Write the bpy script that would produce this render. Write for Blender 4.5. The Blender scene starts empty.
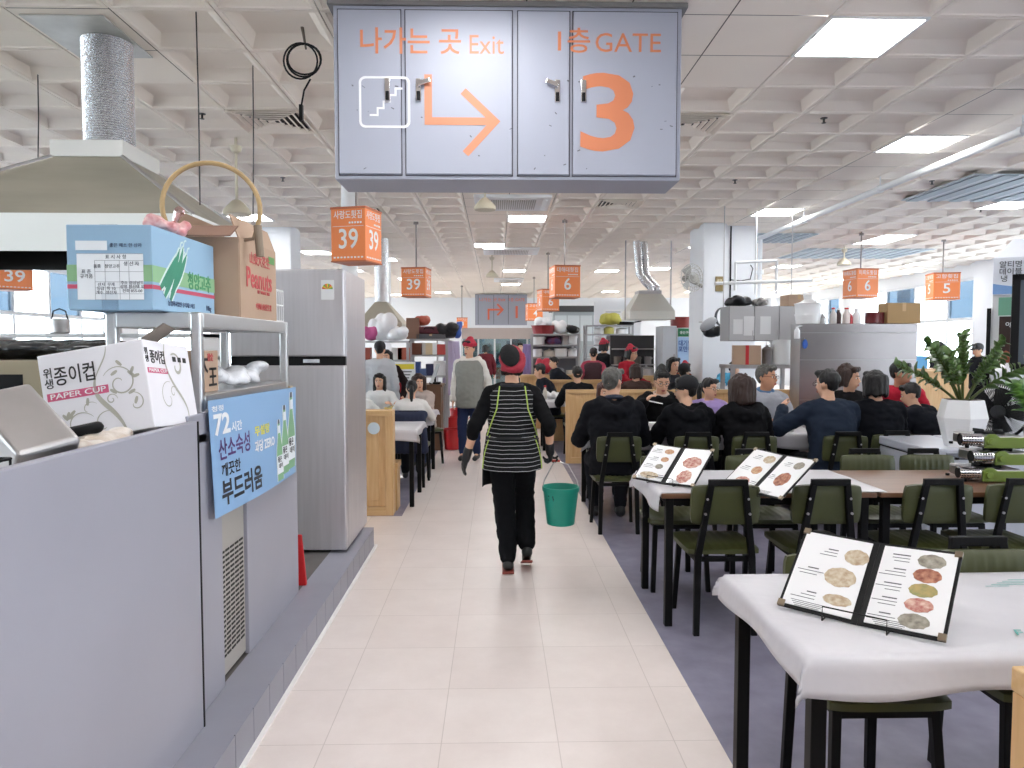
import bpy, bmesh, math, random
from mathutils import Vector, Matrix, Euler, noise
R = math.radians
PI = math.pi
rnd = random.Random(7)
C = bpy.context.scene.collection
V = Vector

# ---------------------------------------------------------------- camera, world, exposure
EYE = 1.55
FPX = 735.0
PITCH, YAW = R(2.96), R(1.25)
cam_data = bpy.data.cameras.new('camera')
cam_data.sensor_width = 36.0
cam_data.lens = FPX * 36.0 / 1024.0
cam_data.clip_start = 0.02
cam_data.clip_end = 200
cam = bpy.data.objects.new('camera', cam_data)
cam.location = (0, 0, EYE)
cam.rotation_euler = (PI / 2 - PITCH, 0, -YAW)
C.objects.link(cam)
bpy.context.scene.camera = cam
world = bpy.data.worlds.new('world')
bpy.context.scene.world = world
world.use_nodes = True
world.node_tree.nodes['Background'].inputs[0].default_value = (0.93, 0.965, 1.0, 1)
world.node_tree.nodes['Background'].inputs[1].default_value = 6.0
LIGHT_POWER = 12.0
vs = bpy.context.scene.view_settings
vs.view_transform = 'Standard'
vs.look = 'None'
vs.gamma = 1.0
vs.use_curve_mapping = False
vs.exposure = 0.9
bpy.context.scene.cycles.max_bounces = 8
bpy.context.scene.cycles.diffuse_bounces = 5
bpy.context.scene.cycles.sample_clamp_indirect = 10.0

CEIL = 3.49


def ray(px, py):
    u, v = px - 512.0, 384.0 - py
    yc = FPX * math.cos(PITCH) + v * math.sin(PITCH)
    zc = v * math.cos(PITCH) - FPX * math.sin(PITCH)
    return V((u * math.cos(YAW) + yc * math.sin(YAW), yc * math.cos(YAW) - u * math.sin(YAW), zc))


def at(px, py, Y):
    d = ray(px, py)
    return V((0, 0, EYE)) + d * (Y / d.y)


def fl(px, py, z=0.0):
    d = ray(px, py)
    return V((0, 0, EYE)) + d * ((z - EYE) / d.z)


def xat(px, Y, py=400):
    return at(px, py, Y).x


# ---------------------------------------------------------------- materials
def lin(h):
    h = h.lstrip('#')
    out = []
    for i in (0, 2, 4):
        c = int(h[i:i + 2], 16) / 255.0
        out.append(c / 12.92 if c <= 0.04045 else ((c + 0.055) / 1.055) ** 2.4)
    return (out[0], out[1], out[2], 1.0)


MATS = {}


def mat(name, col, rough=0.5, metal=0.0, var=0.0, vscale=8.0, bump=0.0, bscale=60.0, spec=0.5, stretch=None, emit=0.0, trans=0.0, col2=None, coat=0.0):
    if name in MATS:
        return MATS[name]
    m = bpy.data.materials.new(name)
    m.use_nodes = True
    nt = m.node_tree
    b = nt.nodes['Principled BSDF']
    c = lin(col)
    b.inputs['Base Color'].default_value = c
    b.inputs['Roughness'].default_value = rough
    b.inputs['Metallic'].default_value = metal
    b.inputs['Specular IOR Level'].default_value = spec
    b.inputs['Coat Weight'].default_value = coat
    if trans:
        b.inputs['Transmission Weight'].default_value = trans
    if emit:
        b.inputs['Emission Color'].default_value = c
        b.inputs['Emission Strength'].default_value = emit
    if var or bump or col2:
        tc = nt.nodes.new('ShaderNodeTexCoord')
        mp = nt.nodes.new('ShaderNodeMapping')
        if stretch:
            mp.inputs['Scale'].default_value = stretch
        nt.links.new(tc.outputs['Object'], mp.inputs['Vector'])
    if var or col2:
        n = nt.nodes.new('ShaderNodeTexNoise')
        n.inputs['Scale'].default_value = vscale
        n.inputs['Detail'].default_value = 5
        nt.links.new(mp.outputs[0], n.inputs['Vector'])
        rp = nt.nodes.new('ShaderNodeValToRGB')
        rp.color_ramp.elements[0].position = 0.3
        rp.color_ramp.elements[1].position = 0.7
        if col2:
            rp.color_ramp.elements[0].color = c
            rp.color_ramp.elements[1].color = lin(col2)
        else:
            rp.color_ramp.elements[0].color = tuple(x * (1 - var) for x in c[:3]) + (1,)
            rp.color_ramp.elements[1].color = tuple(min(1, x * (1 + var)) for x in c[:3]) + (1,)
        nt.links.new(n.outputs['Fac'], rp.inputs['Fac'])
        nt.links.new(rp.outputs['Color'], b.inputs['Base Color'])
    if bump:
        n2 = nt.nodes.new('ShaderNodeTexNoise')
        n2.inputs['Scale'].default_value = bscale
        n2.inputs['Detail'].default_value = 3
        nt.links.new(mp.outputs[0], n2.inputs['Vector'])
        bp = nt.nodes.new('ShaderNodeBump')
        bp.inputs['Strength'].default_value = bump
        bp.inputs['Distance'].default_value = 0.02
        nt.links.new(n2.outputs['Fac'], bp.inputs['Height'])
        nt.links.new(bp.outputs[0], b.inputs['Normal'])
    MATS[name] = m
    return m


def flat(col, rough=0.5):
    return mat('paint_' + col.strip('#'), col, rough)


def stripes_mat(name, base, line, axis, pitch, frac, rough=0.8):
    """cloth with thin woven stripes"""
    if name in MATS:
        return MATS[name]
    m = bpy.data.materials.new(name)
    m.use_nodes = True
    nt = m.node_tree
    b = nt.nodes['Principled BSDF']
    b.inputs['Roughness'].default_value = rough
    b.inputs['Specular IOR Level'].default_value = 0.2
    tc = nt.nodes.new('ShaderNodeTexCoord')
    sp = nt.nodes.new('ShaderNodeSeparateXYZ')
    nt.links.new(tc.outputs['Object'], sp.inputs[0])
    n = nt.nodes.new('ShaderNodeTexNoise')
    n.inputs['Scale'].default_value = 5
    nt.links.new(tc.outputs['Object'], n.inputs['Vector'])
    ma = nt.nodes.new('ShaderNodeMath')
    ma.operation = 'MULTIPLY_ADD'
    nt.links.new(n.outputs['Fac'], ma.inputs[0])
    ma.inputs[1].default_value = 0.03
    nt.links.new(sp.outputs[axis], ma.inputs[2])
    md = nt.nodes.new('ShaderNodeMath')
    md.operation = 'PINGPONG'
    nt.links.new(ma.outputs[0], md.inputs[0])
    md.inputs[1].default_value = pitch / 2
    gt = nt.nodes.new('ShaderNodeMath')
    gt.operation = 'LESS_THAN'
    nt.links.new(md.outputs[0], gt.inputs[0])
    gt.inputs[1].default_value = pitch * frac / 2
    mx = nt.nodes.new('ShaderNodeMix')
    mx.data_type = 'RGBA'
    nt.links.new(gt.outputs[0], mx.inputs['Factor'])
    mx.inputs['A'].default_value = lin(base)
    mx.inputs['B'].default_value = lin(line)
    nt.links.new(mx.outputs['Result'], b.inputs['Base Color'])
    MATS[name] = m
    return m


def tile_mat(name, c1, c2, mortar, size, off, rough, gap=0.004, coat=0.0, vs=3.0):
    m = bpy.data.materials.new(name)
    m.use_nodes = True
    nt = m.node_tree
    b = nt.nodes['Principled BSDF']
    b.inputs['Roughness'].default_value = rough
    b.inputs['Coat Weight'].default_value = coat
    b.inputs['Coat Roughness'].default_value = 0.25
    tc = nt.nodes.new('ShaderNodeTexCoord')
    mp = nt.nodes.new('ShaderNodeMapping')
    mp.inputs['Location'].default_value = off
    nt.links.new(tc.outputs['Object'], mp.inputs['Vector'])
    br = nt.nodes.new('ShaderNodeTexBrick')
    br.offset = 0.0
    br.inputs['Scale'].default_value = 1.0
    br.inputs['Brick Width'].default_value = size
    br.inputs['Row Height'].default_value = size
    br.inputs['Mortar Size'].default_value = gap / 2
    br.inputs['Mortar Smooth'].default_value = 0.1
    br.inputs['Color1'].default_value = lin(c1)
    br.inputs['Color2'].default_value = lin(c2)
    br.inputs['Mortar'].default_value = lin(mortar)
    nt.links.new(mp.outputs[0], br.inputs['Vector'])
    n = nt.nodes.new('ShaderNodeTexNoise')
    n.inputs['Scale'].default_value = vs
    n.inputs['Detail'].default_value = 8
    n.inputs['Roughness'].default_value = 0.7
    nt.links.new(tc.outputs['Object'], n.inputs['Vector'])
    rp = nt.nodes.new('ShaderNodeValToRGB')
    rp.color_ramp.elements[0].position = 0.25
    rp.color_ramp.elements[0].color = (0.88, 0.86, 0.85, 1)
    rp.color_ramp.elements[1].position = 0.7
    rp.color_ramp.elements[1].color = (1, 1, 1, 1)
    nt.links.new(n.outputs['Fac'], rp.inputs['Fac'])
    mx = nt.nodes.new('ShaderNodeMix')
    mx.data_type = 'RGBA'
    mx.blend_type = 'MULTIPLY'
    mx.inputs['Factor'].default_value = 1
    nt.links.new(br.outputs['Color'], mx.inputs['A'])
    nt.links.new(rp.outputs['Color'], mx.inputs['B'])
    nt.links.new(mx.outputs['Result'], b.inputs['Base Color'])
    r2 = nt.nodes.new('ShaderNodeMapRange')
    r2.inputs['To Min'].default_value = rough - 0.1
    r2.inputs['To Max'].default_value = rough + 0.15
    nt.links.new(n.outputs['Fac'], r2.inputs['Value'])
    nt.links.new(r2.outputs[0], b.inputs['Roughness'])
    return m


def wood_mat(name, c1, c2, axis='Z', rough=0.45):
    st = {'X': (0.6, 9, 9), 'Y': (9, 0.6, 9), 'Z': (9, 9, 0.6)}[axis]
    return mat(name, c1, rough, col2=c2, vscale=5.0, stretch=st)


def glass_mat(name, tint, mixf=0.1):
    if name in MATS:
        return MATS[name]
    m = bpy.data.materials.new(name)
    m.use_nodes = True
    nt = m.node_tree
    for n in list(nt.nodes):
        if n.type == 'BSDF_PRINCIPLED':
            nt.nodes.remove(n)
    out = nt.nodes['Material Output']
    t = nt.nodes.new('ShaderNodeBsdfTransparent')
    t.inputs[0].default_value = lin(tint)
    g = nt.nodes.new('ShaderNodeBsdfGlossy')
    g.inputs['Roughness'].default_value = 0.05
    mx = nt.nodes.new('ShaderNodeMixShader')
    mx.inputs[0].default_value = mixf
    nt.links.new(t.outputs[0], mx.inputs[1])
    nt.links.new(g.outputs[0], mx.inputs[2])
    nt.links.new(mx.outputs[0], out.inputs[0])
    MATS[name] = m
    return m


STEEL = mat('brushed_steel', '#c4c2c4', 0.28, 1.0, var=0.06, vscale=3, stretch=(30, 30, 1), bump=0.02, bscale=3)
STEEL2 = mat('dull_steel', '#b9b6b6', 0.42, 1.0, var=0.1, vscale=4)
HOODST = mat('hood_steel', '#a9a598', 0.42, 0.6, var=0.1, vscale=1.5, stretch=(1, 6, 1))
CHROME = mat('chrome', '#e6e6e8', 0.1, 1.0)
BLACKM = mat('black_steel', '#080809', 0.5, 0.0, spec=0.2)
BLACKP = mat('black_plastic', '#0c0c0e', 0.5, spec=0.25)
GREYP = mat('grey_paint', '#9c9ca7', 0.4, var=0.03, vscale=2, bump=0.02, bscale=12)
WHITEP = mat('white_paint', '#e8e9ea', 0.5)
WHITEPL = mat('white_plastic', '#eeeeee', 0.35)
WOODL = wood_mat('light_wood', '#d6b283', '#c69c69', 'Z')
WOODX = wood_mat('light_wood_rail', '#d8b586', '#caa26e', 'X')
WOODD = wood_mat('brown_wood', '#7c5940', '#64442f', 'X', 0.3)
CARD = mat('cardboard', '#b59a84', 0.85, var=0.05, vscale=3)
CARDD = mat('cardboard_dark', '#86695a', 0.85)
RED = mat('red_plastic', '#c02428', 0.35)
GREENV = mat('green_vinyl', '#3f4322', 0.4, var=0.08, vscale=6)
ORANGE = mat('orange_print', '#ee7a42', 0.45)
SIGNGREY = mat('sign_grey', '#a6aab8', 0.42, var=0.04, vscale=1.2)
CLOTH = mat('white_vinyl_cloth', '#c9c7cc', 0.3, var=0.015, vscale=5, bump=0.35, bscale=6)
SKIN = mat('skin', '#d8a98c', 0.55)
SKIN2 = mat('skin_tan', '#c48f70', 0.55)
HAIRB = mat('black_hair', '#121010', 0.5, bump=0.5, bscale=38, stretch=(1, 1, 0.3))
HAIRBR = mat('brown_hair', '#33211b', 0.55, bump=0.5, bscale=38, stretch=(1, 1, 0.3))
HAIRG = mat('grey_hair', '#55534f', 0.65, var=0.3, vscale=40, bump=0.5, bscale=38)
FOODS = [mat('food_%d' % i, a, 0.6, col2=b, vscale=60) for i, (a, b) in enumerate((('#a8674a', '#cdb08c'), ('#7a3a2c', '#c08a6e'), ('#b39a62', '#8a8a5a'), ('#a0443e', '#d9bbaa'), ('#a9a294', '#746e62'), ('#cfc5ae', '#a58a6e')))]


# ---------------------------------------------------------------- mesh building
def rotm(rot):
    return Euler(rot).to_matrix().to_4x4() if rot is not None else Matrix()


class MB:
    def __init__(self):
        self.v, self.f, self.m = [], [], []

    def add(self, vs_, fs, mi=0, M=None):
        o = len(self.v)
        for p in vs_:
            p = V(p)
            self.v.append(M @ p if M is not None else p)
        for f in fs:
            self.f.append(tuple(i + o for i in f))
            self.m.append(mi)
        return self

    def box(self, c, s, rot=None, mi=0, taper=1.0, M=None):
        x, y, z = s[0] / 2, s[1] / 2, s[2] / 2
        t = taper
        vv = [(-x, -y, -z), (x, -y, -z), (x, y, -z), (-x, y, -z), (-x * t, -y * t, z), (x * t, -y * t, z), (x * t, y * t, z), (-x * t, y * t, z)]
        ff = [(0, 3, 2, 1), (4, 5, 6, 7), (0, 1, 5, 4), (1, 2, 6, 5), (2, 3, 7, 6), (3, 0, 4, 7)]
        T = Matrix.Translation(c) @ rotm(rot)
        return self.add(vv, ff, mi, M @ T if M is not None else T)

    def b2(self, x0, x1, y0, y1, z0, z1, mi=0):
        return self.box(((x0 + x1) / 2, (y0 + y1) / 2, (z0 + z1) / 2), (abs(x1 - x0), abs(y1 - y0), abs(z1 - z0)), None, mi)

    def loft(self, rings, mi=0, cap=True, closed=True, M=None):
        n = len(rings[0])
        vv = [p for r in rings for p in r]
        ff = []
        for i in range(len(rings) - 1):
            for j in range(n if closed else n - 1):
                k = (j + 1) % n
                ff.append((i * n + j, i * n + k, (i + 1) * n + k, (i + 1) * n + j))
        if cap and closed:
            ff.append(tuple(range(n - 1, -1, -1)))
            ff.append(tuple((len(rings) - 1) * n + j for j in range(n)))
        return self.add(vv, ff, mi, M)

    def ring(self, c, a, b, n):
        return [c + a * math.cos(2 * PI * i / n) + b * math.sin(2 * PI * i / n) for i in range(n)]

    def cyl(self, p0, p1, r0, r1=None, n=14, mi=0, M=None):
        p0, p1 = V(p0), V(p1)
        r1 = r0 if r1 is None else r1
        d = (p1 - p0).normalized()
        a = d.orthogonal().normalized()
        b = d.cross(a)
        return self.loft([self.ring(p0, a * r0, b * r0, n), self.ring(p1, a * r1, b * r1, n)], mi, M=M)

    def cap(self, p0, p1, r0, r1=None, n=10, mi=0, M=None):
        """tapered limb with rounded ends"""
        p0, p1 = V(p0), V(p1)
        r1 = r0 if r1 is None else r1
        d = p1 - p0
        if d.length < 1e-5:
            d = V((0, 0, 1e-4))
        d.normalize()
        a = d.orthogonal().normalized()
        b = d.cross(a)
        rr = []
        for t in (-0.98, -0.75, -0.4, 0):
            k = math.sqrt(1 - t * t)
            rr.append(self.ring(p0 + d * t * r0, a * r0 * k, b * r0 * k, n))
        for t in (0, 0.4, 0.75, 0.98):
            k = math.sqrt(1 - t * t)
            rr.append(self.ring(p1 + d * t * r1, a * r1 * k, b * r1 * k, n))
        return self.loft(rr, mi, M=M)

    def tube(self, pts, r, n=8, mi=0, closed=False, M=None):
        pts = [V(p) for p in pts]
        rr = []
        N = len(pts)
        a = None
        for i, p in enumerate(pts):
            if closed:
                d = pts[(i + 1) % N] - pts[i - 1]
            else:
                d = pts[min(i + 1, N - 1)] - pts[max(i - 1, 0)]
            d.normalize()
            if a is None:
                a = d.orthogonal().normalized()
            else:
                a = (a - d * a.dot(d)).normalized()
            b = d.cross(a)
            ri = r[i] if isinstance(r, (list, tuple)) else r
            rr.append(self.ring(p, a * ri, b * ri, n))
        if closed:
            rr.append(rr[0])
        return self.loft(rr, mi, cap=not closed, M=M)

    def lathe(self, prof, n=20, c=(0, 0, 0), mi=0, M=None):
        c = V(c)
        rr = [self.ring(c + V((0, 0, z)), V((max(r, 1e-4), 0, 0)), V((0, max(r, 1e-4), 0)), n) for r, z in prof]
        return self.loft(rr, mi, M=M)

    def sph(self, c, r, rot=None, n=14, mi=0, M=None, m=None):
        if not isinstance(r, (tuple, list)):
            r = (r, r, r)
        m = m or max(6, n // 2 + 1)
        rr = []
        for i in range(m + 1):
            th = -PI / 2 + PI * (0.02 + 0.96 * i / m)
            k = math.cos(th)
            rr.append([V((r[0] * k * math.cos(2 * PI * j / n), r[1] * k * math.sin(2 * PI * j / n), r[2] * math.sin(th))) for j in range(n)])
        T = Matrix.Translation(c) @ rotm(rot)
        return self.loft(rr, mi, M=M @ T if M is not None else T)

    def prism(self, poly, depth, M=None, mi=0):
        """polygon in local XY pushed along local Z by depth"""
        n = len(poly)
        vv = [(p[0], p[1], 0) for p in poly] + [(p[0], p[1], depth) for p in poly]
        ff = [tuple(range(n - 1, -1, -1)), tuple(range(n, 2 * n))] + [(i, (i + 1) % n, n + (i + 1) % n, n + i) for i in range(n)]
        return self.add(vv, ff, mi, M)

    def mesh(self, name, mats_, smooth=False):
        me = bpy.data.meshes.new(name)
        me.from_pydata([tuple(p) for p in self.v], [], self.f)
        if not isinstance(mats_, (list, tuple)):
            mats_ = [mats_]
        for m in mats_:
            me.materials.append(m)
        if len(mats_) > 1:
            me.polygons.foreach_set('material_index', self.m)
        bm = bmesh.new()
        bm.from_mesh(me)
        bmesh.ops.recalc_face_normals(bm, faces=bm.faces)
        bm.to_mesh(me)
        bm.free()
        if smooth:
            me.shade_auto_smooth(angle=R(40)) if hasattr(me, 'shade_auto_smooth') else me.shade_smooth()
        me.update()
        return me

    def build(self, name, mats_, parent=None, smooth=False, bevel=0.0, seg=2, label=None):
        me = self.mesh(name, mats_, False)
        o = bpy.data.objects.new(name, me)
        C.objects.link(o)
        if parent is not None:
            o.parent = parent
        if smooth:
            smooth_angle(me)
        if bevel:
            bv = o.modifiers.new('bevel', 'BEVEL')
            bv.width = bevel
            bv.segments = seg
            bv.limit_method = 'ANGLE'
            bv.angle_limit = R(40)
        if label:
            o['label'] = label
        return o


def smooth_angle(me, ang=R(42)):
    bm = bmesh.new()
    bm.from_mesh(me)
    for f in bm.faces:
        f.smooth = True
    for e in bm.edges:
        if len(e.link_faces) == 2 and e.calc_face_angle(0) > ang:
            e.smooth = False
    bm.to_mesh(me)
    bm.free()


def tag(o, label, cat, group=None):
    o['label'] = label
    o['category'] = cat
    if group:
        o['group'] = group
    return o


def thing(name, label, cat, loc=(0, 0, 0), rotz=0.0, group=None):
    o = bpy.data.objects.new(name, None)
    o.empty_display_size = 0.1
    C.objects.link(o)
    o.location = loc
    o.rotation_euler = (0, 0, rotz)
    return tag(o, label, cat, group)


def struct(o):
    o['kind'] = 'structure'
    return o


def dup(root, loc, rotz, label, group=None):
    r = root.copy()
    C.objects.link(r)
    r.location = loc
    r.rotation_euler = (0, 0, rotz)
    r['label'] = label
    if group:
        r['group'] = group
    for ch in list(root.children):
        c = ch.copy()
        C.objects.link(c)
        c.parent = r
        for g in list(ch.children):
            d = g.copy()
            C.objects.link(d)
            d.parent = c
    return r


FACE_CAM = (PI / 2, 0, 0)
FACE_AISLE = (PI / 2, 0, PI / 2)


def text(name, s, size, loc, rot, m, parent=None, bold=0.0, align='CENTER', width=None, ext=0.0006, shear=0.0):
    cu = bpy.data.curves.new('t', 'FONT')
    cu.body = s
    cu.size = size
    cu.align_x = align
    cu.align_y = 'CENTER'
    cu.offset = bold * size
    cu.extrude = ext
    cu.resolution_u = 3
    cu.shear = shear
    o = bpy.data.objects.new('t', cu)
    me = bpy.data.meshes.new_from_object(o)
    bpy.data.objects.remove(o)
    bpy.data.curves.remove(cu)
    me.name = name
    if width and len(me.vertices):
        xs = [v.co.x for v in me.vertices]
        k = width / max(1e-6, max(xs) - min(xs))
        for v in me.vertices:
            v.co.x *= k
    me.materials.clear()
    me.materials.append(m)
    ob = bpy.data.objects.new(name, me)
    C.objects.link(ob)
    ob.location = loc
    ob.rotation_euler = rot
    if parent is not None:
        ob.parent = parent
    return ob


TMP = bpy.data.scenes.new('tmp')


def wrinkle(ob, amp, sc, seed=0.0, ridged=True):
    """real folds: push the surface along its normals by stretched noise"""
    me = ob.data
    out = []
    for v_ in me.vertices:
        p = v_.co
        q = V((p.x * sc[0] + seed, p.y * sc[1] + seed * 1.7, p.z * sc[2]))
        a = noise.noise(q) + 0.5 * noise.noise(q * 2.1)
        if ridged:
            a = 0.55 - abs(a) * 1.6
        out.append(p + v_.normal * amp * a)
    for v_, p in zip(me.vertices, out):
        v_.co = p
    me.update()
    return ob


def remesh(mb, name, m, parent, voxel=0.012, smooth=3, label=None):
    """weld overlapping closed volumes into one continuous surface"""
    me = mb.mesh('tmp', m)
    o = bpy.data.objects.new('tmp', me)
    TMP.collection.objects.link(o)
    md = o.modifiers.new('r', 'REMESH')
    md.mode = 'VOXEL'
    md.voxel_size = voxel
    md.use_smooth_shade = True
    if smooth:
        sm = o.modifiers.new('s', 'SMOOTH')
        sm.factor = 0.5
        sm.iterations = smooth
    vl = TMP.view_layers[0]
    vl.update()
    dg = vl.depsgraph
    me2 = bpy.data.meshes.new_from_object(o.evaluated_get(dg))
    bpy.data.objects.remove(o)
    bpy.data.meshes.remove(me)
    me2.name = name
    me2.materials.clear()
    me2.materials.append(m)
    for p in me2.polygons:
        p.use_smooth = True
    ob = bpy.data.objects.new(name, me2)
    C.objects.link(ob)
    if parent is not None:
        ob.parent = parent
    if label:
        ob['label'] = label
    return ob

# ================================================================ SETTING
X_L, X_R, Y_N, Y_F = -9.5, 11.4, -3.6, 30.0
AISLE_L, AISLE_R = -0.94, 0.875
m_tile = tile_mat('aisle_floor_tile', '#e9dfda', '#e5dad5', '#cdc1bb', 0.457, (0.672 - 4.57 + 0.0, -2.80 + 4.57, 0), 0.34, 0.004, 0.25)
m_vinyl = mat('grey_floor_vinyl', '#767385', 0.42, col2='#8b889a', vscale=7, coat=0.15)
m_ceil = mat('ceiling_tile', '#f0e6da', 0.85, var=0.04, vscale=0.7)
m_wallp = mat('white_wall', '#e4e6ea', 0.6)

fm = MB()
fm.b2(X_L, X_R, Y_N, Y_F, -0.1, 0)
struct(fm.build('floor', m_tile))
fm = MB()
fm.b2(AISLE_R, X_R, Y_N, 19.0, 0, 0.003)
struct(fm.build('floor_right', m_vinyl))
fm = MB()
fm.b2(X_L, -0.86, 6.66, 19.0, 0, 0.003)
struct(fm.build('floor_left', m_vinyl))
fm = MB()
fm.b2(X_L, -1.13, Y_N, 5.62, 0, 0.149)
struct(fm.build('floor_platform', mat('platform_concrete', '#5f5b59', 0.8, var=0.15, vscale=4)))
# painted kerb with tiled face
kb = MB()
kb.b2(-1.13, -0.946, Y_N, 5.64, 0, 0.150)
y = Y_N
while y < 5.6:
    y2 = min(y + 0.197, 5.65)
    kb.b2(-0.946, -0.94, y + 0.002, y2, 0.006, 0.149)
    y += 0.2
struct(kb.build('trim_1', mat('kerb_grey', '#8b8b96', 0.45, var=0.04, vscale=5)))
kb = MB()
kb.b2(-0.94, -0.922, Y_N, 5.66, 0, 0.012)
kb.b2(-1.06, -0.922, 5.652, 5.665, 0, 0.012)
struct(kb.build('trim_2', flat('#e6e4e2', 0.5)))

# coffered ceiling -------------------------------------------------
GX0, GY0, GP = 1.975, 4.99, 0.6


def cell(px, py):
    p = fl(px, py, CEIL)
    return (math.floor((p.x - GX0) / GP), math.floor((p.y - GY0) / GP))


LIGHT_PX = [(860, 34), (923, 141), (531, 216), (492, 246), (519, 271), (515, 284.6), (311, 251), (388, 259), (357, 271), (400, 278.6), (441, 292), (391, 294.6), (417, 306), (248, 217),
            (783, 212), (697, 247), (665, 269), (612, 272), (616, 292), (582, 303), (678, 299), (698, 292), (985, 209), (884, 238), (789, 266), (911, 265), (839, 279), (792, 290), (869, 241)]
light_cells = []
for p in LIGHT_PX:
    c_ = cell(*p)
    if c_ not in light_cells:
        light_cells.append(c_)
added_cells = [(0, -7), (-4, -3), (-4, -7), (-8, -4), (4, -5), (8, -3), (8, 2), (-12, -5), (12, 2), (-4, -10), (3, -9), (-4, 1), (-3, 4), (4, -9), (-4, -13), (8, -8), (0, -13)]  # panels added out of view to brighten the foreground and aisle
added_cells = [c_ for c_ in added_cells if c_ not in light_cells]
vent_cells = [cell(274, 126), cell(706, 124), cell(354, 207), cell(621, 205)]
plain = set()
for (i, j) in light_cells:
    if GX0 + i * GP > 3.5 and GX0 + i * GP < 4.2:
        for d in (-1, 1, -2, 2):
            plain.add((i, j + d))
for i in (-4, -3):
    for j in range(7, 11):
        plain.add((i, j))
for j in (-1, 0):
    plain.add((-8, j))
for j in range(-3, 1):
    plain.add((-2, j)), plain.add((-1, j)), plain.add((-3, j))
holes = set(light_cells) | set(added_cells)
cm = MB()
i0, i1 = math.floor((X_L - GX0) / GP), math.ceil((X_R - GX0) / GP)
j0, j1 = math.floor((Y_N - GY0) / GP), math.ceil((Y_F - GY0) / GP)
for i in range(i0, i1):
    for j in range(j0, j1):
        x0, y0 = GX0 + i * GP + 0.004, GY0 + j * GP + 0.004
        x1, y1 = x0 + GP - 0.008, y0 + GP - 0.008
        if (i, j) in holes:
            continue
        if (i, j) in plain:
            cm.add([(x0, y0, CEIL), (x1, y0, CEIL), (x1, y1, CEIL), (x0, y1, CEIL)], [(0, 3, 2, 1)])
            continue
        q = []
        for ix, iy, z in ((0, 0, CEIL + 0.012), (0, 0, CEIL), (0.026, 0.022, CEIL), (0.032, 0.028, CEIL + 0.010), (0.092, 0.150, CEIL + 0.055)):
            q += [(x0 + ix, y0 + iy, z), (x1 - ix, y0 + iy, z), (x1 - ix, y1 - iy, z), (x0 + ix, y1 - iy, z)]
        ff = []
        for k in range(4):
            for e in range(4):
                ff.append((k * 4 + e, k * 4 + (e + 1) % 4, k * 4 + 4 + (e + 1) % 4, k * 4 + 4 + e))
        ff.append((16, 17, 18, 19))
        cm.add(q, ff)
co = cm.build('ceiling', m_ceil)
struct(co)
cm = MB()
cm.b2(X_L, X_R, Y_N, Y_F, CEIL + 0.09, CEIL + 0.12)
struct(cm.build('ceiling_slab', mat('ceiling_slab', '#6e6862', 0.9)))

# light panels
m_lamp = mat('lamp_diffuser', '#ffffff', 0.5, emit=LIGHT_POWER)
lf = MB()
for a in (-1, 1):
    lf.box((a * 0.288, 0, 0.0), (0.018, 0.594, 0.03))
    lf.box((0, a * 0.288, 0.0), (0.558, 0.018, 0.03))
lf_me = lf.mesh('frame', WHITEP)
ld = MB().box((0, 0, 0.004), (0.557, 0.557, 0.012)).mesh('diffuser', m_lamp)
ORD = ['nearest', 'second', 'third', 'fourth', 'fifth', 'sixth', 'seventh', 'eighth', 'ninth', 'tenth', 'eleventh', 'twelfth']
LANES = [(-99, -1.2, 'over the stalls left of the aisle'), (-1.2, 1.1, 'over the aisle'), (1.1, 3.5, 'over the tables right of the aisle'), (3.5, 5.0, 'along the white ceiling pipe'), (5.0, 99, 'over the window side on the right')]


def light_panel(c_, label, group):
    t = thing('ceiling_light', label, 'ceiling light', (GX0 + (c_[0] + 0.5) * GP, GY0 + (c_[1] + 0.5) * GP, CEIL + 0.006), 0, group)
    for me in (lf_me, ld):
        o = bpy.data.objects.new(me.name, me)
        C.objects.link(o)
        o.parent = t


for (a, b, nm) in LANES:
    cs = sorted([c_ for c_ in light_cells if a <= GX0 + (c_[0] + 0.5) * GP < b], key=lambda q: q[1] * 10 + q[0] * 0.1)
    for k, c_ in enumerate(cs):
        light_panel(c_, 'glowing square ceiling panel %s, %s from the viewer' % (nm, ORD[k] + (' one' if k == 0 else '')), 'ceiling light panels')
for c_ in added_cells:
    light_panel(c_, 'added square ceiling panel, out of view, brightening the room', 'added ceiling light panels out of view')

# walls with windows --------------------------------------------------
m_frame = flat('#d9dbde', 0.4)
g_clear = glass_mat('window_glass', '#f4f9fb')
g_blue = glass_mat('window_glass_blue', '#7a8893')
win_n = [0]


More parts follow.
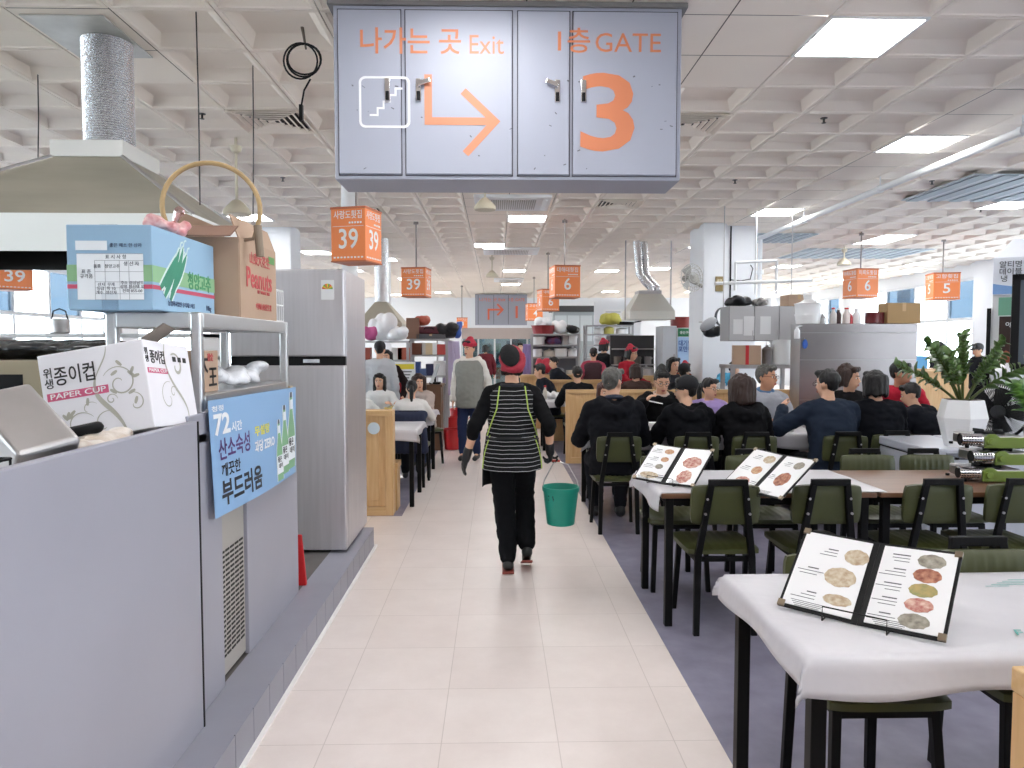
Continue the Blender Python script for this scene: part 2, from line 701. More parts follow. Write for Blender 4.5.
def window_wall(name, X, side, y0, y1, n):
    w = MB()
    t = 0.2
    xa, xb = (X, X + t) if side > 0 else (X - t, X)
    w.b2(xa, xb, y0, y1, 0, 0.85)
    w.b2(xa, xb, y0, y1, 3.2, CEIL + 0.12)
    L = (y1 - y0) / n
    for k in range(n + 1):
        yc = y0 + k * L
        a, b = max(y0, yc - 0.42), min(y1, yc + 0.42)
        w.b2(X - side * 0.28, xb if side > 0 else xa, a, b, 0, CEIL + 0.1)
    struct(w.build('wall_' + name, m_wallp))
    for k in range(n):
        a, b = y0 + k * L + 0.42, y0 + (k + 1) * L - 0.42
        win_n[0] += 1
        f = MB()
        xm = X + side * 0.08
        for z in (0.88, 2.2, 3.17):
            f.b2(xm - 0.04, xm + 0.04, a, b, z - 0.04, z + 0.04)
        f.b2(X - side * 0.12, X + side * 0.1, a, b, 0.83, 0.86)
        npn = 4
        for q in range(npn + 1):
            yy = a + (b - a) * q / npn
            f.b2(xm - 0.045, xm + 0.045, yy - 0.035, yy + 0.035, 0.85, 3.2)
        o = struct(f.build('window_%d' % win_n[0], m_frame))
        gl, gb = MB(), MB()
        for q in range(npn):
            ya, yb = a + (b - a) * q / npn + 0.03, a + (b - a) * (q + 1) / npn - 0.03
            gl.b2(xm - 0.004, xm + 0.004, ya, yb, 0.9, 2.18)
            (gb if q % 2 == 0 else gl).b2(xm - 0.004, xm + 0.004, ya, yb, 2.22, 3.15)
        gl.build('clear_glass', g_clear, o)
        gb.build('blue_glass', g_blue, o)


window_wall('right', X_R, 1, Y_N, Y_F, 5)
window_wall('left', X_L, -1, Y_N, Y_F, 6)
w = MB()
w.b2(X_L - 0.2, X_R + 0.2, Y_F, Y_F + 0.2, 0, CEIL + 0.12)
struct(w.build('wall_back', m_wallp))
w = MB()
w.b2(X_L - 0.2, X_R + 0.2, Y_N - 0.2, Y_N, 0, CEIL + 0.12)
struct(w.build('wall_light_block', m_wallp))  # unseen wall behind the camera, added to cut light from behind

# columns
def column(nm, px0, px1, Y, py, d, labelless=True):
    a, b = at(px0, py, Y).x, at(px1, py, Y).x
    m = MB()
    m.b2(a, b, Y, Y + d, 0, CEIL + 0.05)
    o = struct(m.build(nm, m_wallp, bevel=0.02))
    return a, b, o


cA, cB, col1 = column('column', 703, 757, 11.9, 280, 0.85)
tr = MB()
tr.cyl((cA + 0.44, 11.88, 1.9), (cA + 0.44, 11.88, CEIL - 0.01), 0.012)
tr.tube([(cA + 0.44, 11.87, 2.62), (cA + 0.6, 11.86, 2.6), (cA + 0.76, 11.87, 2.63), (cA + 0.8, 11.87, 2.8), (cA + 0.76, 11.87, 2.86)], 0.008, 6)
tag(tr.build('power_cable', BLACKP), 'black cable running down the big white column', 'cable')
column('column_rear', 261, 291, 12.2, 250, 0.6)
column('column_side', 375, 388, 17.0, 300, 0.5)
column('column_right', 909, 925, 21.5, 320, 0.7)

# ceiling pipe on the right
pp = MB()
a, b = fl(1024, 122, 3.36), fl(770, 238, 3.36)
px_ = (a.x + b.x) / 2
pp.cyl((px_, 0.5, 3.36), (px_, b.y, 3.36), 0.036, n=16)
pp.cyl((px_, b.y, 3.40), (px_, b.y, 2.2), 0.036, n=16)
for yy in (4.0, 6.2, 8.5, 10.6):
    pp.cyl((px_, yy - 0.03, 3.36), (px_, yy + 0.03, 3.36), 0.045, n=16)
    pp.cyl((px_, yy, 3.4), (px_, yy, CEIL + 0.06), 0.006, n=8)
pp.cyl((px_, b.y, 2.75), (px_, b.y, 2.82), 0.06, n=16)
tag(pp.build('ceiling_pipe', WHITEP, smooth=True), 'long white pipe hanging under the ceiling on the right', 'pipe')

# square louvre vents
m_dark = flat('#4a4540', 0.8)
for c_, lab in zip(vent_cells, ('square louvre vent in ceiling left of the big overhead sign', 'square louvre vent in ceiling at the right edge of the big overhead sign', 'square louvre vent in ceiling above the largest orange cube sign', 'square louvre vent in ceiling above the nearer orange number 6 sign')):
    t = thing('ceiling_vent', lab, 'vent', (GX0 + (c_[0] + 0.5) * GP, GY0 + (c_[1] + 0.5) * GP, CEIL), 0, 'square ceiling vents')
    MB().box((0, 0, 0.005), (0.5, 0.5, 0.01)).build('backing', m_dark, t)
    lv = MB()
    for k in range(5):
        h = 0.29 - k * 0.055
        for s in (-1, 1):
            lv.box((s * h, 0, -0.012), (0.035, 2 * h + 0.035, 0.006), (0, s * 0.6, 0))
            lv.box((0, s * h, -0.012), (2 * h + 0.035, 0.035, 0.006), (-s * 0.6, 0, 0))
    lv.box((0, 0, -0.012), (0.06, 0.06, 0.006))
    lv.build('louvre', m_ceil, t)

# ceiling air conditioners over the aisle
for (pa, pb, py0, py1, lab) in ((476, 546, 194, 211, 'white ceiling air conditioner cassette right behind the big overhead sign'), (484, 536, 246, 256, 'white ceiling air conditioner cassette above the aisle behind the nearest one'), (494, 522, 277, 283, 'farthest white ceiling air conditioner cassette above the aisle')):
    p0, p1 = fl(pa, py1, CEIL - 0.02), fl(pb, py0, CEIL - 0.02)
    cx, cy = (p0.x + fl(pb, py1, CEIL).x) / 2, (p0.y + p1.y) / 2
    wx = abs(fl(pb, py1, CEIL).x - p0.x)
    t = thing('air_conditioner', lab, 'air conditioner', (cx, cy, CEIL))
    ac = MB()
    ac.box((0, 0, -0.02), (wx, 0.95, 0.04))
    ac.build('housing', WHITEP, t, bevel=0.01)
    gr = MB()
    for k in range(22):
        gr.box((-0.3 * wx + k * 0.6 * wx / 21, 0, -0.045), (0.012, 0.6, 0.012))
    gr.build('grille', flat('#b8b6b4', 0.6), t)
    fp = MB()
    for s in (-1, 1):
        fp.box((s * wx * 0.42, 0, -0.043), (wx * 0.07, 0.7, 0.008), (0, s * 0.3, 0))
    fp.build('flap', WHITEP, t)

# long slatted vents towards the windows
for (xa, xb, ya, yb, lab) in ((5.4, 8.6, 8.3, 9.8, 'wide grey slatted ceiling vent near the right edge of the room'), (6.2, 8.8, 14.6, 16.2, 'wide grey slatted ceiling vent farther back behind the nearer one'), (3.9, 5.6, 12.7, 13.8, 'narrow grey slatted ceiling vent beside the end of white pipe')):
    t = thing('ceiling_vent', lab, 'vent', ((xa + xb) / 2, (ya + yb) / 2, CEIL), 0, 'slatted ceiling vents')
    MB().box((0, 0, 0.0), (xb - xa, yb - ya, 0.012)).build('backing', flat('#c4ccd0', 0.7), t)
    s_ = MB()
    n = 11
    for k in range(n):
        s_.box((-(xb - xa) / 2 + (k + 0.5) * (xb - xa) / n, 0, -0.010), ((xb - xa) / n * 0.55, yb - ya, 0.012))
    s_.build('slat', flat('#8796a0', 0.5), t)

# sprinkler heads, small
sp_me = MB().lathe([(0.03, 0), (0.03, -0.006), (0.009, -0.008), (0.009, -0.04), (0.02, -0.043), (0.018, -0.046)], 12).mesh('sprinkler', flat('#2a2826', 0.4))
for (px, py, lab) in ((205, 124, 'beside the thin hanging wire over the onion box'), (824, 120, 'between the two nearest lights on the right'), (736, 182, 'right of the big overhead sign, lower down'), (935, 181, 'right of the white pipe'), (958, 215, 'beside the rightmost light panel'), (287, 186, 'left of the big overhead sign')):
    p = fl(px, py, CEIL + 0.02)
    o = bpy.data.objects.new('sprinkler', sp_me)
    C.objects.link(o)
    ci, cj = math.floor((p.x - GX0) / GP), math.floor((p.y - GY0) / GP)
    o.location = (GX0 + (ci + .5) * GP, GY0 + (cj + .5) * GP, CEIL + (0.056 if (ci, cj) not in plain else 0))
    tag(o, 'small dark sprinkler head in ceiling ' + lab, 'sprinkler', 'sprinkler heads')

# bell-shaped fixtures hanging from the ceiling
for (px, py, Y, lab) in ((485, 206, 8.8, 'beige bell-shaped fixture hanging just under the big overhead sign'), (492, 275, 16.0, 'small beige bell-shaped fixture hanging far down the aisle'), (237, 210, 7.2, 'beige bell-shaped fixture hanging inside the cane hoop'), (844, 263, 14.5, 'beige bell-shaped fixture hanging left of the 6 6 cube sign')):
    p = at(px, py, Y)
    t = thing('hanging_fixture', lab, 'ceiling fixture', (p.x, Y, p.z))
    MB().lathe([(0.12, -0.05), (0.13, -0.04), (0.125, 0.0), (0.07, 0.06), (0.04, 0.09), (0.02, 0.1)], 20).build('bell', flat('#cfc6b0', 0.5), t, smooth=True)
    MB().cyl((0, 0, 0.09), (0, 0, CEIL - p.z + 0.05), 0.014).lathe([(0.06, CEIL - p.z - 0.03), (0.045, CEIL - p.z - 0.08), (0.015, CEIL - p.z - 0.1)], 14).build('stem', flat('#cfc6b0', 0.5), t)

# wires and the coiled cable
for (px, py0, py1, lab) in ((196, 12, 205, 'long thin dark wire hanging from ceiling down to the cane hoop'), (253, 72, 222, 'second thin dark rod hanging from ceiling beside the cane hoop'), (38, 77, 160, 'thin dark rod holding the range hood, at far left')):
    q = fl(px, py0, CEIL + 0.01)
    e = at(px + (4 if px == 196 else 0), py1, q.y)
    wv = MB()
    wv.tube([q + V((0, 0, 0.06)), (q + e) / 2 + V((0.004, 0, 0)), e], 0.0045, 6)
    tag(wv.build('hanging_wire', flat('#3b3733', 0.5)), lab, 'wire')
q = fl(300, 25, CEIL + 0.06)
t = thing('cable_coil', 'coiled black cable hanging from ceiling left of the big sign', 'cable', q)
ck = MB()
for k in range(3):
    ck.tube([(0.02 * math.sin(k) + 0.105 * math.cos(2 * PI * i / 24), 0.012 * k, -0.22 + 0.01 * k + (0.11 - 0.008 * k) * math.sin(2 * PI * i / 24)) for i in range(24)], 0.006, 6, closed=True)
ck.tube([(0.06, 0, -0.33), (0.02, 0, -0.4), (0.0, 0.0, -0.5)], 0.006, 6)
ck.build('coil', BLACKP, t)
MB().cyl((0.0, 0.02, 0.05), (0.03, 0.02, -0.14), 0.012, 0.006).build('hook', flat('#6d6255', 0.5), t)
MB().box((0, 0, -0.54), (0.022, 0.03, 0.1)).build('plug', BLACKP, t)

# ================================================================ BIG OVERHEAD SIGN
RIB = [0]


def ribbon(pts, wdt, m, name, parent, z=0.0):
    """flat painted stroke lying in the local XZ plane, facing -Y"""
    b_ = MB()
    k_ = RIB[0] = RIB[0] + 4
    for (p, q) in zip(pts[:-1], pts[1:]):
        p, q = V((p[0], z, p[1])), V((q[0], z, q[1]))
        d = (q - p).normalized()
        n_ = V((-d.z, 0, d.x)) * wdt / 2
        e = d * wdt / 2
        k_ += 1
        o_ = V((0, -0.00013 * (k_ % 9), 0))
        qd = [p - n_ - e + o_, p + n_ - e + o_, q + n_ + e + o_, q - n_ + e + o_]
        b_.add(qd + [v_ + V((0, 0.0004, 0)) for v_ in qd], [(0, 1, 2, 3), (7, 6, 5, 4), (0, 4, 5, 1), (1, 5, 6, 2), (2, 6, 7, 3), (3, 7, 4, 0)])
    return b_.build(name, m, parent)


m_or = flat('#d5835d', 0.45)
m_or2 = flat('#d38b69', 0.45)
YS = 4.25
pa, pb = at(333, 10, YS), at(682, 8, YS)
pz = at(510, 180, YS).z
zt = CEIL - 0.012
W = pb.x - pa.x
xc = (pa.x + pb.x) / 2
sign = thing('gate_sign', 'big grey cabinet sign under the ceiling with Exit arrow and GATE 3', 'sign', (xc, YS, pz))
H = zt - pz
MB().b2(-W / 2, W / 2, 0.0, 0.36, 0, H).build('cabinet', SIGNGREY, sign, bevel=0.006)
MB().b2(-W / 2 - 0.03, W / 2 + 0.03, -0.02, 0.38, H - 0.02, H + 0.006).build('top_flange', flat('#7e7c7c', 0.5), sign)


def sx(px, py=100):
    return at(px, py, YS).x - xc


def sz(py, px=510):
    return at(px, py, YS).z - pz


for (x0, x1) in ((338, 402), (405, 513), (517, 570), (572, 677)):
    d_ = MB()
    d_.b2(sx(x0) + 0.006, sx(x1) - 0.006, -0.016, 0.0, sz(175), sz(12))
    dd = d_.build('door', SIGNGREY, sign, bevel=0.004)
    g = MB()
    a, b, c, d = sx(x0), sx(x1), sz(176.5), sz(10.5)
    for q in ((a, a + 0.005, c, d), (b - 0.005, b, c, d), (a, b, c, c + 0.005), (a, b, d - 0.005, d)):
        g.b2(q[0], q[1], -0.003, 0.0, q[2], q[3])
    g.build('door_gap', flat('#4c4a50', 0.8), dd)
for (px, turn) in ((388, 0), (419, 1), (557, -1), (583, 0)):
    h = MB()
    h.box((sx(px), -0.022, sz(92)), (0.03, 0.012, 0.125))
    if turn:
        h.box((sx(px) + turn * 0.03, -0.038, sz(85)), (0.075, 0.014, 0.026), (0, -turn * 0.35, 0))
    h.box((sx(px), -0.03, sz(98)), (0.02, 0.006, 0.05), mi=1)
    h.build('handle', [CHROME, BLACKP], sign, bevel=0.003)
FY = -0.0175
text('lettering', '나가는 곳', 0.155, (sx(411), FY, sz(45)), FACE_CAM, m_or, sign, 0.012, width=sx(461) - sx(361))
text('lettering', 'Exit', 0.15, (sx(486), FY, sz(47)), FACE_CAM, m_or2, sign, 0.0, width=sx(503) - sx(469))
text('lettering', '1층', 0.15, (sx(571.5), FY, sz(43)), FACE_CAM, m_or, sign, 0.008, width=sx(588) - sx(556))
text('lettering', 'GATE', 0.15, (sx(627), FY, sz(44)), FACE_CAM, m_or, sign, 0.0, width=sx(660) - sx(595))
text('lettering', '3', 0.60, (sx(608), FY, sz(117)), FACE_CAM, m_or, sign, 0.016, width=sx(634) - sx(580))
ar = MB()
ribbon([(sx(428.5), sz(80)), (sx(428.5), sz(122.5)), (sx(490), sz(122.5))], sx(432) - sx(424.5), m_or2, 'arrow', sign, FY)
ribbon([(sx(466), sz(95)), (sx(495), sz(122.5)), (sx(468), sz(152))], sx(432) - sx(424.5), m_or2, 'arrow', sign, FY)
rr_ = []
for (cx_, cz_, a0) in ((404, 85, 0), (366, 85, 90), (366, 123, 180), (404, 123, 270)):
    for k in range(5):
        t_ = R(a0 + k * 22.5)
        rr_.append((sx(cx_) + 0.03 * math.cos(t_), sz(cz_) + 0.03 * math.sin(t_)))
rr_.append(rr_[0])
ribbon(rr_, 0.013, WHITEP, 'stair_symbol', sign, FY)
st = [(371, 117), (378, 117), (378, 110), (384, 110), (384, 103.5), (390, 103.5), (390, 97), (396, 97), (396, 90.5), (402, 90.5)]
ribbon([(sx(a), sz(b)) for a, b in st], 0.011, WHITEP, 'stair_symbol', sign, FY)
sc = MB()
r2 = random.Random(3)
for k in range(26):
    x_, z_ = r2.uniform(-W / 2 + 0.05, W / 2 - 0.05), r2.uniform(0.05, H * 0.6)
    sc.box((x_, FY, z_), (r2.uniform(0.004, 0.02), 0.0006, r2.uniform(0.003, 0.008)), (0, r2.uniform(-1, 1), 0))
sc.build('scratch_mark', flat('#6b6a70', 0.6), sign)


# ================================================================ ORANGE CUBE SIGNS
m_cube = mat('orange_sign', '#f08a4e', 0.4)
m_cubed = flat('#b9653f', 0.5)


def cube_sign(px, py0, py1, w, Y, rz, num, name_, label, small=True, rod=True):
    p0, p1 = at(px, py0, Y), at(px, py1, Y)
    h = p0.z - p1.z
    t = thing('cube_sign', label, 'sign', (p1.x, Y, p1.z), R(rz), 'orange hanging cube signs')
    MB().box((0, 0, h / 2), (w, w, h)).build('lamp_box', m_cube, t, bevel=0.004)
    MB().box((0, 0, h), (w + 0.01, w + 0.01, 0.02)).build('top_cap', m_cubed, t)
    MB().box((0, 0, 0), (w + 0.006, w + 0.006, 0.012)).build('bottom_cap', m_cubed, t)
    if rod:
        MB().cyl((0, 0, h), (0, 0, CEIL - p1.z + 0.03), 0.012, n=8).cyl((0, 0, CEIL - p1.z - 0.03), (0, 0, CEIL - p1.z + 0.01), 0.04, n=10).build('rod', flat('#8d8580', 0.4), t)
    for k in range(4):
        a = k * PI / 2
        n_ = V((math.sin(a), -math.cos(a), 0)) * (w / 2 + 0.0012)
        rot = (PI / 2, 0, a)
        text('lettering', num, h * 0.52, n_ + V((0, 0, h * 0.40)), rot, WHITEP, t, 0.012, width=w * (0.56 if len(num) > 1 else 0.27))
        text('lettering', name_, h * 0.17, n_ + V((0, 0, h * 0.86)), rot, WHITEP, t, 0.006, width=w * 0.82)
        tx = V((math.cos(a), math.sin(a), 0))
        b_ = MB()
        b_.box(n_ + V((0, 0, h * 0.655)), (w * 0.9, 0.001, h * 0.008), (0, 0, a))
        for q in range(9):
            b_.box(n_ + V((0, 0, h * 0.07)) + tx * (-0.4 + q * 0.1) * w, (w * 0.06, 0.001, h * 0.03), (0, 0, a))
        for q in range(5):
            b_.box(n_ + V((0, 0, h * 0.72)) + tx * (0.05 + q * 0.08) * w, (w * 0.05, 0.001, h * 0.035), (0, 0, a))
        b_.build('lettering', WHITEP, t)


cube_sign(357, 211, 263, 0.345, 7.0, -16, '39', '사랑도횟집', 'largest orange cube sign 39, hanging above the steel refrigerator')
cube_sign(416.5, 269, 297, 0.385, 11.7, -8, '39', '사랑도횟집', 'smaller orange cube sign 39, hanging second along the aisle on the left')
cube_sign(564.5, 267, 298, 0.40, 11.5, 8, '6', '대해대횟집', 'larger orange cube sign 6 hanging over the right side of the aisle')
cube_sign(548, 290, 311, 0.37, 15.5, 14, '6', '대해대횟집', 'orange cube sign 6 partly behind the larger one')
cube_sign(534, 304, 320.5, 0.42, 21.0, 8, '4', '고성횟집', 'tiny orange cube sign 4 far down the aisle')
cube_sign(860, 270, 298, 0.40, 12.7, 8, '6', '미륵도횟집', 'orange cube sign showing 6 on two faces, above the steel stall')
cube_sign(942, 274, 300, 0.44, 13.4, -13, '5', '고향횟집', 'orange cube sign 5 in front of the right windows')
cube_sign(10, 259, 290, 0.40, 9.5, -42, '39', '사랑도횟집', 'orange cube sign 39 at the far left under the range hood')
cube_sign(462, 318, 328, 0.34, 24.0, 5, '1', '서호횟집', 'tiny orange cube sign left of the far Exit sign')

# far cabinet sign over the aisle
YF = 27.5
a, b = at(475, 300, YF), at(527, 325, YF)
fs = thing('gate_sign', 'small grey cabinet sign with arrow and 1 far down the aisle', 'sign', ((a.x + b.x) / 2, YF, b.z))
w_, h_ = b.x - a.x, CEIL - 0.02 - b.z
MB().b2(-w_ / 2, w_ / 2, 0, 0.36, 0, h_).build('cabinet', mat('sign_grey_far', '#9a9ca8', 0.5), fs)
g = MB()
for x_ in (-0.44, -0.14, 0.14):
    g.b2(x_ * w_ - 0.008, x_ * w_ + 0.008, -0.004, 0, 0.03, h_ - 0.03)
g.build('door_gap', flat('#4c4a50'), fs)
m_or3 = flat('#d9694a', 0.5)
text('lettering', '나가는 곳 Exit', 0.15, (-0.17 * w_, -0.006, h_ * 0.82), FACE_CAM, m_or3, fs, 0.006, width=0.5 * w_)
text('lettering', '1층 GATE', 0.15, (0.3 * w_, -0.006, h_ * 0.82), FACE_CAM, m_or3, fs, 0.006, width=0.3 * w_)
text('lettering', '1', 0.62, (0.3 * w_, -0.006, h_ * 0.4), FACE_CAM, m_or3, fs, 0.02)
ribbon([(-0.24 * w_, h_ * 0.2), (-0.24 * w_, h_ * 0.5), (0.02 * w_, h_ * 0.5)], 0.07, m_or3, 'arrow', fs, -0.006)
ribbon([(-0.06 * w_, h_ * 0.66), (0.03 * w_, h_ * 0.5), (-0.06 * w_, h_ * 0.34)], 0.07, m_or3, 'arrow', fs, -0.006)

# ================================================================ LEFT STALL
ZP = 0.15
# foreground counter front
t = thing('stall_counter', 'large plain grey panel closing the stall counter, at lower left', 'counter', (-1.075, 0, ZP))
MB().b2(-0.03, 0.0, 0.55, 2.66, 0, 1.13).build('panel', GREYP, t, bevel=0.004)
MB().b2(-0.03, 0.002, 2.66, 2.668, 0, 1.128).build('gap_shade_strip', BLACKP, t)  # black strip stands in for the shaded gap between the panels
t = thing('stall_counter', 'narrow grey panel at the corner of the stall counter, below the banner', 'counter', (-1.075, 0, ZP))
MB().b2(-0.075, -0.040, 2.672, 2.985, 0, 1.145).build('panel', GREYP, t, bevel=0.004)
# worktop inside
t = thing('stall_worktop', 'steel worktop behind the large grey counter panel', 'worktop', (-1.5, 1.7, ZP))
MB().b2(-0.38, 0.385, -1.1, 1.14, 1.035, 1.065).build('top', STEEL2, t)
for x_, y_ in ((-0.34, -1.0), (0.34, -1.0), (-0.34, 0.9), (0.34, 0.9)):
    MB().box((x_, y_, 0.517), (0.04, 0.04, 1.034)).build('leg', STEEL2, t)
WT = ZP + 1.065
# second counter: cooler with grille and grey panel
t = thing('drink_cooler', 'low cooler with perforated steel grille behind the blue banner', 'cooler', (-1.4, 3.55, ZP))
MB().b2(-0.35, 0.255, -0.76, 0.62, 0.02, 0.78).build('body', STEEL2, t)
MB().b2(0.255, 0.275, -0.24, 0.60, 0.0, 0.86).build('panel', GREYP, t, bevel=0.003)
g = MB()
g.b2(0.255, 0.262, -0.54, -0.25, 0.02, 0.78)
for k in range(22):
    for q in range(5):
        g.box((0.263, -0.51 + q * 0.055, 0.10 + k * 0.021), (0.003, 0.042, 0.009), mi=1)
g.build('grille', [flat('#a9a59f', 0.5), flat('#2c2a29', 0.8)], t)

# white metal rack
RX0, RX1, RY0, RY1 = -1.47, -1.15, 2.86, 4.02
t = thing('storage_rack', 'pale metal rack carrying the onion box and Peanuts box', 'rack', (0, 0, ZP))
m_rack = mat('rack_steel', '#cfcfd0', 0.3, 0.85)
for x_ in (RX0, RX1):
    for y_ in (RY0, RY1):
        MB().b2(x_ - 0.02, x_ + 0.02, y_ - 0.02, y_ + 0.02, 0.781, 1.53).build('post', m_rack, t, bevel=0.008)
for (za, zb) in ((1.47, 1.53), (1.15, 1.21)):
    s_ = MB()
    s_.b2(RX0 + 0.02, RX1 - 0.005, RY0 + 0.02, RY1 - 0.02, zb - 0.012, zb)
    s_.b2(RX1 - 0.018, RX1 + 0.018, RY0 + 0.02, RY1 - 0.02, za, zb - 0.001)
    s_.b2(RX0 - 0.018, RX0 + 0.018, RY0 + 0.02, RY1 - 0.02, za, zb - 0.001)
    s_.b2(RX0 + 0.02, RX1 - 0.02, RY0 - 0.018, RY0 + 0.018, za, zb - 0.001)
    s_.b2(RX0 + 0.02, RX1 - 0.02, RY1 - 0.018, RY1 + 0.018, za, zb - 0.001)
    s_.build('shelf', m_rack, t, bevel=0.004)
MB().b2(RX1 - 0.022, RX1 + 0.022, RY1 - 0.022, RY1 + 0.022, 1.08, 1.16).build('post_clip', BLACKP, t)
SH1, SH2 = ZP + 1.53, ZP + 1.21

# chili / onion carton
p0, p1 = at(68, 305, 2.72), at(153, 303, 2.72)
bx0, bx1 = p0.x, p1.x
bz0, bz1 = SH1 + 0.001, at(110, 224.5, 2.72).z
yb0, yb1 = 2.72, 3.31
t = thing('vegetable_carton', 'pale blue cardboard carton printed with green chili peppers, on rack', 'box', ((bx0 + bx1) / 2, (yb0 + yb1) / 2, bz0))
w, d, h = bx1 - bx0, yb1 - yb0, bz1 - bz0
BL1, BL2 = mat('carton_blue', '#96b9d4', 0.55), None
cb = MB()
cb.box((0, 0, h / 2), (w, d, h))
cb.build('carton', [BL1], t, bevel=0.004)
s_ = MB()
hx, hy = w / 2 + 0.0012, d / 2 + 0.0012
s_.b2(-w / 2, w / 2, -hy, -hy + 0.0005, h * 0.335, h * 0.53, 0)
s_.b2(hx - 0.0005, hx, -d / 2, d / 2, h * 0.335, h * 0.53, 0)
s_.b2(-w / 2, w / 2, -hy, -hy + 0.0005, h * 0.25, h * 0.30, 1)
s_.b2(hx - 0.0005, hx, -d / 2, d / 2, h * 0.25, h * 0.30, 1)
s_.build('printed_band', [flat('#8fbb8e', 0.6), flat('#c9566f', 0.6)], t)
lb = MB()
lb.b2(-w * 0.38, w * 0.40, -hy - 0.001, -hy - 0.0004, h * 0.12, h * 0.66, 0)
lb.b2(-w * 0.39, -w * 0.02, -hy - 0.001, -hy - 0.0004, h * 0.70, h * 0.81, 0)
zz = [0.12, 0.19, 0.26, 0.33, 0.45, 0.58, 0.66]
for k in range(len(zz)):
    lb.b2(-w * (0.17 if k < 6 else 0.38), w * 0.40, -hy - 0.0014, -hy - 0.0011, h * zz[k] - 0.0006, h * zz[k] + 0.0006, 1)
for x_ in (-0.17, -0.05, 0.12, 0.23):
    lb.b2(x_ * w - 0.0006, x_ * w + 0.0006, -hy - 0.0014, -hy - 0.0011, h * 0.12, h * 0.58, 1)
lb.build('label', [flat('#ecf1f5', 0.6), flat('#8b9098', 0.6)], t)
tx_ = flat('#5d646e', 0.6)
text('lettering', '표 시 사 항', 0.017, (0.08 * w, -hy - 0.0016, h * 0.62), FACE_CAM, tx_, t)
text('lettering', '표 준\n규격품', 0.017, (-0.27 * w, -hy - 0.0016, h * 0.42), FACE_CAM, tx_, t)
text('lettering', '품종   청양고추', 0.015, (-0.03 * w, -hy - 0.0016, h * 0.51), FACE_CAM, tx_, t)
text('lettering', '생 산 자', 0.017, (0.26 * w, -hy - 0.0016, h * 0.54), FACE_CAM, tx_, t)
text('lettering', '산지  무게\n등급  특 10\n개수  생산자', 0.0145, (-0.04 * w, -hy - 0.0016, h * 0.25), FACE_CAM, tx_, t)
text('lettering', '주소 경상남도\n성명 정산댁 외\n전화 055-00', 0.0145, (0.265 * w, -hy - 0.0016, h * 0.27), FACE_CAM, tx_, t)
text('lettering', '좋은 채소 한 상자', 0.016, (0.2 * w, -hy - 0.0016, h * 0.755), FACE_CAM, flat('#3d4c6d'), t)
text('lettering', '청양고추', 0.075, (hx + 0.001, 0.13, h * 0.42), FACE_AISLE, flat('#4d9c6b'), t, 0.02, width=0.24)
text('lettering', '농업회사법인 우리채소마을', 0.022, (hx + 0.001, -0.05, h * 0.10), FACE_AISLE, flat('#3d4c6d'), t, 0.005)
text('lettering', '10kg', 0.03, (hx + 0.001, 0.22, h * 0.10), FACE_AISLE, flat('#3d4c6d'), t, 0.01)
cp = MB()
for k, (y_, z_, L_, a_) in enumerate(((-0.16, 0.34, 0.20, 0.75), (-0.13, 0.36, 0.24, 0.95), (-0.09, 0.36, 0.25, 1.05), (-0.07, 0.32, 0.22, 0.85), (-0.12, 0.30, 0.2, 0.65))):
    pts, rs = [], []
    for i in range(7):
        q = i / 6
        pts.append((0, y_ + (q - 0.5) * L_ * math.cos(a_) + 0.01 * math.sin(q * 3), h * 0.50 + (q - 0.5) * L_ * math.sin(a_)))
        rs.append(0.004 + 0.016 * math.sin(PI * min(1, q * 0.8 + 0.15)))
    M_ = Matrix.Translation((hx, 0, 0)) @ Matrix.Diagonal((0.06, 1, 1, 1))
    cp.tube(pts, [r_ + 0.006 for r_ in rs], 10, 1, M=Matrix.Translation((hx, 0, 0)) @ Matrix.Diagonal((0.03, 1, 1, 1)))
    cp.tube(pts, rs, 10, 0, M=M_)
    e = V(pts[-1])
    cp.tube([e, e + V((0, 0.012, 0.025)), e + V((0, 0.03, 0.03))], 0.004, 6, 1, M=M_)
cp.build('printed_peppers', [flat('#3f8f72', 0.6), flat('#cfe3df', 0.6)], t)
tp = MB()
tp.b2(-0.03, 0.03, -hy - 0.0018, -hy - 0.0008, -0.0, h * 0.2)
tp.b2(-0.03, 0.03, -hy - 0.0018, hy, h, h + 0.001)
tp.build('clear_tape', glass_mat('tape', '#f4f6f8', 0.05), t)

# bag of red meat on the carton
pm = at(158, 224, 3.05)
t = thing('plastic_bag', 'knotted clear plastic bag of pink meat on the blue carton', 'bag', (pm.x + 0.05, 3.05, bz1))
mb = MB()
for k in range(24):
    mb.sph((rnd.uniform(-0.06, 0.05), rnd.uniform(-0.12, 0.10), 0.02 + rnd.uniform(0, 0.045)), (rnd.uniform(0.02, 0.035), rnd.uniform(0.02, 0.035), 0.02), (rnd.random(), rnd.random(), 0), 8)
remesh(mb, 'contents', mat('pink_meat', '#c97c80', 0.3, col2='#e9c9c6', vscale=30), t, 0.008, 2)
mb = MB()
mb.cap((0.03, -0.02, 0.07), (0.05, -0.03, 0.10), 0.012, 0.022, 8)
mb.build('bag_knot', glass_mat('thin_film', '#f3dada', 0.25), t)

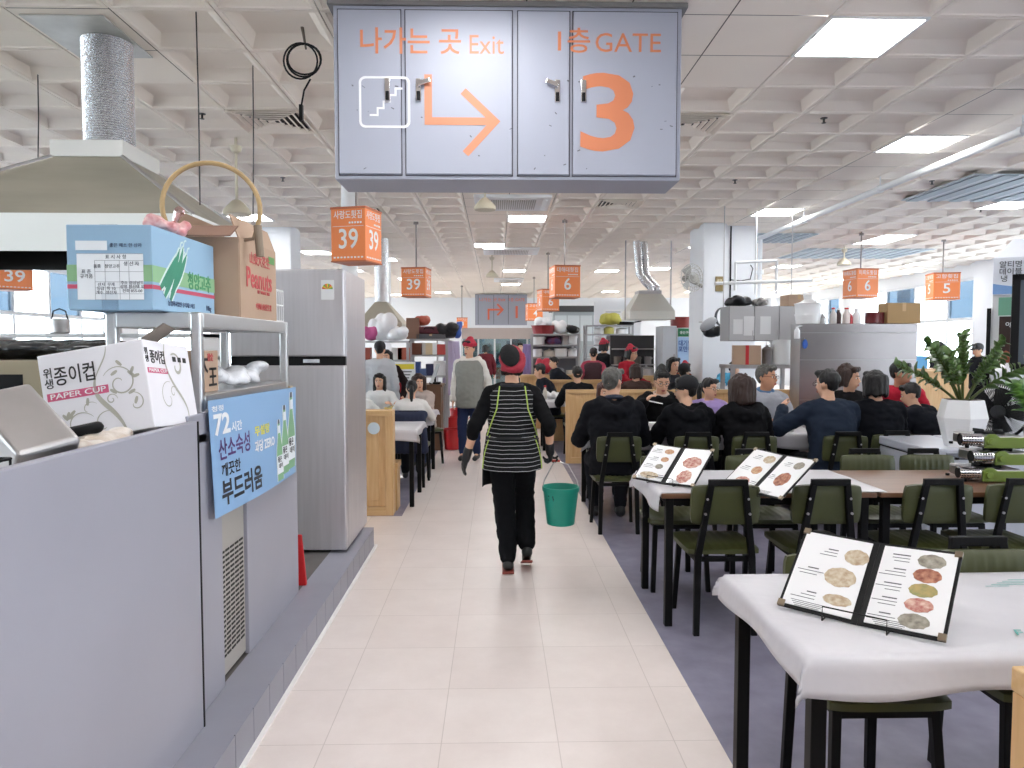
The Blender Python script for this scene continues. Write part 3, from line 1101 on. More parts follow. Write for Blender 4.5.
# peanuts carton
t = thing('peanut_carton', 'open brown cardboard carton printed Peanuts, at the rear of rack', 'box', (-1.295, 3.61, SH1 + 0.001))
w, d, h = 0.29, 0.54, 0.355
cb = MB()
cb.b2(-w / 2, w / 2, -d / 2, d / 2, 0, 0.01)
for s in (-1, 1):
    cb.b2(s * w / 2 - 0.004, s * w / 2 + 0.004, -d / 2, d / 2, 0, h)
    cb.b2(-w / 2, w / 2, s * d / 2 - 0.004, s * d / 2 + 0.004, 0, h)
cb.build('carton', [CARD], t)
fp = MB()
fp.box((w / 2 - 0.02, 0, h + 0.05), (0.006, d, 0.11), (0, -0.35, 0))
fp.box((-w / 2 + 0.02, 0, h + 0.055), (0.006, d, 0.12), (0, 0.35, 0))
fp.build('flap', CARD, t)
MB().box((0, -d / 2 - 0.05, h + 0.02), (w, 0.12, 0.006), (0.5, 0, 0)).build('flap', CARDD, t)
m_rd = flat('#bf4a4c', 0.6)
text('lettering', 'Peanuts', 0.13, (w / 2 + 0.0055, 0.0, h * 0.52), FACE_AISLE, m_rd, t, 0.02, width=0.38)
text('lettering', '山東大花生', 0.06, (w / 2 + 0.0055, 0.01, h * 0.78), FACE_AISLE, m_rd, t, 0.01, width=0.30)
text('lettering', 'NET WEIGHT 20KG', 0.022, (w / 2 + 0.0055, 0.06, h * 0.36), FACE_AISLE, m_rd, t, 0.01)
text('lettering', '中國山東花生米', 0.035, (w / 2 + 0.0055, 0.06, h * 0.16), FACE_AISLE, m_rd, t, 0.01)
MB().b2(w / 2 + 0.004, w / 2 + 0.0055, 0.15, 0.24, h * 0.80, h * 0.90).build('sticker', flat('#5f9a52'), t)

# wire basket with folded cloths
t = thing('wire_basket', 'white wire basket of folded dark cloths at the end of rack', 'basket', (-1.30, 3.965, SH1))
wb = MB()
for z_ in (0.005, 0.09, 0.17):
    wb.tube([(-0.13, -0.07, z_), (0.13, -0.07, z_), (0.13, 0.12, z_), (-0.13, 0.12, z_)], 0.003, 6, closed=True)
for k in range(8):
    for y_ in (-0.07, 0.12):
        wb.cyl((-0.13 + k * 0.037, y_, 0), (-0.13 + k * 0.037, y_, 0.17), 0.0025, n=6)
for k in range(6):
    for x_ in (-0.13, 0.13):
        wb.cyl((x_, -0.07 + k * 0.038, 0), (x_, -0.07 + k * 0.038, 0.17), 0.0025, n=6)
wb.build('wire_frame', WHITEP, t)
fc = MB()
for k, z_ in enumerate((0.025, 0.06, 0.10, 0.14)):
    fc.cap((-0.08, 0.02, z_), (0.08, 0.03, z_ + 0.004), 0.024, 0.02, 10, k % 2)
fc.build('cloth_fold', [flat('#d8d3c8', 0.9), flat('#2d2f3c', 0.9)], t, smooth=True)

# small dawang carton and bag on lower shelf
t = thing('small_carton', 'small brown carton with black brush lettering on the lower shelf', 'box', (-1.27, 3.02, SH2 + 0.001))
MB().b2(-0.09, 0.09, -0.1, 0.13, 0, 0.17).build('carton', CARD, t, bevel=0.003)
text('lettering', '大', 0.09, (0.092, -0.03, 0.115), FACE_AISLE, BLACKP, t, 0.02)
text('lettering', '王', 0.09, (0.092, 0.065, 0.055), FACE_AISLE, BLACKP, t, 0.02)
text('lettering', '참숯', 0.035, (0.092, 0.04, 0.14), FACE_AISLE, m_rd, t, 0.02)
t = thing('plastic_bag', 'flat heap of clear plastic bags on the lower rack shelf', 'bag', (-1.27, 3.5, SH2 + 0.001))
bg = MB()
for k in range(9):
    bg.sph((rnd.uniform(-0.04, 0.06), rnd.uniform(-0.28, 0.28), 0.035 + rnd.uniform(0, 0.05)), (0.06, 0.13, 0.03), (rnd.uniform(-.3, .3), rnd.uniform(-.3, .3), rnd.random()), 10)
remesh(bg, 'bag_film', mat('milky_film', '#d5d7dc', 0.25, bump=0.5, bscale=20), t, 0.012, 1)

# paper cup carton, leaning
t = thing('paper_cup_carton', 'white carton of paper cups leaning on the stall worktop', 'box')
w, d, h = 0.352, 0.34, 0.297
t.location = (-1.2935, 2.61, 1.2395)
t.rotation_euler = (-0.0806, -0.1671, -0.0137)
MB().b2(-w / 2, w / 2, -d / 2, d / 2, 0, h).build('carton', mat('white_card', '#e9e7ec', 0.6), t, bevel=0.004)
MB().box((0.06, 0.1, h + 0.03), (0.2, 0.16, 0.005), (0.0, -0.5, 0.2)).build('flap', flat('#8a8078', 0.8), t)
fy = -d / 2 - 0.001
kk = flat('#2e2b2c', 0.6)
text('lettering', '종이컵', 0.068, (-0.058, fy, h * 0.72), FACE_CAM, kk, t, 0.010, width=0.135, align='CENTER')
text('lettering', '위\n생', 0.036, (-0.147, fy, h * 0.72), FACE_CAM, kk, t, 0.01)
MB().b2(-0.16, 0.045, fy - 0.0004, fy, h * 0.47, h * 0.56).build('printed_band', flat('#cf5f83', 0.6), t)
text('lettering', 'PAPER CUP', 0.025, (-0.057, fy - 0.001, h * 0.515), FACE_CAM, WHITEP, t, 0.006, width=0.185)
m_scr = flat('#b3b1a6', 0.6)


def spiral(b_, cx_, cz_, r0, turns, a0, wd, plane, sgn=1):
    pts = []
    for i in range(36):
        q = i / 35
        a = a0 + sgn * q * turns * 2 * PI
        r_ = r0 * (1 - 0.85 * q)
        pts.append((cx_ + r_ * math.cos(a), cz_ + r_ * math.sin(a)))
    stroke(b_, pts, wd, plane)


def stroke(b_, pts, wd, plane):
    n = len(pts)
    vv = []
    for i, p in enumerate(pts):
        a, c = pts[max(0, i - 1)], pts[min(n - 1, i + 1)]
        d_ = V((c[0] - a[0], c[1] - a[1])).normalized()
        k = wd * (0.35 + 0.65 * math.sin(PI * (i + 0.5) / n)) / 2
        for s in (-1, 1):
            x_, z_ = p[0] - s * d_.y * k, p[1] + s * d_.x * k
            vv.append((x_, fy - 0.0004, z_) if plane == 0 else (w / 2 + 0.0014, x_, z_))
    b_.add(vv, [(2 * i, 2 * i + 1, 2 * i + 3, 2 * i + 2) for i in range(n - 1)])


def bez(p0, p1, p2, p3, n=20):
    return [tuple((1 - t_) ** 3 * a + 3 * (1 - t_) ** 2 * t_ * b + 3 * (1 - t_) * t_ * t_ * c + t_ ** 3 * e for a, b, c, e in zip(p0, p1, p2, p3)) for t_ in [i / n for i in range(n + 1)]]


sw = MB()
stroke(sw, bez((0.085, 0.005), (0.06, 0.10), (-0.02, 0.11), (0.005, 0.19)), 0.016, 0)
stroke(sw, bez((0.005, 0.19), (0.03, 0.24), (0.05, 0.25), (0.055, 0.29)), 0.005, 0)
spiral(sw, 0.085, 0.165, 0.06, 1.3, 2.6, 0.005, 0, -1)
spiral(sw, 0.05, 0.115, 0.02, 1.2, 0, 0.004, 0)
spiral(sw, 0.125, 0.09, 0.04, 0.8, 2.0, 0.004, 0, -1)
spiral(sw, -0.07, 0.04, 0.06, 0.6, 0.5, 0.004, 0)
spiral(sw, 0.02, 0.035, 0.05, 0.6, 1.0, 0.004, 0)
spiral(sw, -0.03, 0.09, 0.035, 0.5, 0.6, 0.003, 0)
for (x_, z_, a_) in ((-0.10, 0.085, 1.2), (-0.085, 0.09, 0.7), (-0.11, 0.08, 2.2), (-0.095, 0.078, 0.2), (0.13, 0.2, 1.1), (0.14, 0.18, 0.2), (0.125, 0.19, 2.4), (0.09, 0.23, 2.3), (0.07, 0.2, 0.5), (0.06, 0.14, 2.5), (0.12, 0.13, 0.4), (0.13, 0.1, 1.2), (-0.03, 0.12, 1.4)):
    stroke(sw, [(x_ + q * 0.025 * math.cos(a_), z_ + q * 0.025 * math.sin(a_)) for q in (-0.5, -0.25, 0, 0.25, 0.5)], 0.011, 0)
sw.build('printed_scroll', m_scr, t)
sw = MB()
stroke(sw, bez((0.09, 0.02), (0.12, 0.12), (-0.08, 0.14), (-0.02, 0.29)), 0.012, 1)
spiral(sw, 0.05, 0.215, 0.05, 0.9, 2.2, 0.012, 1, -1)
spiral(sw, -0.04, 0.10, 0.06, 0.9, 1.2, 0.004, 1)
spiral(sw, 0.0, 0.12, 0.025, 1.0, 0.2, 0.004, 1)
sw.build('printed_scroll', m_scr, t)
text('lettering', '종이컵', 0.05, (w / 2 + 0.0015, -0.08, h * 0.80), FACE_AISLE, kk, t, 0.012, width=0.10)
text('lettering', '위\n생', 0.026, (w / 2 + 0.0015, -0.155, h * 0.82), FACE_AISLE, kk, t, 0.01)
MB().b2(w / 2 + 0.0006, w / 2 + 0.0014, -0.16, -0.02, h * 0.62, h * 0.68).build('printed_band', flat('#cf5f83', 0.6), t)
text('lettering', 'PAPER CUP', 0.017, (w / 2 + 0.002, -0.09, h * 0.65), FACE_AISLE, WHITEP, t, 0.006, width=0.125)
for k in range(3):
    MB().b2(w / 2 + 0.0006, w / 2 + 0.0016, 0.03 + k * 0.04, 0.055 + k * 0.04, h * 0.78, h * 0.84).build('care_symbol', kk, t)

# steel box tipped over, tray, baskets in the near corner
t = thing('steel_bin', 'tilted stainless steel bin lying on the worktop at left edge', 'container', at(17, 436, 1.95))
t.rotation_euler = (R(12), R(36), R(-24))
sb = MB()
sb.loft([[V((x_ * k, y_ * k, z_)) for x_, y_ in ((-0.125, -0.07), (0.125, -0.07), (0.125, 0.09), (-0.125, 0.09))] for k, z_ in ((0.92, -0.07), (1.0, -0.05), (1.0, 0.05), (0.97, 0.066))])
sb.build('shell', STEEL2, t, bevel=0.012, seg=3)
t = thing('wire_basket', 'black wire basket half hidden under the tilted steel bin', 'basket', (-1.22, 1.62, WT + 0.001))
wb = MB()
for z_ in (0.006, 0.04, 0.07):
    wb.tube([(-0.2, -0.12, z_), (0.08, -0.12, z_), (0.08, 0.12, z_), (-0.2, 0.12, z_)], 0.004, 6, closed=True)
for k in range(10):
    wb.cyl((-0.2 + k * 0.031, -0.12, 0), (-0.2 + k * 0.031, -0.12, 0.07), 0.003, n=6)
    wb.cyl((-0.2 + k * 0.031, 0.12, 0), (-0.2 + k * 0.031, 0.12, 0.07), 0.003, n=6)
wb.build('wire_frame', BLACKP, t)
t = thing('plastic_bag', 'clear plastic bag of beige snacks beside the paper cup carton', 'bag', (-1.19, 2.22, WT + 0.001))
bg = MB()
for k in range(14):
    bg.sph((rnd.uniform(-0.04, 0.03), rnd.uniform(-0.12, 0.14), 0.03 + rnd.uniform(0, 0.025)), (0.04, 0.06, 0.025), (rnd.uniform(-.4, .4), rnd.uniform(-.4, .4), rnd.random()), 9)
remesh(bg, 'bag_film', mat('beige_film', '#b9a692', 0.3, col2='#e3ddd6', vscale=14, bump=0.4, bscale=25), t, 0.01, 1)
t = thing('pan', 'black handled pan tucked between steel bin and carton', 'pan', (-1.40, 2.2, WT + 0.001))
MB().lathe([(0.09, 0), (0.1, 0.01), (0.115, 0.07), (0.12, 0.075), (0.112, 0.072), (0.09, 0.012)], 20).build('bowl', BLACKP, t, smooth=True)
MB().cap((0.1, 0, 0.07), (0.20, 0.03, 0.09), 0.016, 0.018, 10).build('handle', BLACKP, t, smooth=True)

# yellowish cabinet and black tarpaulin further in
p = at(30, 365, 3.2)
t = thing('kitchen_cabinet', 'dull yellowish kitchen cabinet with dark opening at far left', 'cabinet', (p.x - 0.05, 3.4, ZP))
MB().b2(-0.55, 0.21, -0.25, 0.25, 0, 1.34).build('body', flat('#a59a82', 0.6), t, bevel=0.004)
MB().b2(-0.5, 0.05, -0.252, -0.24, 0.85, 1.28).build('opening', BLACKP, t)  # black sheet on the solid body paints the shade inside an opening
t = thing('folded_tarpaulin', 'folded glossy black tarpaulin lying on the yellowish cabinet', 'tarpaulin', (p.x - 0.05, 3.38, ZP + 1.34))
tb = MB()
for k in range(6):
    tb.sph((-0.4 + k * 0.13, rnd.uniform(-.05, .05), 0.045), (0.16, 0.2, 0.045), (0, rnd.uniform(-.06, .06), rnd.uniform(-.2, .2)), 12)
remesh(tb, 'sheet', mat('black_film', '#15171b', 0.2, bump=0.3, bscale=14), t, 0.014, 1)

# small things seen through the rack towards the window
for (px, py, Y, k_, lab) in ((60, 330, 6.25, 0, 'small steel pot on the white shelf by the left window'), (112, 326, 6.25, 1, 'grey steel kettle on the white shelf, seen below the blue carton')):
    p = at(px, py, Y)
    t = thing('pot' if k_ == 0 else 'kettle', lab, 'pot', (p.x, 6.25, ZP + 1.501))
    MB().lathe([(0.06, 0), (0.075, 0.01), (0.075, 0.12), (0.08, 0.125), (0.07, 0.122), (0.06, 0.02)], 16).build('body', STEEL2, t, smooth=True)
    MB().tube([(-0.07, 0, 0.11), (-0.05, 0, 0.19), (0, 0, 0.21), (0.05, 0, 0.19), (0.07, 0, 0.11)], 0.006, 6).build('handle', BLACKP, t)
p = at(100, 345, 6.2)
t = thing('kitchen_shelf', 'white shelf unit standing under the left window behind the rack', 'shelf', (p.x, 6.25, ZP))
MB().b2(-0.9, 0.9, -0.2, 0.2, 0.9, 0.93).b2(-0.9, 0.9, -0.2, 0.2, 1.28, 1.31).b2(-0.9, -0.87, -0.2, 0.2, 0, 1.5).b2(0.87, 0.9, -0.2, 0.2, 0, 1.5).b2(-0.9, 0.9, -0.2, 0.2, 1.47, 1.5).b2(-0.9, 0.9, 0.18, 0.2, 0, 0.9).build('frame', WHITEP, t)

# cane hoop
p = at(212, 208, 3.35)
t = thing('cane_hoop', 'bent cane hoop hanging above the Peanuts carton', 'hoop', p)
h0, h1 = at(168, 212, 3.35) - p, at(256, 212, 3.35) - p
top = at(200, 163, 3.35) - p
pts = []
rx = (h1.x - h0.x) / 2
for i in range(25):
    a = PI + 0.35 - i / 24 * (PI + 0.7)
    pts.append((rx * math.cos(a), 0.3 * (rx * math.cos(a)), top.z * math.sin(a)))
MB().tube(pts, 0.011, 10).build('cane', flat('#b79a6d', 0.5), t, smooth=True)
MB().tube([pts[-1], (pts[-1][0] - 0.02, pts[-1][1], pts[-1][2] - 0.06), (pts[-1][0] - 0.09, pts[-1][1], pts[-1][2] - 0.07)], 0.009, 8).cyl((pts[-1][0], pts[-1][1], pts[-1][2]), (pts[-1][0] + 0.01, pts[-1][1], pts[-1][2] - 0.14), 0.018).build('end_hook', flat('#8a7a68', 0.5), t)

# range hood ---------------------------------------------------------
hc = fl(107, 40, CEIL)
t = thing('range_hood', 'large steel range hood with silver duct over the left stall', 'range hood', (hc.x, hc.y, 0))
Y1, Y2 = -0.62, 0.55
xr = at(193, 230, hc.y + Y1).x - hc.x
xl = -xr - 0.35
zb, zm = at(100, 249, hc.y + Y1).z, at(100, 213, hc.y + Y1).z
zc = at(100, 156, hc.y - 0.25).z
zc2 = at(100, 140, hc.y - 0.25).z


def rect(x0, x1, y0, y1, z):
    return [V((x0, y0, z)), V((x1, y0, z)), V((x1, y1, z)), V((x0, y1, z))]


hb = MB()
hb.loft([rect(xl, xr, Y1, Y2, zb), rect(xl, xr, Y1, Y2, zm)], cap=False)
hb.loft([rect(xl + 0.01, xr - 0.01, Y1 + 0.01, Y2 - 0.01, zm), rect(xl + 0.01, xr - 0.01, Y1 + 0.01, Y2 - 0.01, zb)], cap=False, mi=1)
hb.b2(xl, xr, Y1 - 0.006, Y1, zb - 0.012, zb + 0.02)
hb.build('skirt', [mat('hood_band', '#dfe3e1', 0.35, 0.15), flat('#1b1a19', 0.6)], t)
hp = MB()
hp.loft([rect(xl, xr, Y1, Y2, zm), rect(-0.22, 0.2, -0.25, 0.22, zc)], cap=False)
hp.loft([rect(xl + .01, xr - .01, Y1 + .01, Y2 - .01, zm - .002), rect(-0.21, 0.19, -0.24, 0.21, zc - .01)], cap=False, mi=1)
hp.build('canopy', [HOODST, flat('#1b1a19', 0.6)], t)
for (x_, y_, x2, y2) in ((xr, Y1, 0.2, -0.25), (xr, Y2, 0.2, 0.22), (xl, Y1, -0.22, -0.25)):
    MB().tube([(x_, y_, zm), (x2, y2, zc)], 0.012, 8).build('edge_trim', STEEL, t)
MB().b2(-0.23, 0.21, -0.26, 0.23, zc - 0.005, zc2).build('collar', mat('collar_steel', '#d3d3d0', 0.4, 0.4), t, bevel=0.004)
prof = []
n = 46
for k in range(n * 2 + 1):
    prof.append((0.150 if k % 2 else 0.142, zc2 + (CEIL - zc2 - 0.012) * k / (2 * n)))
MB().lathe(prof, 32).build('duct', mat('foil', '#d2d2d4', 0.24, 1.0, bump=0.6, bscale=45), t, smooth=False)
pl0, pl1 = fl(10, 15, CEIL - 0.01), fl(153, 58, CEIL - 0.01)
MB().b2(pl0.x - hc.x + 0.05, pl1.x - hc.x, pl0.y - hc.y, pl1.y - hc.y, CEIL - 0.012, CEIL - 0.004).build('ceiling_plate', mat('zinc_plate', '#c6c5c0', 0.5, 0.4, var=0.12, vscale=6), t)

# refrigerator -----------------------------------------------------
fr0, fr1 = at(347, 553, 4.93), at(300, 270, 4.93)
fx1 = fr0.x
fd = 0.78
fz0, fz1 = ZP, at(300, 269, 4.93).z
t = thing('refrigerator', 'tall steel two door refrigerator standing on the kerb', 'refrigerator', (fx1 - 0.38, 4.93, fz0))
w, h = 0.76, fz1 - fz0
m_fr = mat('fridge_steel', '#cfccd0', 0.36, 0.75, var=0.05, vscale=2, stretch=(20, 20, 1))
zg = at(320, 361, 4.93).z - fz0
MB().b2(-w / 2, w / 2, 0.06, fd, 0.02, h).build('body', m_fr, t, bevel=0.008)
MB().b2(-w / 2, w / 2, 0, 0.055, zg + 0.03, h).build('door', m_fr, t, bevel=0.01, seg=3)
lo = MB().b2(-w / 2, w / 2, 0, 0.055, 0.02, zg - 0.03).build('door', m_fr, t, bevel=0.01, seg=3)
MB().b2(-w / 2, w / 2, 0.02, 0.06, zg - 0.03, zg + 0.03).build('handle_recess', BLACKP, t)
MB().b2(w / 2 - 0.28, w / 2 - 0.17, 0.012, 0.024, zg - 0.012, zg + 0.012).build('badge', CHROME, t)
for x_ in (-0.3, 0.3):
    for y_ in (0.1, 0.5):
        MB().cyl((x_, y_, 0), (x_, y_, 0.022), 0.022).build('foot', BLACKP, t)
e0 = at(321, 280, 4.93)
lb = MB()
ex, ez = e0.x - (fx1 - 0.38), e0.z - fz0
lb.b2(ex, ex + 0.085, -0.002, 0, ez - 0.13, ez, 0)
lb.build('energy_label', [WHITEP], t)
fan_ = MB()
for k in range(9):
    a = PI * k / 9
    fan_.add([(ex + 0.042, -0.0028, ez - 0.06)] + [(ex + 0.042 + 0.036 * math.cos(a + PI / 9 * q), -0.0028, ez - 0.06 + 0.036 * math.sin(a + PI / 9 * q)) for q in (0, 1)], [(0, 1, 2)], k % 3)
fan_.build('energy_scale', [flat('#69a84a'), flat('#e0c23a'), flat('#d4553a')], t)

# wooden block and red can in the gap beside fridge
rb_ = MB()
rb_.box((-1.155, 4.27, ZP + 0.15), (0.09, 0.03, 0.30), None, 0, 0.45)
tag(rb_.build('red_board', RED, bevel=0.006), 'red plastic piece half hidden between grey panel and refrigerator', 'board')

# blue soju banner on the rack front ---------------------------------
pts4 = [at(219.5, 401, 2.82), at(293, 387, 4.05), at(302, 472, 3.98), at(229, 519, 2.84)]
t = thing('soju_banner', 'blue paper banner with three green bottles hanging from rack', 'banner')
bn = MB()
N = 12


def bpos(u, v_, o=0.0):
    a = pts4[0].lerp(pts4[1], u)
    b = pts4[3].lerp(pts4[2], u)
    p_ = a.lerp(b, v_)
    bow = 0.03 * math.sin(PI * u) * v_
    nrm = V((1, 0.05, 0))
    return V((-1.098 + 0.012 * v_ + bow * 0.6, p_.y, p_.z)) + nrm * o


vv, ff = [], []
for o_ in (0, -0.0015):
    for i in range(N + 1):
        for j in range(N + 1):
            vv.append(bpos(i / N, j / N, o_))
K = (N + 1) ** 2
for i in range(N):
    for j in range(N):
        q = (i * (N + 1) + j, (i + 1) * (N + 1) + j, (i + 1) * (N + 1) + j + 1, i * (N + 1) + j + 1)
        ff.append(q)
        ff.append(tuple(reversed([x_ + K for x_ in q])))
bn.add(vv, ff)
bn.build('sheet', mat('banner_blue', '#86abd2', 0.5), t, smooth=True)


def on_banner(s, u0, u1, v0, v1, m, bold=0.02, o=0.002):
    cu = text('lettering', s, 1.0, (0, 0, 0), (0, 0, 0), m, t, bold, ext=0.0)
    me = cu.data
    xs = [q.co.x for q in me.vertices]
    ys = [q.co.y for q in me.vertices]
    for q in me.vertices:
        u = u0 + (q.co.x - min(xs)) / (max(xs) - min(xs)) * (u1 - u0)
        w_ = v1 + (q.co.y - min(ys)) / (max(ys) - min(ys)) * (v0 - v1)
        q.co = bpos(u, w_, o)
    me.update()


NAVY = flat('#2f3a6e', 0.6)
DK = flat('#2b2f38', 0.6)
on_banner('청정', 0.02, 0.12, 0.05, 0.10, WHITEP)
on_banner('72', 0.03, 0.17, 0.12, 0.31, WHITEP, 0.03)
on_banner('시간', 0.18, 0.28, 0.22, 0.31, WHITEP)
on_banner('산소숙성', 0.055, 0.35, 0.34, 0.53, flat('#5a3f78', 0.6), 0.02)
on_banner('깨끗한', 0.07, 0.24, 0.56, 0.68, DK)
on_banner('부드러움', 0.06, 0.46, 0.70, 0.93, DK, 0.03)
on_banner('무설탕', 0.41, 0.59, 0.32, 0.42, flat('#e3dc5a'), 0.03)
on_banner('과당 ZERO', 0.40, 0.645, 0.46, 0.58, WHITEP, 0.03)
gb = MB()
for (u0, v0, s_) in ((0.715, 0.32, 0.92), (0.805, 0.18, 1.06), (0.915, 0.05, 1.22)):
    prof = [(0.013, 0), (0.017, 0.05), (0.017, 0.12), (0.022, 0.2), (0.044, 0.34), (0.050, 0.42), (0.050, 0.71)]
    for k in range(len(prof) - 1):
        (w0, a0), (w1, a1) = prof[k], prof[k + 1]
        wa, wb = w0 + 0.007, w1 + 0.007
        gb.add([bpos(u0 - wa * s_, v0 + a0 * s_, 0.0019), bpos(u0 + wa * s_, v0 + a0 * s_, 0.0019), bpos(u0 + wb * s_, v0 + a1 * s_, 0.0019), bpos(u0 - wb * s_, v0 + a1 * s_, 0.0019)], [(0, 1, 2, 3)], 2)
        mi = 1 if k == 0 else (0 if k < 4 else 0)
        gb.add([bpos(u0 - w0 * s_, v0 + a0 * s_, 0.0022), bpos(u0 + w0 * s_, v0 + a0 * s_, 0.0022), bpos(u0 + w1 * s_, v0 + a1 * s_, 0.0022), bpos(u0 - w1 * s_, v0 + a1 * s_, 0.0022)], [(0, 1, 2, 3)], mi)
    gb.add([bpos(u0 - .050 * s_, v0 + .42 * s_, 0.0028), bpos(u0 + .050 * s_, v0 + .42 * s_, 0.0028), bpos(u0 + .050 * s_, v0 + .63 * s_, 0.0028), bpos(u0 - .050 * s_, v0 + .63 * s_, 0.0028)], [(0, 1, 2, 3)], 2)
    gb.add([bpos(u0 - .016 * s_, v0 + .07 * s_, 0.0028), bpos(u0 + .016 * s_, v0 + .07 * s_, 0.0028), bpos(u0 + .018 * s_, v0 + .16 * s_, 0.0028), bpos(u0 - .018 * s_, v0 + .16 * s_, 0.0028)], [(0, 1, 2, 3)], 2)
    on_banner('좋은', u0 - 0.04 * s_, u0 + 0.025 * s_, v0 + 0.43 * s_, v0 + 0.50 * s_, DK, 0.03, 0.0034)
    on_banner('데이', u0 - 0.03 * s_, u0 + 0.04 * s_, v0 + 0.51 * s_, v0 + 0.57 * s_, DK, 0.03, 0.0034)
gb.build('printed_bottles', [flat('#7fae86', 0.5), flat('#3c4450', 0.4), flat('#e6ecf0', 0.5)], t)
tg = MB()
p = at(296, 395, 4.03)
tg.box((RX1 + 0.03, 4.03, p.z), (0.012, 0.05, 0.10))
tag(tg.build('hanging_tag', flat('#c9b79c', 0.5)), 'small beige tag hanging beside the blue banner corner', 'tag')

# ================================================================ CHAIRS
def pad_mesh(name, sx_, sy_, sz_, axis, ribs):
    """cushion slab with rounded outline; fine vertical ribs on one face"""
    b_ = MB()
    nx, ny = 28, 10
    e = 4.0

    def pt(i, j, side):
        u = -1 + 2 * i / nx
        v_ = -1 + 2 * j / ny
        fade = max(0.0, 1 - max(abs(u) ** 6, abs(v_) ** 6))
        x_ = u * sx_ / 2 * (1 - 0.05 * abs(v_) ** 5)
        y_ = v_ * sy_ / 2 * (1 - 0.08 * abs(u) ** 5)
        z_ = side * sz_ / 2 * (0.45 + 0.55 * fade)
        if side > 0:
            z_ += ribs * fade * (abs(math.sin(u * PI * 4.5)) - 0.6)
        return (x_, y_, z_)
    vv, ff = [], []
    for side in (1, -1):
        for i in range(nx + 1):
            for j in range(ny + 1):
                vv.append(pt(i, j, side))
    K = (nx + 1) * (ny + 1)
    for i in range(nx):
        for j in range(ny):
            q = (i * (ny + 1) + j, (i + 1) * (ny + 1) + j, (i + 1) * (ny + 1) + j + 1, i * (ny + 1) + j + 1)
            ff.append(q)
            ff.append(tuple(reversed([x_ + K for x_ in q])))
    bd = [i * (ny + 1) for i in range(nx + 1)] + [nx * (ny + 1) + j for j in range(1, ny + 1)] + [i * (ny + 1) + ny for i in range(nx - 1, -1, -1)] + [j for j in range(ny - 1, 0, -1)]
    for a, c in zip(bd, bd[1:] + bd[:1]):
        ff.append((a, a + K, c + K, c))
    return b_.add(vv, ff)


def make_chair(label, loc, rotz, group):
    t = thing('dining_chair', label, 'chair', loc, rotz, group)
    s = pad_mesh('seat', 0.40, 0.40, 0.055, 'z', 0.006).build('seat', GREENV, t, smooth=True)
    s.location = (0, 0.0, 0.445)
    b_ = pad_mesh('backrest', 0.37, 0.215, 0.05, 'y', 0.006).build('backrest', GREENV, t, smooth=True)
    b_.location = (0, -0.195, 0.70)
    b_.rotation_euler = (-PI / 2 + 0.10, 0, 0)
    for x_ in (-1, 1):
        l = MB()
        l.loft([rect2(V((x_ * 0.155, -0.225, 0.0)), 0.016, 0.014), rect2(V((x_ * 0.145, -0.205, 0.42)), 0.018, 0.014), rect2(V((x_ * 0.088, -0.245, 0.825)), 0.016, 0.012)])
        l.build('leg', BLACKM, t, bevel=0.003)
        l = MB()
        l.loft([rect2(V((x_ * 0.175, 0.19, 0.0)), 0.014, 0.014), rect2(V((x_ * 0.155, 0.15, 0.42)), 0.015, 0.015)])
        l.build('leg', BLACKM, t, bevel=0.003)
    MB().b2(-0.104, 0.104, -0.258, -0.232, 0.81, 0.845).build('top_rail', BLACKM, t, bevel=0.004)
    f = MB()
    for x_ in (-1, 1):
        f.b2(x_ * 0.15 - 0.012, x_ * 0.15 + 0.012, -0.2, 0.16, 0.395, 0.42)
    f.b2(-0.15, 0.15, -0.21, -0.185, 0.395, 0.42).b2(-0.15, 0.15, 0.14, 0.165, 0.395, 0.42)
    f.build('seat_frame', BLACKM, t)
    bt = MB()
    for x_ in (-1, 1):
        for z_ in (0.66, 0.74):
            bt.cyl((x_ * (0.118 - 0.11 * (z_ - 0.66)), -0.25, z_), (x_ * (0.118 - 0.11 * (z_ - 0.66)), -0.222, z_), 0.007, n=8)
    bt.build('bolt', STEEL2, t)
    return t


def rect2(c, a, b):
    return [c + V((-a, -b, 0)), c + V((a, -b, 0)), c + V((a, b, 0)), c + V((-a, b, 0))]


CH = []


def chair(x_, y_, rz, label, group):
    if not CH:
        CH.append(make_chair(label, (x_, y_, 0.003), R(rz), group))
        return CH[0]
    return dup(CH[0], (x_, y_, 0.003), R(rz), label, group)


# ================================================================ TABLES
def table(x0, x1, y0, y1, label, group='steel framed dining tables', top=True, ht=0.75):
    t = thing('dining_table', label, 'table', ((x0 + x1) / 2, (y0 + y1) / 2, 0.003), 0, group)
    w, d = (x1 - x0) / 2, (y1 - y0) / 2
    MB().b2(-w, w, -d, d, ht - 0.03, ht - 0.004).build('tabletop', WOODD, t, bevel=0.003)
    for a in (-1, 1):
        for b in (-1, 1):
            MB().box((a * (w - 0.05), b * (d - 0.05), (ht - 0.03) / 2), (0.042, 0.042, ht - 0.032)).build('leg', BLACKM, t, bevel=0.003)
    f = MB()
    for a in (-1, 1):
        f.b2(-w + 0.07, w - 0.07, a * (d - 0.05) - 0.012, a * (d - 0.05) + 0.012, ht - 0.075, ht - 0.031)
        f.b2(a * (w - 0.05) - 0.012, a * (w - 0.05) + 0.012, -d + 0.07, d - 0.07, ht - 0.075, ht - 0.031)
    f.build('apron', BLACKM, t)
    return t


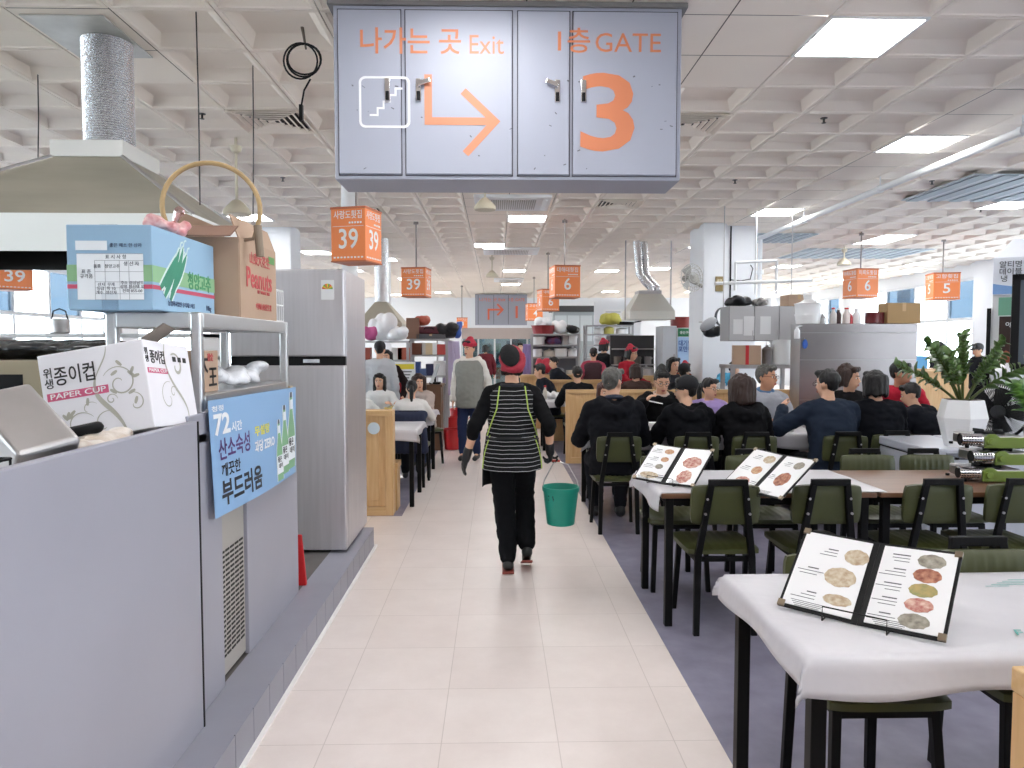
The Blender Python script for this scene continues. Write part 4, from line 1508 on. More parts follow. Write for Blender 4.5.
def cloth(x0, x1, y0, y1, drops, label, z=0.75, seed=1, step=0.022, mark=False):
    """thin plastic cloth: flat over the top, hanging skirt with flared corners. drops = left,right,near,far"""
    r_ = random.Random(seed)
    ph = [r_.uniform(0, 6) for _ in range(8)]
    dl, dr, dn, df = drops

    def axis(a, b, d0, d1):
        s = [a - d0 + d0 * k / 5 for k in range(5)] if d0 else []
        n = max(4, int((b - a) / step))
        s += [a + (b - a) * k / n for k in range(n + 1)]
        s += [b + d1 * (k + 1) / 5 for k in range(5)] if d1 else []
        return s
    X, Y = axis(x0, x1, dl, dr), axis(y0, y1, dn, df)

    def P(x_, y_):
        ox = x0 - x_ if x_ < x0 else (x_ - x1 if x_ > x1 else 0)
        oy = y0 - y_ if y_ < y0 else (y_ - y1 if y_ > y1 else 0)
        sx_ = -1 if x_ < x0 else 1
        sy_ = -1 if y_ < y0 else 1
        cx_, cy_ = min(max(x_, x0), x1), min(max(y_, y0), y1)
        wave = 0.006 * math.sin(x_ * 9 + ph[0] + 2 * math.sin(y_ * 5 + ph[1])) + 0.004 * math.sin(y_ * 17 + ph[2] + x_ * 4)
        zz = z + 0.0015 + max(0.0, 0.35 * wave)
        if ox or oy:
            if ox and oy:
                dd = max(ox, oy) * 1.05 + 0.15 * min(ox, oy)
                out = 0.42 * min(ox, oy)
                cx_ += sx_ * (out + 0.012)
                cy_ += sy_ * (out + 0.012)
            else:
                dd = ox or oy
                fold = 0.010 * math.sin((x_ if oy else y_) * 13 + ph[3]) * dd / 0.12
                out = 0.010 + 0.10 * dd + fold
                if ox:
                    cx_ += sx_ * out
                else:
                    cy_ += sy_ * out
                dd *= 1 + 0.12 * math.sin((x_ if oy else y_) * 8 + ph[4])
            zz = z + 0.0015 - dd
        return V((cx_, cy_, zz))
    b_ = MB()
    vv = [P(x_, y_) for x_ in X for y_ in Y]
    m_ = len(Y)
    b_.add(vv, [(i * m_ + j, (i + 1) * m_ + j, (i + 1) * m_ + j + 1, i * m_ + j + 1) for i in range(len(X) - 1) for j in range(m_ - 1)])
    o = b_.build('tablecloth', CLOTH, smooth=False)
    for p_ in o.data.polygons:
        p_.use_smooth = True
    so = o.modifiers.new('t', 'SOLIDIFY')
    so.thickness = 0.0012
    so.offset = 1
    tag(o, label, 'tablecloth', 'white plastic tablecloths')
    return o


GCH = 'green vinyl chairs with black steel frames'
# --- near table
T1 = (0.80, 2.02, 1.84, 2.52)
table(*T1, 'nearest dining table, black steel legs under a white plastic cloth, holding the largest menu')
c1 = cloth(*T1, (0.075, 0.07, 0.10, 0.05), 'white plastic cloth on the nearest table, with teal print at its right edge', seed=4)
pr = MB()
tealm = flat('#4fa39a', 0.5)
text('lettering', 'Fresh!', 0.055, (1.50, 1.965, 0.756), (0, 0, -0.1), tealm, c1, 0.0, shear=0.3)
for k in range(4):
    pr.b2(1.6, 1.72 - 0.02 * k, 1.93 + k * 0.014, 1.938 + k * 0.014, 0.7555, 0.7562)
pr.b2(1.44, 1.47, 1.818, 1.820, 0.70, 0.73)
for k in range(3):
    pr.b2(1.475, 1.56, 1.816, 1.818, 0.70 + k * 0.013, 0.703 + k * 0.013)
for k in range(5):
    pr.b2(1.62 + 0.03 * k, 1.70 + 0.06 * k, 2.36 + k * 0.016, 2.363 + k * 0.016, 0.7555, 0.7562)
pr.build('cloth_print', tealm, c1)
chair(1.21, 2.36, 180, 'green chair at the far side of the nearest table, behind the largest menu', GCH)
chair(1.78, 2.40, 180, 'green chair at the far side of the nearest table, at the right picture edge', GCH)
# --- second row
T2 = (0.90, 2.08, 3.93, 4.66)
T3 = (2.10, 3.30, 3.93, 4.66)
table(*T2, 'dining table in the second row with white cloth and two open menus')
table(*T3, 'bare brown-topped dining table in the second row, carrying the gas burners')
cloth(T2[0], T2[1] + 0.06, T2[2] + 0.006, T2[3], (0.10, 0.0, 0.0, 0.06), 'white plastic cloth on the second row table under two open menus', seed=9)
xs_near = [xat(725, 3.85, 560), xat(826, 3.85, 560), xat(937, 3.85, 560), xat(1019, 3.85, 560)]
for x_, l_ in zip(xs_near, ('green chair nearest the aisle, back to the viewer, at the second row', 'second green chair from the aisle, back to the viewer, at the second row', 'third green chair from the aisle, back to the viewer, before the bare tabletop', 'green chair below the stacked gas burners, cut by the picture edge')):
    chair(x_, 4.06, 0, l_, GCH)
for x_, l_ in zip((1.16, 1.74, xat(865, 4.95, 470), xat(924, 4.95, 470)), ('green chair hidden behind the left open menu on the second row', 'green chair hidden behind the right open menu on the second row', 'green chair facing the viewer behind the bare tabletop, left of the pair', 'green chair facing the viewer in front of the pale grey freezer')):
    chair(x_, 4.72, 180, l_, GCH)

# --- third row, occupied
T4 = [(0.82, 2.0, 6.62, 7.28), (2.04, 3.22, 6.62, 7.28), (3.26, 3.78, 6.62, 7.28)]
for q, l_ in zip(T4, ('occupied dining table nearest the aisle, between the black jacket man and the woman eating', 'occupied dining table in the middle of the third row, in front of the grey-haired man', 'occupied dining table at the third row end, beside the red jacket man')):
    table(*q, l_)
for q, l_, s in zip(T4, ('white plastic cloth on the occupied table nearest the aisle', 'white plastic cloth on the occupied table before the grey-haired man', 'white plastic cloth on the occupied table beside the red jacket man'), (3, 5, 8)):
    cloth(*q, (0.12, 0.01, 0.13, 0.05), l_, seed=s)

# --- left tables
TL = [(-1.75, -0.76, 6.98, 7.78), (-1.75, -0.74, 8.55, 9.25)]
table(*TL[0], 'empty dining table with white cloth left of aisle behind wooden booth end')
table(*TL[1], 'occupied dining table with white cloth farther along left of aisle')
cloth(*TL[0], (0.05, 0.06, 0.11, 0.05), 'white plastic cloth on the empty table left of the aisle', seed=12)
cloth(*TL[1], (0.05, 0.06, 0.11, 0.05), 'white plastic cloth on the occupied table left of the aisle', seed=14)
# --- far right tables
table(0.66, 1.85, 10.75, 11.35, 'dining table behind the wooden booth screen at the right side of aisle')
cloth(0.66, 1.85, 10.75, 11.35, (0.16, 0.02, 0.10, 0.04), 'crumpled white plastic cloth on the table behind the wooden booth screen', seed=16)


# ================================================================ MENUS
def menu(bl, br, rise, L, label, pics, sheen=0):
    """open menu leaning on a wire stand: bl/br = base corners on the table"""
    bl, br = V(bl), V(br)
    ux = (br - bl).normalized()
    away = V((-ux.y, ux.x, 0))
    up = (V((0, 0, 1)) * math.sin(rise) + away * math.cos(rise))
    nrm = ux.cross(up).normalized()
    t = thing('menu_book', label, 'menu', (bl + br) / 2, 0, 'open menus')
    hw = (br - bl).length / 2
    o0 = (bl + br) / 2
    for s in (-1, 1):
        fold = 0.05 * s
        uxs = (ux * math.cos(fold) + nrm * math.sin(abs(fold)) * 1.0 * s).normalized()
        nn = uxs.cross(up).normalized()
        base = V((0, 0, 0.005))
        M_ = Matrix.Translation(base) @ Matrix(((uxs.x, up.x, nn.x, 0), (uxs.y, up.y, nn.y, 0), (uxs.z, up.z, nn.z, 0), (0, 0, 0, 1)))
        a, b = (0.0, hw) if s > 0 else (-hw, 0.0)
        cv = MB()
        cv.box(((a + b) / 2, L / 2, -0.004), (b - a, L, 0.006), M=M_)
        c_ = cv.build('cover', BLACKP, t, bevel=0.001)
        for y_ in (0.010, L - 0.010):
            MB().box((s * (hw - 0.009), y_, 0.0), (0.02, 0.02, 0.011), M=M_).build('corner_cap', mat('brass_corner', '#8d7f6c', 0.35, 0.8), c_)
        pg = MB()
        pg.box((s * (hw * 0.5 + 0.004), L / 2, 0.0), (hw - 0.026, L - 0.022, 0.003), M=M_)
        p_ = pg.build('page', mat('menu_page', '#e9e9ea', 0.18 if sheen else 0.3, coat=0.5), t)
        tl = MB()
        rr = random.Random(hash(label) % 1000 + s if False else len(label) * 7 + s)
        for (k, (sd, u, v_, ru, rv, mi)) in enumerate(pics):
            if sd != s:
                continue
            cxp, cyp = s * hw * 0.5 + u * hw * 0.5, L * v_
            d_ = MB()
            n_ = 22
            d_.prism([(cxp + ru * math.cos(2 * PI * q / n_) * (1 + 0.06 * math.sin(q * 3.1)), cyp + rv * math.sin(2 * PI * q / n_) * (1 + 0.06 * math.cos(q * 2.3))) for q in range(n_)], 0.0005, M=M_ @ Matrix.Translation((0, 0, 0.0018)))
            d_.build('food_photo', FOODS[mi], p_)
            for q in range(3):
                wl = rr.uniform(0.03, 0.06) * (1.3 if q else 0.8)
                xx = cxp - (ru + 0.02) - wl / 2 if sd > 0 or u > 0 else cxp + ru + 0.02 + wl / 2
                xx = min(max(xx, (a if a > 0 else a) + 0.02 + wl / 2), b - 0.02 - wl / 2)
                tl.box((xx, cyp + rv * 0.4 - q * 0.012, 0.0019), (wl, 0.004 if q == 0 else 0.0022, 0.0004), M=M_)
        for q in range(4):
            tl.box((s * hw * 0.5 - 0.03, L * 0.1 - q * 0.006, 0.0019), (0.1 - 0.01 * q, 0.0018, 0.0004), M=M_)
        tl.build('lettering', flat('#55565a', 0.6), p_)
    st_ = MB()
    f0 = -nrm if nrm.z < 0 else nrm
    q0, q1 = ux * -0.085, ux * 0.085
    fr = -away * 0.03
    st_.tube([q0 + fr + up * 0.0 + V((0, 0, 0.004)), q0 + fr + V((0, 0, 0.045)), q1 + fr + V((0, 0, 0.045)), q1 + fr + V((0, 0, 0.004))], 0.0022, 6)
    for q in (q0, q1):
        st_.tube([q + fr + V((0, 0, 0.004)), q + away * 0.16 + V((0, 0, 0.004)), q + up * 0.2 - f0 * 0.012 + V((0, 0, 0.004))], 0.0022, 6)
    st_.build('wire_stand', BLACKM, t)
    return t


def onz(px, py, z=0.756):
    return fl(px, py, z)


m1 = menu(onz(778, 608), onz(946, 646), R(36), 0.31, 'largest open menu, five dish photos on its right page, on the nearest table',
          [(-1, 0.55, 0.75, 0.035, 0.03, 5), (-1, 0.3, 0.47, 0.045, 0.036, 5), (-1, 0.4, 0.2, 0.04, 0.02, 5), (1, 0.35, 0.84, 0.037, 0.026, 4), (1, 0.32, 0.665, 0.037, 0.026, 1), (1, 0.3, 0.49, 0.037, 0.024, 2), (1, 0.28, 0.32, 0.037, 0.024, 3), (1, 0.25, 0.14, 0.04, 0.025, 4)])  # left page takes the pale food tint to paint in washed-out glare
m2 = menu(onz(633, 480), onz(694, 489), R(38), 0.30, 'open menu nearest the aisle on the second row table, with raw meat photos',
          [(-1, 0.3, 0.82, 0.03, 0.02, 0), (-1, 0.3, 0.6, 0.025, 0.02, 0), (-1, 0.2, 0.4, 0.025, 0.02, 4), (-1, -0.1, 0.15, 0.06, 0.025, 5), (1, 0.1, 0.6, 0.06, 0.045, 3), (1, 0.1, 0.22, 0.045, 0.05, 3)])
m3 = menu(onz(722, 486), onz(782, 502), R(38), 0.31, 'open menu farther right on the second row table, with soup bowl photo',
          [(-1, 0.4, 0.8, 0.04, 0.03, 5), (-1, 0.25, 0.5, 0.035, 0.03, 0), (-1, 0.0, 0.2, 0.05, 0.03, 3), (1, 0.35, 0.78, 0.035, 0.028, 4), (1, 0.1, 0.42, 0.05, 0.05, 1)])
for (m_, txt_, s_) in ((m2, '한우 모듬', 0.03), (m3, '매운 국밥', 0.035)):
    pass

# ================================================================ GAS BURNERS
m_lime = mat('lime_enamel', '#6d8236', 0.3)


def burner(label, loc, rz):
    t = thing('gas_burner', label, 'gas burner', loc, R(rz), 'stacked portable gas burners')
    MB().b2(-0.12, 0.17, -0.12, 0.14, 0.012, 0.075).build('body', STEEL, t, bevel=0.01)
    g = MB()
    g.prism([(-0.045 + 0.165 * 0, 0)] and [(x_, y_) for x_, y_ in ((-0.06, 0.006), (0.175, 0.006), (0.175, 0.07), (0.02, 0.07), (-0.005, 0.088), (-0.04, 0.088), (-0.062, 0.07))], 0.016, M=Matrix.Translation((0, -0.12, 0)) @ rotm((PI / 2, 0, 0)))
    g.build('front_panel', m_lime, t, bevel=0.004)
    MB().cyl((-0.03, -0.137, 0.045), (-0.03, -0.155, 0.045), 0.02, n=18).build('knob', m_lime, t, bevel=0.003)
    cy = MB()
    cy.cyl((-0.185, -0.10, 0.052), (-0.07, -0.10, 0.052), 0.036, n=20)
    cy.cyl((-0.188, -0.10, 0.052), (-0.184, -0.10, 0.052), 0.03, n=20, mi=1)
    for k in range(7):
        for q in range(5):
            a = R(150 + q * 24)
            cy.box((-0.175 + k * 0.015, -0.10 + 0.0365 * math.cos(a), 0.052 + 0.0365 * math.sin(a) * -1 if False else 0.052 + 0.0365 * math.sin(PI + a) * -1), (0.008, 0.006, 0.006), (0, 0, 0), 1)
    cy.build('cartridge_cover', [CHROME, BLACKP], t, smooth=True)
    gr = MB()
    gr.lathe([(0.05, 0.075), (0.05, 0.085), (0.03, 0.09), (0.0, 0.09)], 18, (0.03, 0.02, 0))
    for k in range(4):
        a = k * PI / 2 + 0.4
        gr.box((0.03 + 0.07 * math.cos(a), 0.02 + 0.07 * math.sin(a), 0.088), (0.07, 0.008, 0.02), (0, 0, a))
    gr.build('grate', BLACKM, t)
    ft = MB()
    for a in (-0.14, 0.14):
        for b in (-0.09, 0.11):
            ft.cyl((a, b, 0), (a, b, 0.014), 0.012, n=8)
    ft.build('foot', BLACKP, t)
    return t


bp_ = fl(985, 483, 0.752)
burner('bottom lime green gas burner of the stack of three', (bp_.x + 0.07, bp_.y + 0.14, 0.751), -6)
burner('middle lime green gas burner of the stack of three', (bp_.x + 0.13, bp_.y + 0.14, 0.751 + 0.098), -2)
burner('topmost lime green gas burner of the stack of three', (bp_.x + 0.09, bp_.y + 0.15, 0.751 + 0.196), -8)

# ================================================================ FREEZER, POT, PLANT, FAN
fz = thing('chest_freezer', 'pale grey chest freezer under the white plant pot', 'freezer', (3.62, 5.62, 0.003), R(-4))
FH = 0.80
m_fz = mat('freezer_grey', '#b7bac4', 0.35, var=0.02)
MB().b2(-0.44, 0.46, -0.40, 0.44, 0.03, FH - 0.075).build('body', m_fz, fz, bevel=0.015)
for (a, b) in ((-0.45, 0.0), (0.01, 0.47)):
    l = MB().b2(a, b, -0.41, 0.45, FH - 0.07, FH).build('lid', m_fz, fz, bevel=0.012)
    MB().b2((a + b) / 2 - 0.1, (a + b) / 2 + 0.1, -0.418, -0.41, FH - 0.06, FH - 0.03).build('handle', flat('#6d7078', 0.4), l)
gs = MB().b2(-0.445, 0.465, -0.405, 0.445, FH - 0.077, FH - 0.069)
gs.build('gasket', BLACKP, fz)
for a in (-0.38, 0.40):
    for b in (-0.34, 0.38):
        MB().cyl((a, b, 0), (a, b, 0.035), 0.025, n=10).build('foot', BLACKP, fz)

pb_ = fl(963, 447, FH + 0.003)
pt_ = thing('plant_pot', 'white faceted pot with leafy green plant on the freezer', 'potted plant', (pb_.x, pb_.y + 0.02, FH + 0.004))
ph = 0.35


def hexr(r_, z_, a0=0.26):
    return [V((r_ * math.cos(a0 + k * PI / 3), r_ * math.sin(a0 + k * PI / 3), z_)) for k in range(6)]


MB().loft([hexr(0.115, 0), hexr(0.17, ph * 0.62), hexr(0.14, ph)], cap=True).build('pot', WHITEPL, pt_)
MB().loft([hexr(0.128, ph - 0.01), hexr(0.128, ph + 0.001)]).build('soil', flat('#3a2c22', 0.9), pt_)
m_leaf = mat('plant_leaf', '#3f5a2e', 0.35, col2='#5f7d3c', vscale=14)
m_stem = flat('#55602f', 0.5)


def leaf(b_, base, d, n, L, W_):
    side = d.cross(n).normalized()
    pts = []
    rows = []
    for i in range(6):
        q = i / 5
        wd = W_ * math.sin(PI * min(0.98, 0.12 + q * 0.86))
        c = base + d * L * q + n * (-0.25 * L * q * q)
        rows.append((c - side * wd + n * wd * 0.35, c, c + side * wd + n * wd * 0.35))
    vv = [p for r_ in rows for p in r_]
    ff = []
    for i in range(5):
        for j in range(2):
            ff.append((i * 3 + j, i * 3 + j + 1, i * 3 + 4 + j, i * 3 + 3 + j))
    b_.add(vv, ff)


def stems(parent, specs, z0, leafL, leafW, seed, m_l):
    r_ = random.Random(seed)
    sm, lf_ = MB(), MB()
    for (ax, ay, L, curl) in specs:
        base = V((ax * 0.05, ay * 0.05, z0))
        d = V((ax, ay, 1.0)).normalized()
        pts = []
        for i in range(9):
            q = i / 8
            pts.append(base + d * L * q + V((ax, ay, 0)) * curl * L * q * q - V((0, 0, 1)) * 0.25 * curl * L * q * q)
        sm.tube(pts, [0.011 * (1 - 0.06 * i) for i in range(9)], 7)
        n_l = int(L / 0.019)
        for k in range(n_l):
            q = 0.32 + 0.68 * k / n_l
            i = min(7, int(q * 8))
            p = pts[i].lerp(pts[i + 1], q * 8 - i)
            dd = (pts[i + 1] - pts[i]).normalized()
            sd = dd.orthogonal().normalized()
            sd = Matrix.Rotation((k % 2) * PI + r_.uniform(-0.8, 0.8), 3, dd) @ sd
            ld = (dd * 0.7 + sd * 0.8).normalized()
            nn = (dd - ld * dd.dot(ld)).normalized()
            leaf(lf_, p, ld, nn, leafL * r_.uniform(0.75, 1.1), leafW)
    sm.build('stem', m_stem, parent, smooth=True)
    o = lf_.build('leaves', m_l, parent)
    for p in o.data.polygons:
        p.use_smooth = True
    so = o.modifiers.new('t', 'SOLIDIFY')
    so.thickness = 0.0015


stems(pt_, [(-0.95, 0.1, 0.42, 0.35), (-0.55, -0.25, 0.5, 0.25), (-0.3, 0.3, 0.5, 0.15), (-0.15, -0.2, 0.52, 0.12), (0.1, 0.2, 0.5, 0.2), (0.35, -0.15, 0.5, 0.2), (0.6, 0.15, 0.46, 0.3), (0.9, -0.1, 0.4, 0.35), (-0.45, -0.4, 0.45, 0.3), (0.2, -0.35, 0.42, 0.3)], ph - 0.01, 0.09, 0.026, 5, m_leaf)

# second plant at the picture edge
p2 = at(1016, 440, 5.25)
t = thing('plant_pot', 'broad-leaved green plant in a dark pot at the right edge', 'potted plant', (p2.x + 0.20, 5.30, FH + 0.004))
MB().lathe([(0.07, 0), (0.075, 0.01), (0.095, 0.14), (0.1, 0.15), (0.09, 0.15), (0.085, 0.12)], 20).build('pot', flat('#4a4642', 0.5), t, smooth=True)
m_leaf2 = mat('broad_leaf', '#3f7a3a', 0.35, col2='#7fa84f', vscale=9)
stems(t, [(-0.3, 0.1, 0.36, 0.2), (0.1, -0.3, 0.36, 0.3), (0.6, 0.1, 0.32, 0.3), (-0.1, -0.5, 0.26, 0.4)], 0.13, 0.15, 0.045, 8, m_leaf2)

# black fan behind the pot
fc_ = at(996, 411, 5.86)
t = thing('desk_fan', 'round black electric fan standing behind the white pot', 'fan', (fc_.x, 5.86, FH + 0.004), R(-25))
hz = fc_.z - FH - 0.004
rf = 0.23
MB().lathe([(0.13, 0), (0.135, 0.01), (0.11, 0.03), (0.03, 0.04)], 24).build('base', BLACKP, t, smooth=True)
MB().cyl((0, 0.03, 0.03), (0, 0.03, hz - 0.04), 0.018).build('pole', BLACKP, t)
g = MB()
g.tube([(rf * math.cos(2 * PI * k / 36), -0.02, hz + rf * math.sin(2 * PI * k / 36)) for k in range(36)], 0.008, 6, closed=True)
g.tube([(rf * math.cos(2 * PI * k / 36), 0.02, hz + rf * math.sin(2 * PI * k / 36)) for k in range(36)], 0.008, 6, closed=True)
for k in range(84):
    a = 2 * PI * k / 84
    for s in (-1, 1):
        g.tube([(0.05 * math.cos(a), s * 0.075, hz + 0.05 * math.sin(a)), (0.15 * math.cos(a), s * 0.065, hz + 0.15 * math.sin(a)), (rf * math.cos(a), s * 0.02, hz + rf * math.sin(a))], 0.0025, 4)
g.build('guard', BLACKM, t)
MB().cyl((0, -0.08, hz), (0, -0.07, hz), 0.055, n=24).build('badge', mat('gloss_black', '#0c0c0e', 0.15), t)
bl = MB()
for k in range(5):
    a = 2 * PI * k / 5
    M_ = Matrix.Translation((0, 0, hz)) @ Matrix.Rotation(a, 4, 'Y')
    bl.loft([[V((0.03, -0.015, -0.03)), V((0.03, 0.015, 0.03)), V((0.03, 0.018, 0.03)), V((0.03, -0.012, -0.03))], [V((0.19, -0.03, -0.08)), V((0.19, 0.02, 0.07)), V((0.19, 0.023, 0.07)), V((0.19, -0.027, -0.08))]], M=M_)
bl.build('blade', mat('fan_blade', '#1d1d20', 0.4), t)
MB().cyl((0, 0.01, hz), (0, 0.16, hz), 0.06, 0.05, 20).build('motor', BLACKP, t, bevel=0.01)

# ================================================================ WOODEN BOOTH SCREENS
def booth(x0, x1, Y, h, label, thick=0.07, panel_n=2, sticker=False):
    t = thing('booth_screen', label, 'partition', ((x0 + x1) / 2, Y, 0.003), 0, 'light wood booth screens')
    w = (x1 - x0) / 2
    for s in (-1, 1):
        MB().b2(s * w - (0.0 if s < 0 else 0.07), s * w + (0.07 if s < 0 else 0.0), 0, thick, 0, h - 0.05).build('stile', WOODL, t, bevel=0.003)
    MB().b2(-w, w, -0.006, thick + 0.006, h - 0.05, h).build('top_rail', WOODX, t, bevel=0.004)
    MB().b2(-w + 0.07, w - 0.07, 0.0, thick, 0, 0.08).build('bottom_rail', WOODX, t)
    L = (2 * w - 0.14) / panel_n
    for k in range(panel_n):
        a = -w + 0.07 + k * L
        MB().b2(a, a + L, 0.02, thick - 0.02, 0.08, h - 0.05).b2(a + 0.06, a + L - 0.06, 0.012, thick - 0.012, 0.14, h - 0.11).build('panel', WOODL, t, bevel=0.004)
    if sticker:
        MB().cyl((w - 0.17, -0.002, h - 0.16), (w - 0.17, -0.001, h - 0.16), 0.055, n=24).build('sticker', flat('#c6d3da', 0.4), t)
    return t


bl_ = at(395, 513, 6.66)
booth(-1.95, at(393, 480, 6.66).x, 6.66, at(380, 411, 6.66).z, 'light wood booth screen with round sticker left of the aisle', 0.16, 1, True)
b9 = at(566, 390, 9.6)
hB = b9.z
booth(b9.x, b9.x + 1.55, 9.6, hB, 'light wood booth screen behind the black jacket man', 0.07)
booth(b9.x + 1.60, at(801, 400, 9.6).x, 9.6, hB, 'light wood booth screen behind the grey-haired man', 0.07)
booth(at(803, 400, 9.6).x + 0.0, at(852, 400, 9.6).x, 8.75, at(800, 395, 8.75).z, 'light wood booth screen in front of the steel stall wall', 0.07, 1)
bp = at(1013, 668, 1.42)
booth(bp.x, bp.x + 0.9, 1.36, bp.z, 'light wood booth screen corner at the bottom right corner', 0.06, 1)
booth(0.75, 2.0, 11.9, 1.0, 'light wood booth screen in front of the pot rack', 0.07)
booth(2.1, 3.3, 12.3, 1.05, 'light wood booth screen in front of the pale tall fridge door', 0.07)
booth(at(905, 380, 12.0).x, at(921, 380, 12.0).x + 0.8, 12.0, 1.15, 'light wood booth screen near the right windows', 0.07, 1)
t = thing('bench', 'light wood bench behind the wooden booth screen left of aisle', 'bench', (-1.5, 7.05, 0.003))
MB().b2(-0.4, 0.58, -0.2, 0.05, 0.40, 0.45).build('seat', WOODX, t)
for a in (-0.36, 0.52):
    MB().b2(a, a + 0.05, -0.18, 0.03, 0, 0.40).build('leg', WOODL, t)

# ================================================================ PEOPLE
def ik(S, W, L1, L2, pole):
    d = W - S
    D = min(d.length, (L1 + L2) * 0.995)
    W = S + d.normalized() * D
    a = (L1 * L1 - L2 * L2 + D * D) / (2 * D)
    h = math.sqrt(max(0.0, L1 * L1 - a * a))
    u = d.normalized()
    p = (pole - u * pole.dot(u)).normalized()
    return S + u * a + p * h, W


def hand_geo(b_, W, d, n, s, side, curl, e=0.0, skip_palm=False):
    """palm, four jointed fingers of unequal length and a side thumb. d = pointing, n = palm normal"""
    d = d.normalized()
    n = (n - d * n.dot(d)).normalized()
    w = d.cross(n).normalized() * side
    k = s
    for o in (-0.026, -0.009, 0.009, 0.026):
        b_.cap(W + d * 0.012 * k + w * o * 0.75 * k, W + d * 0.085 * k + w * o * k, (0.014 + e) * k, (0.0125 + e) * k, 8)
    for o, L in ((-0.029, 0.058), (-0.010, 0.074), (0.010, 0.080), (0.029, 0.070)):
        p = W + d * 0.088 * k + w * o * k
        dd = d
        for seg, frac in enumerate((0.45, 0.32, 0.25)):
            ax = w * side
            ang = curl * (0.7, 1.0, 0.7)[seg]
            dd = (dd * math.cos(ang) + n * math.sin(ang)).normalized()
            nn = (n * math.cos(ang) - d * math.sin(ang))
            n2 = nn
            q = p + dd * L * frac * k
            b_.cap(p, q, (0.0088 - 0.0006 * seg + e) * k, (0.0082 - 0.0006 * seg + e) * k, 7)
            d_, n = dd, (n - dd * n.dot(dd)).normalized()
            p = q
        n = (n - d * n.dot(d)).normalized() if abs(n.dot(d)) < 0.99 else n
    # thumb from the side near the base
    n0 = (w.cross(d) * side)
    n0 = n0 if True else n
    p = W + d * 0.022 * k + w * 0.026 * k
    t1 = (d * 0.62 + w * 0.6 + n * 0.25).normalized()
    q = p + t1 * 0.042 * k
    b_.cap(p, q, (0.0125 + e) * k, (0.0100 + e) * k, 8)
    t2 = (d * 0.9 + w * 0.1 + n * (0.25 + 0.4 * curl)).normalized()
    b_.cap(q, q + t2 * 0.032 * k, (0.0095 + e) * k, (0.008 + e) * k, 8)


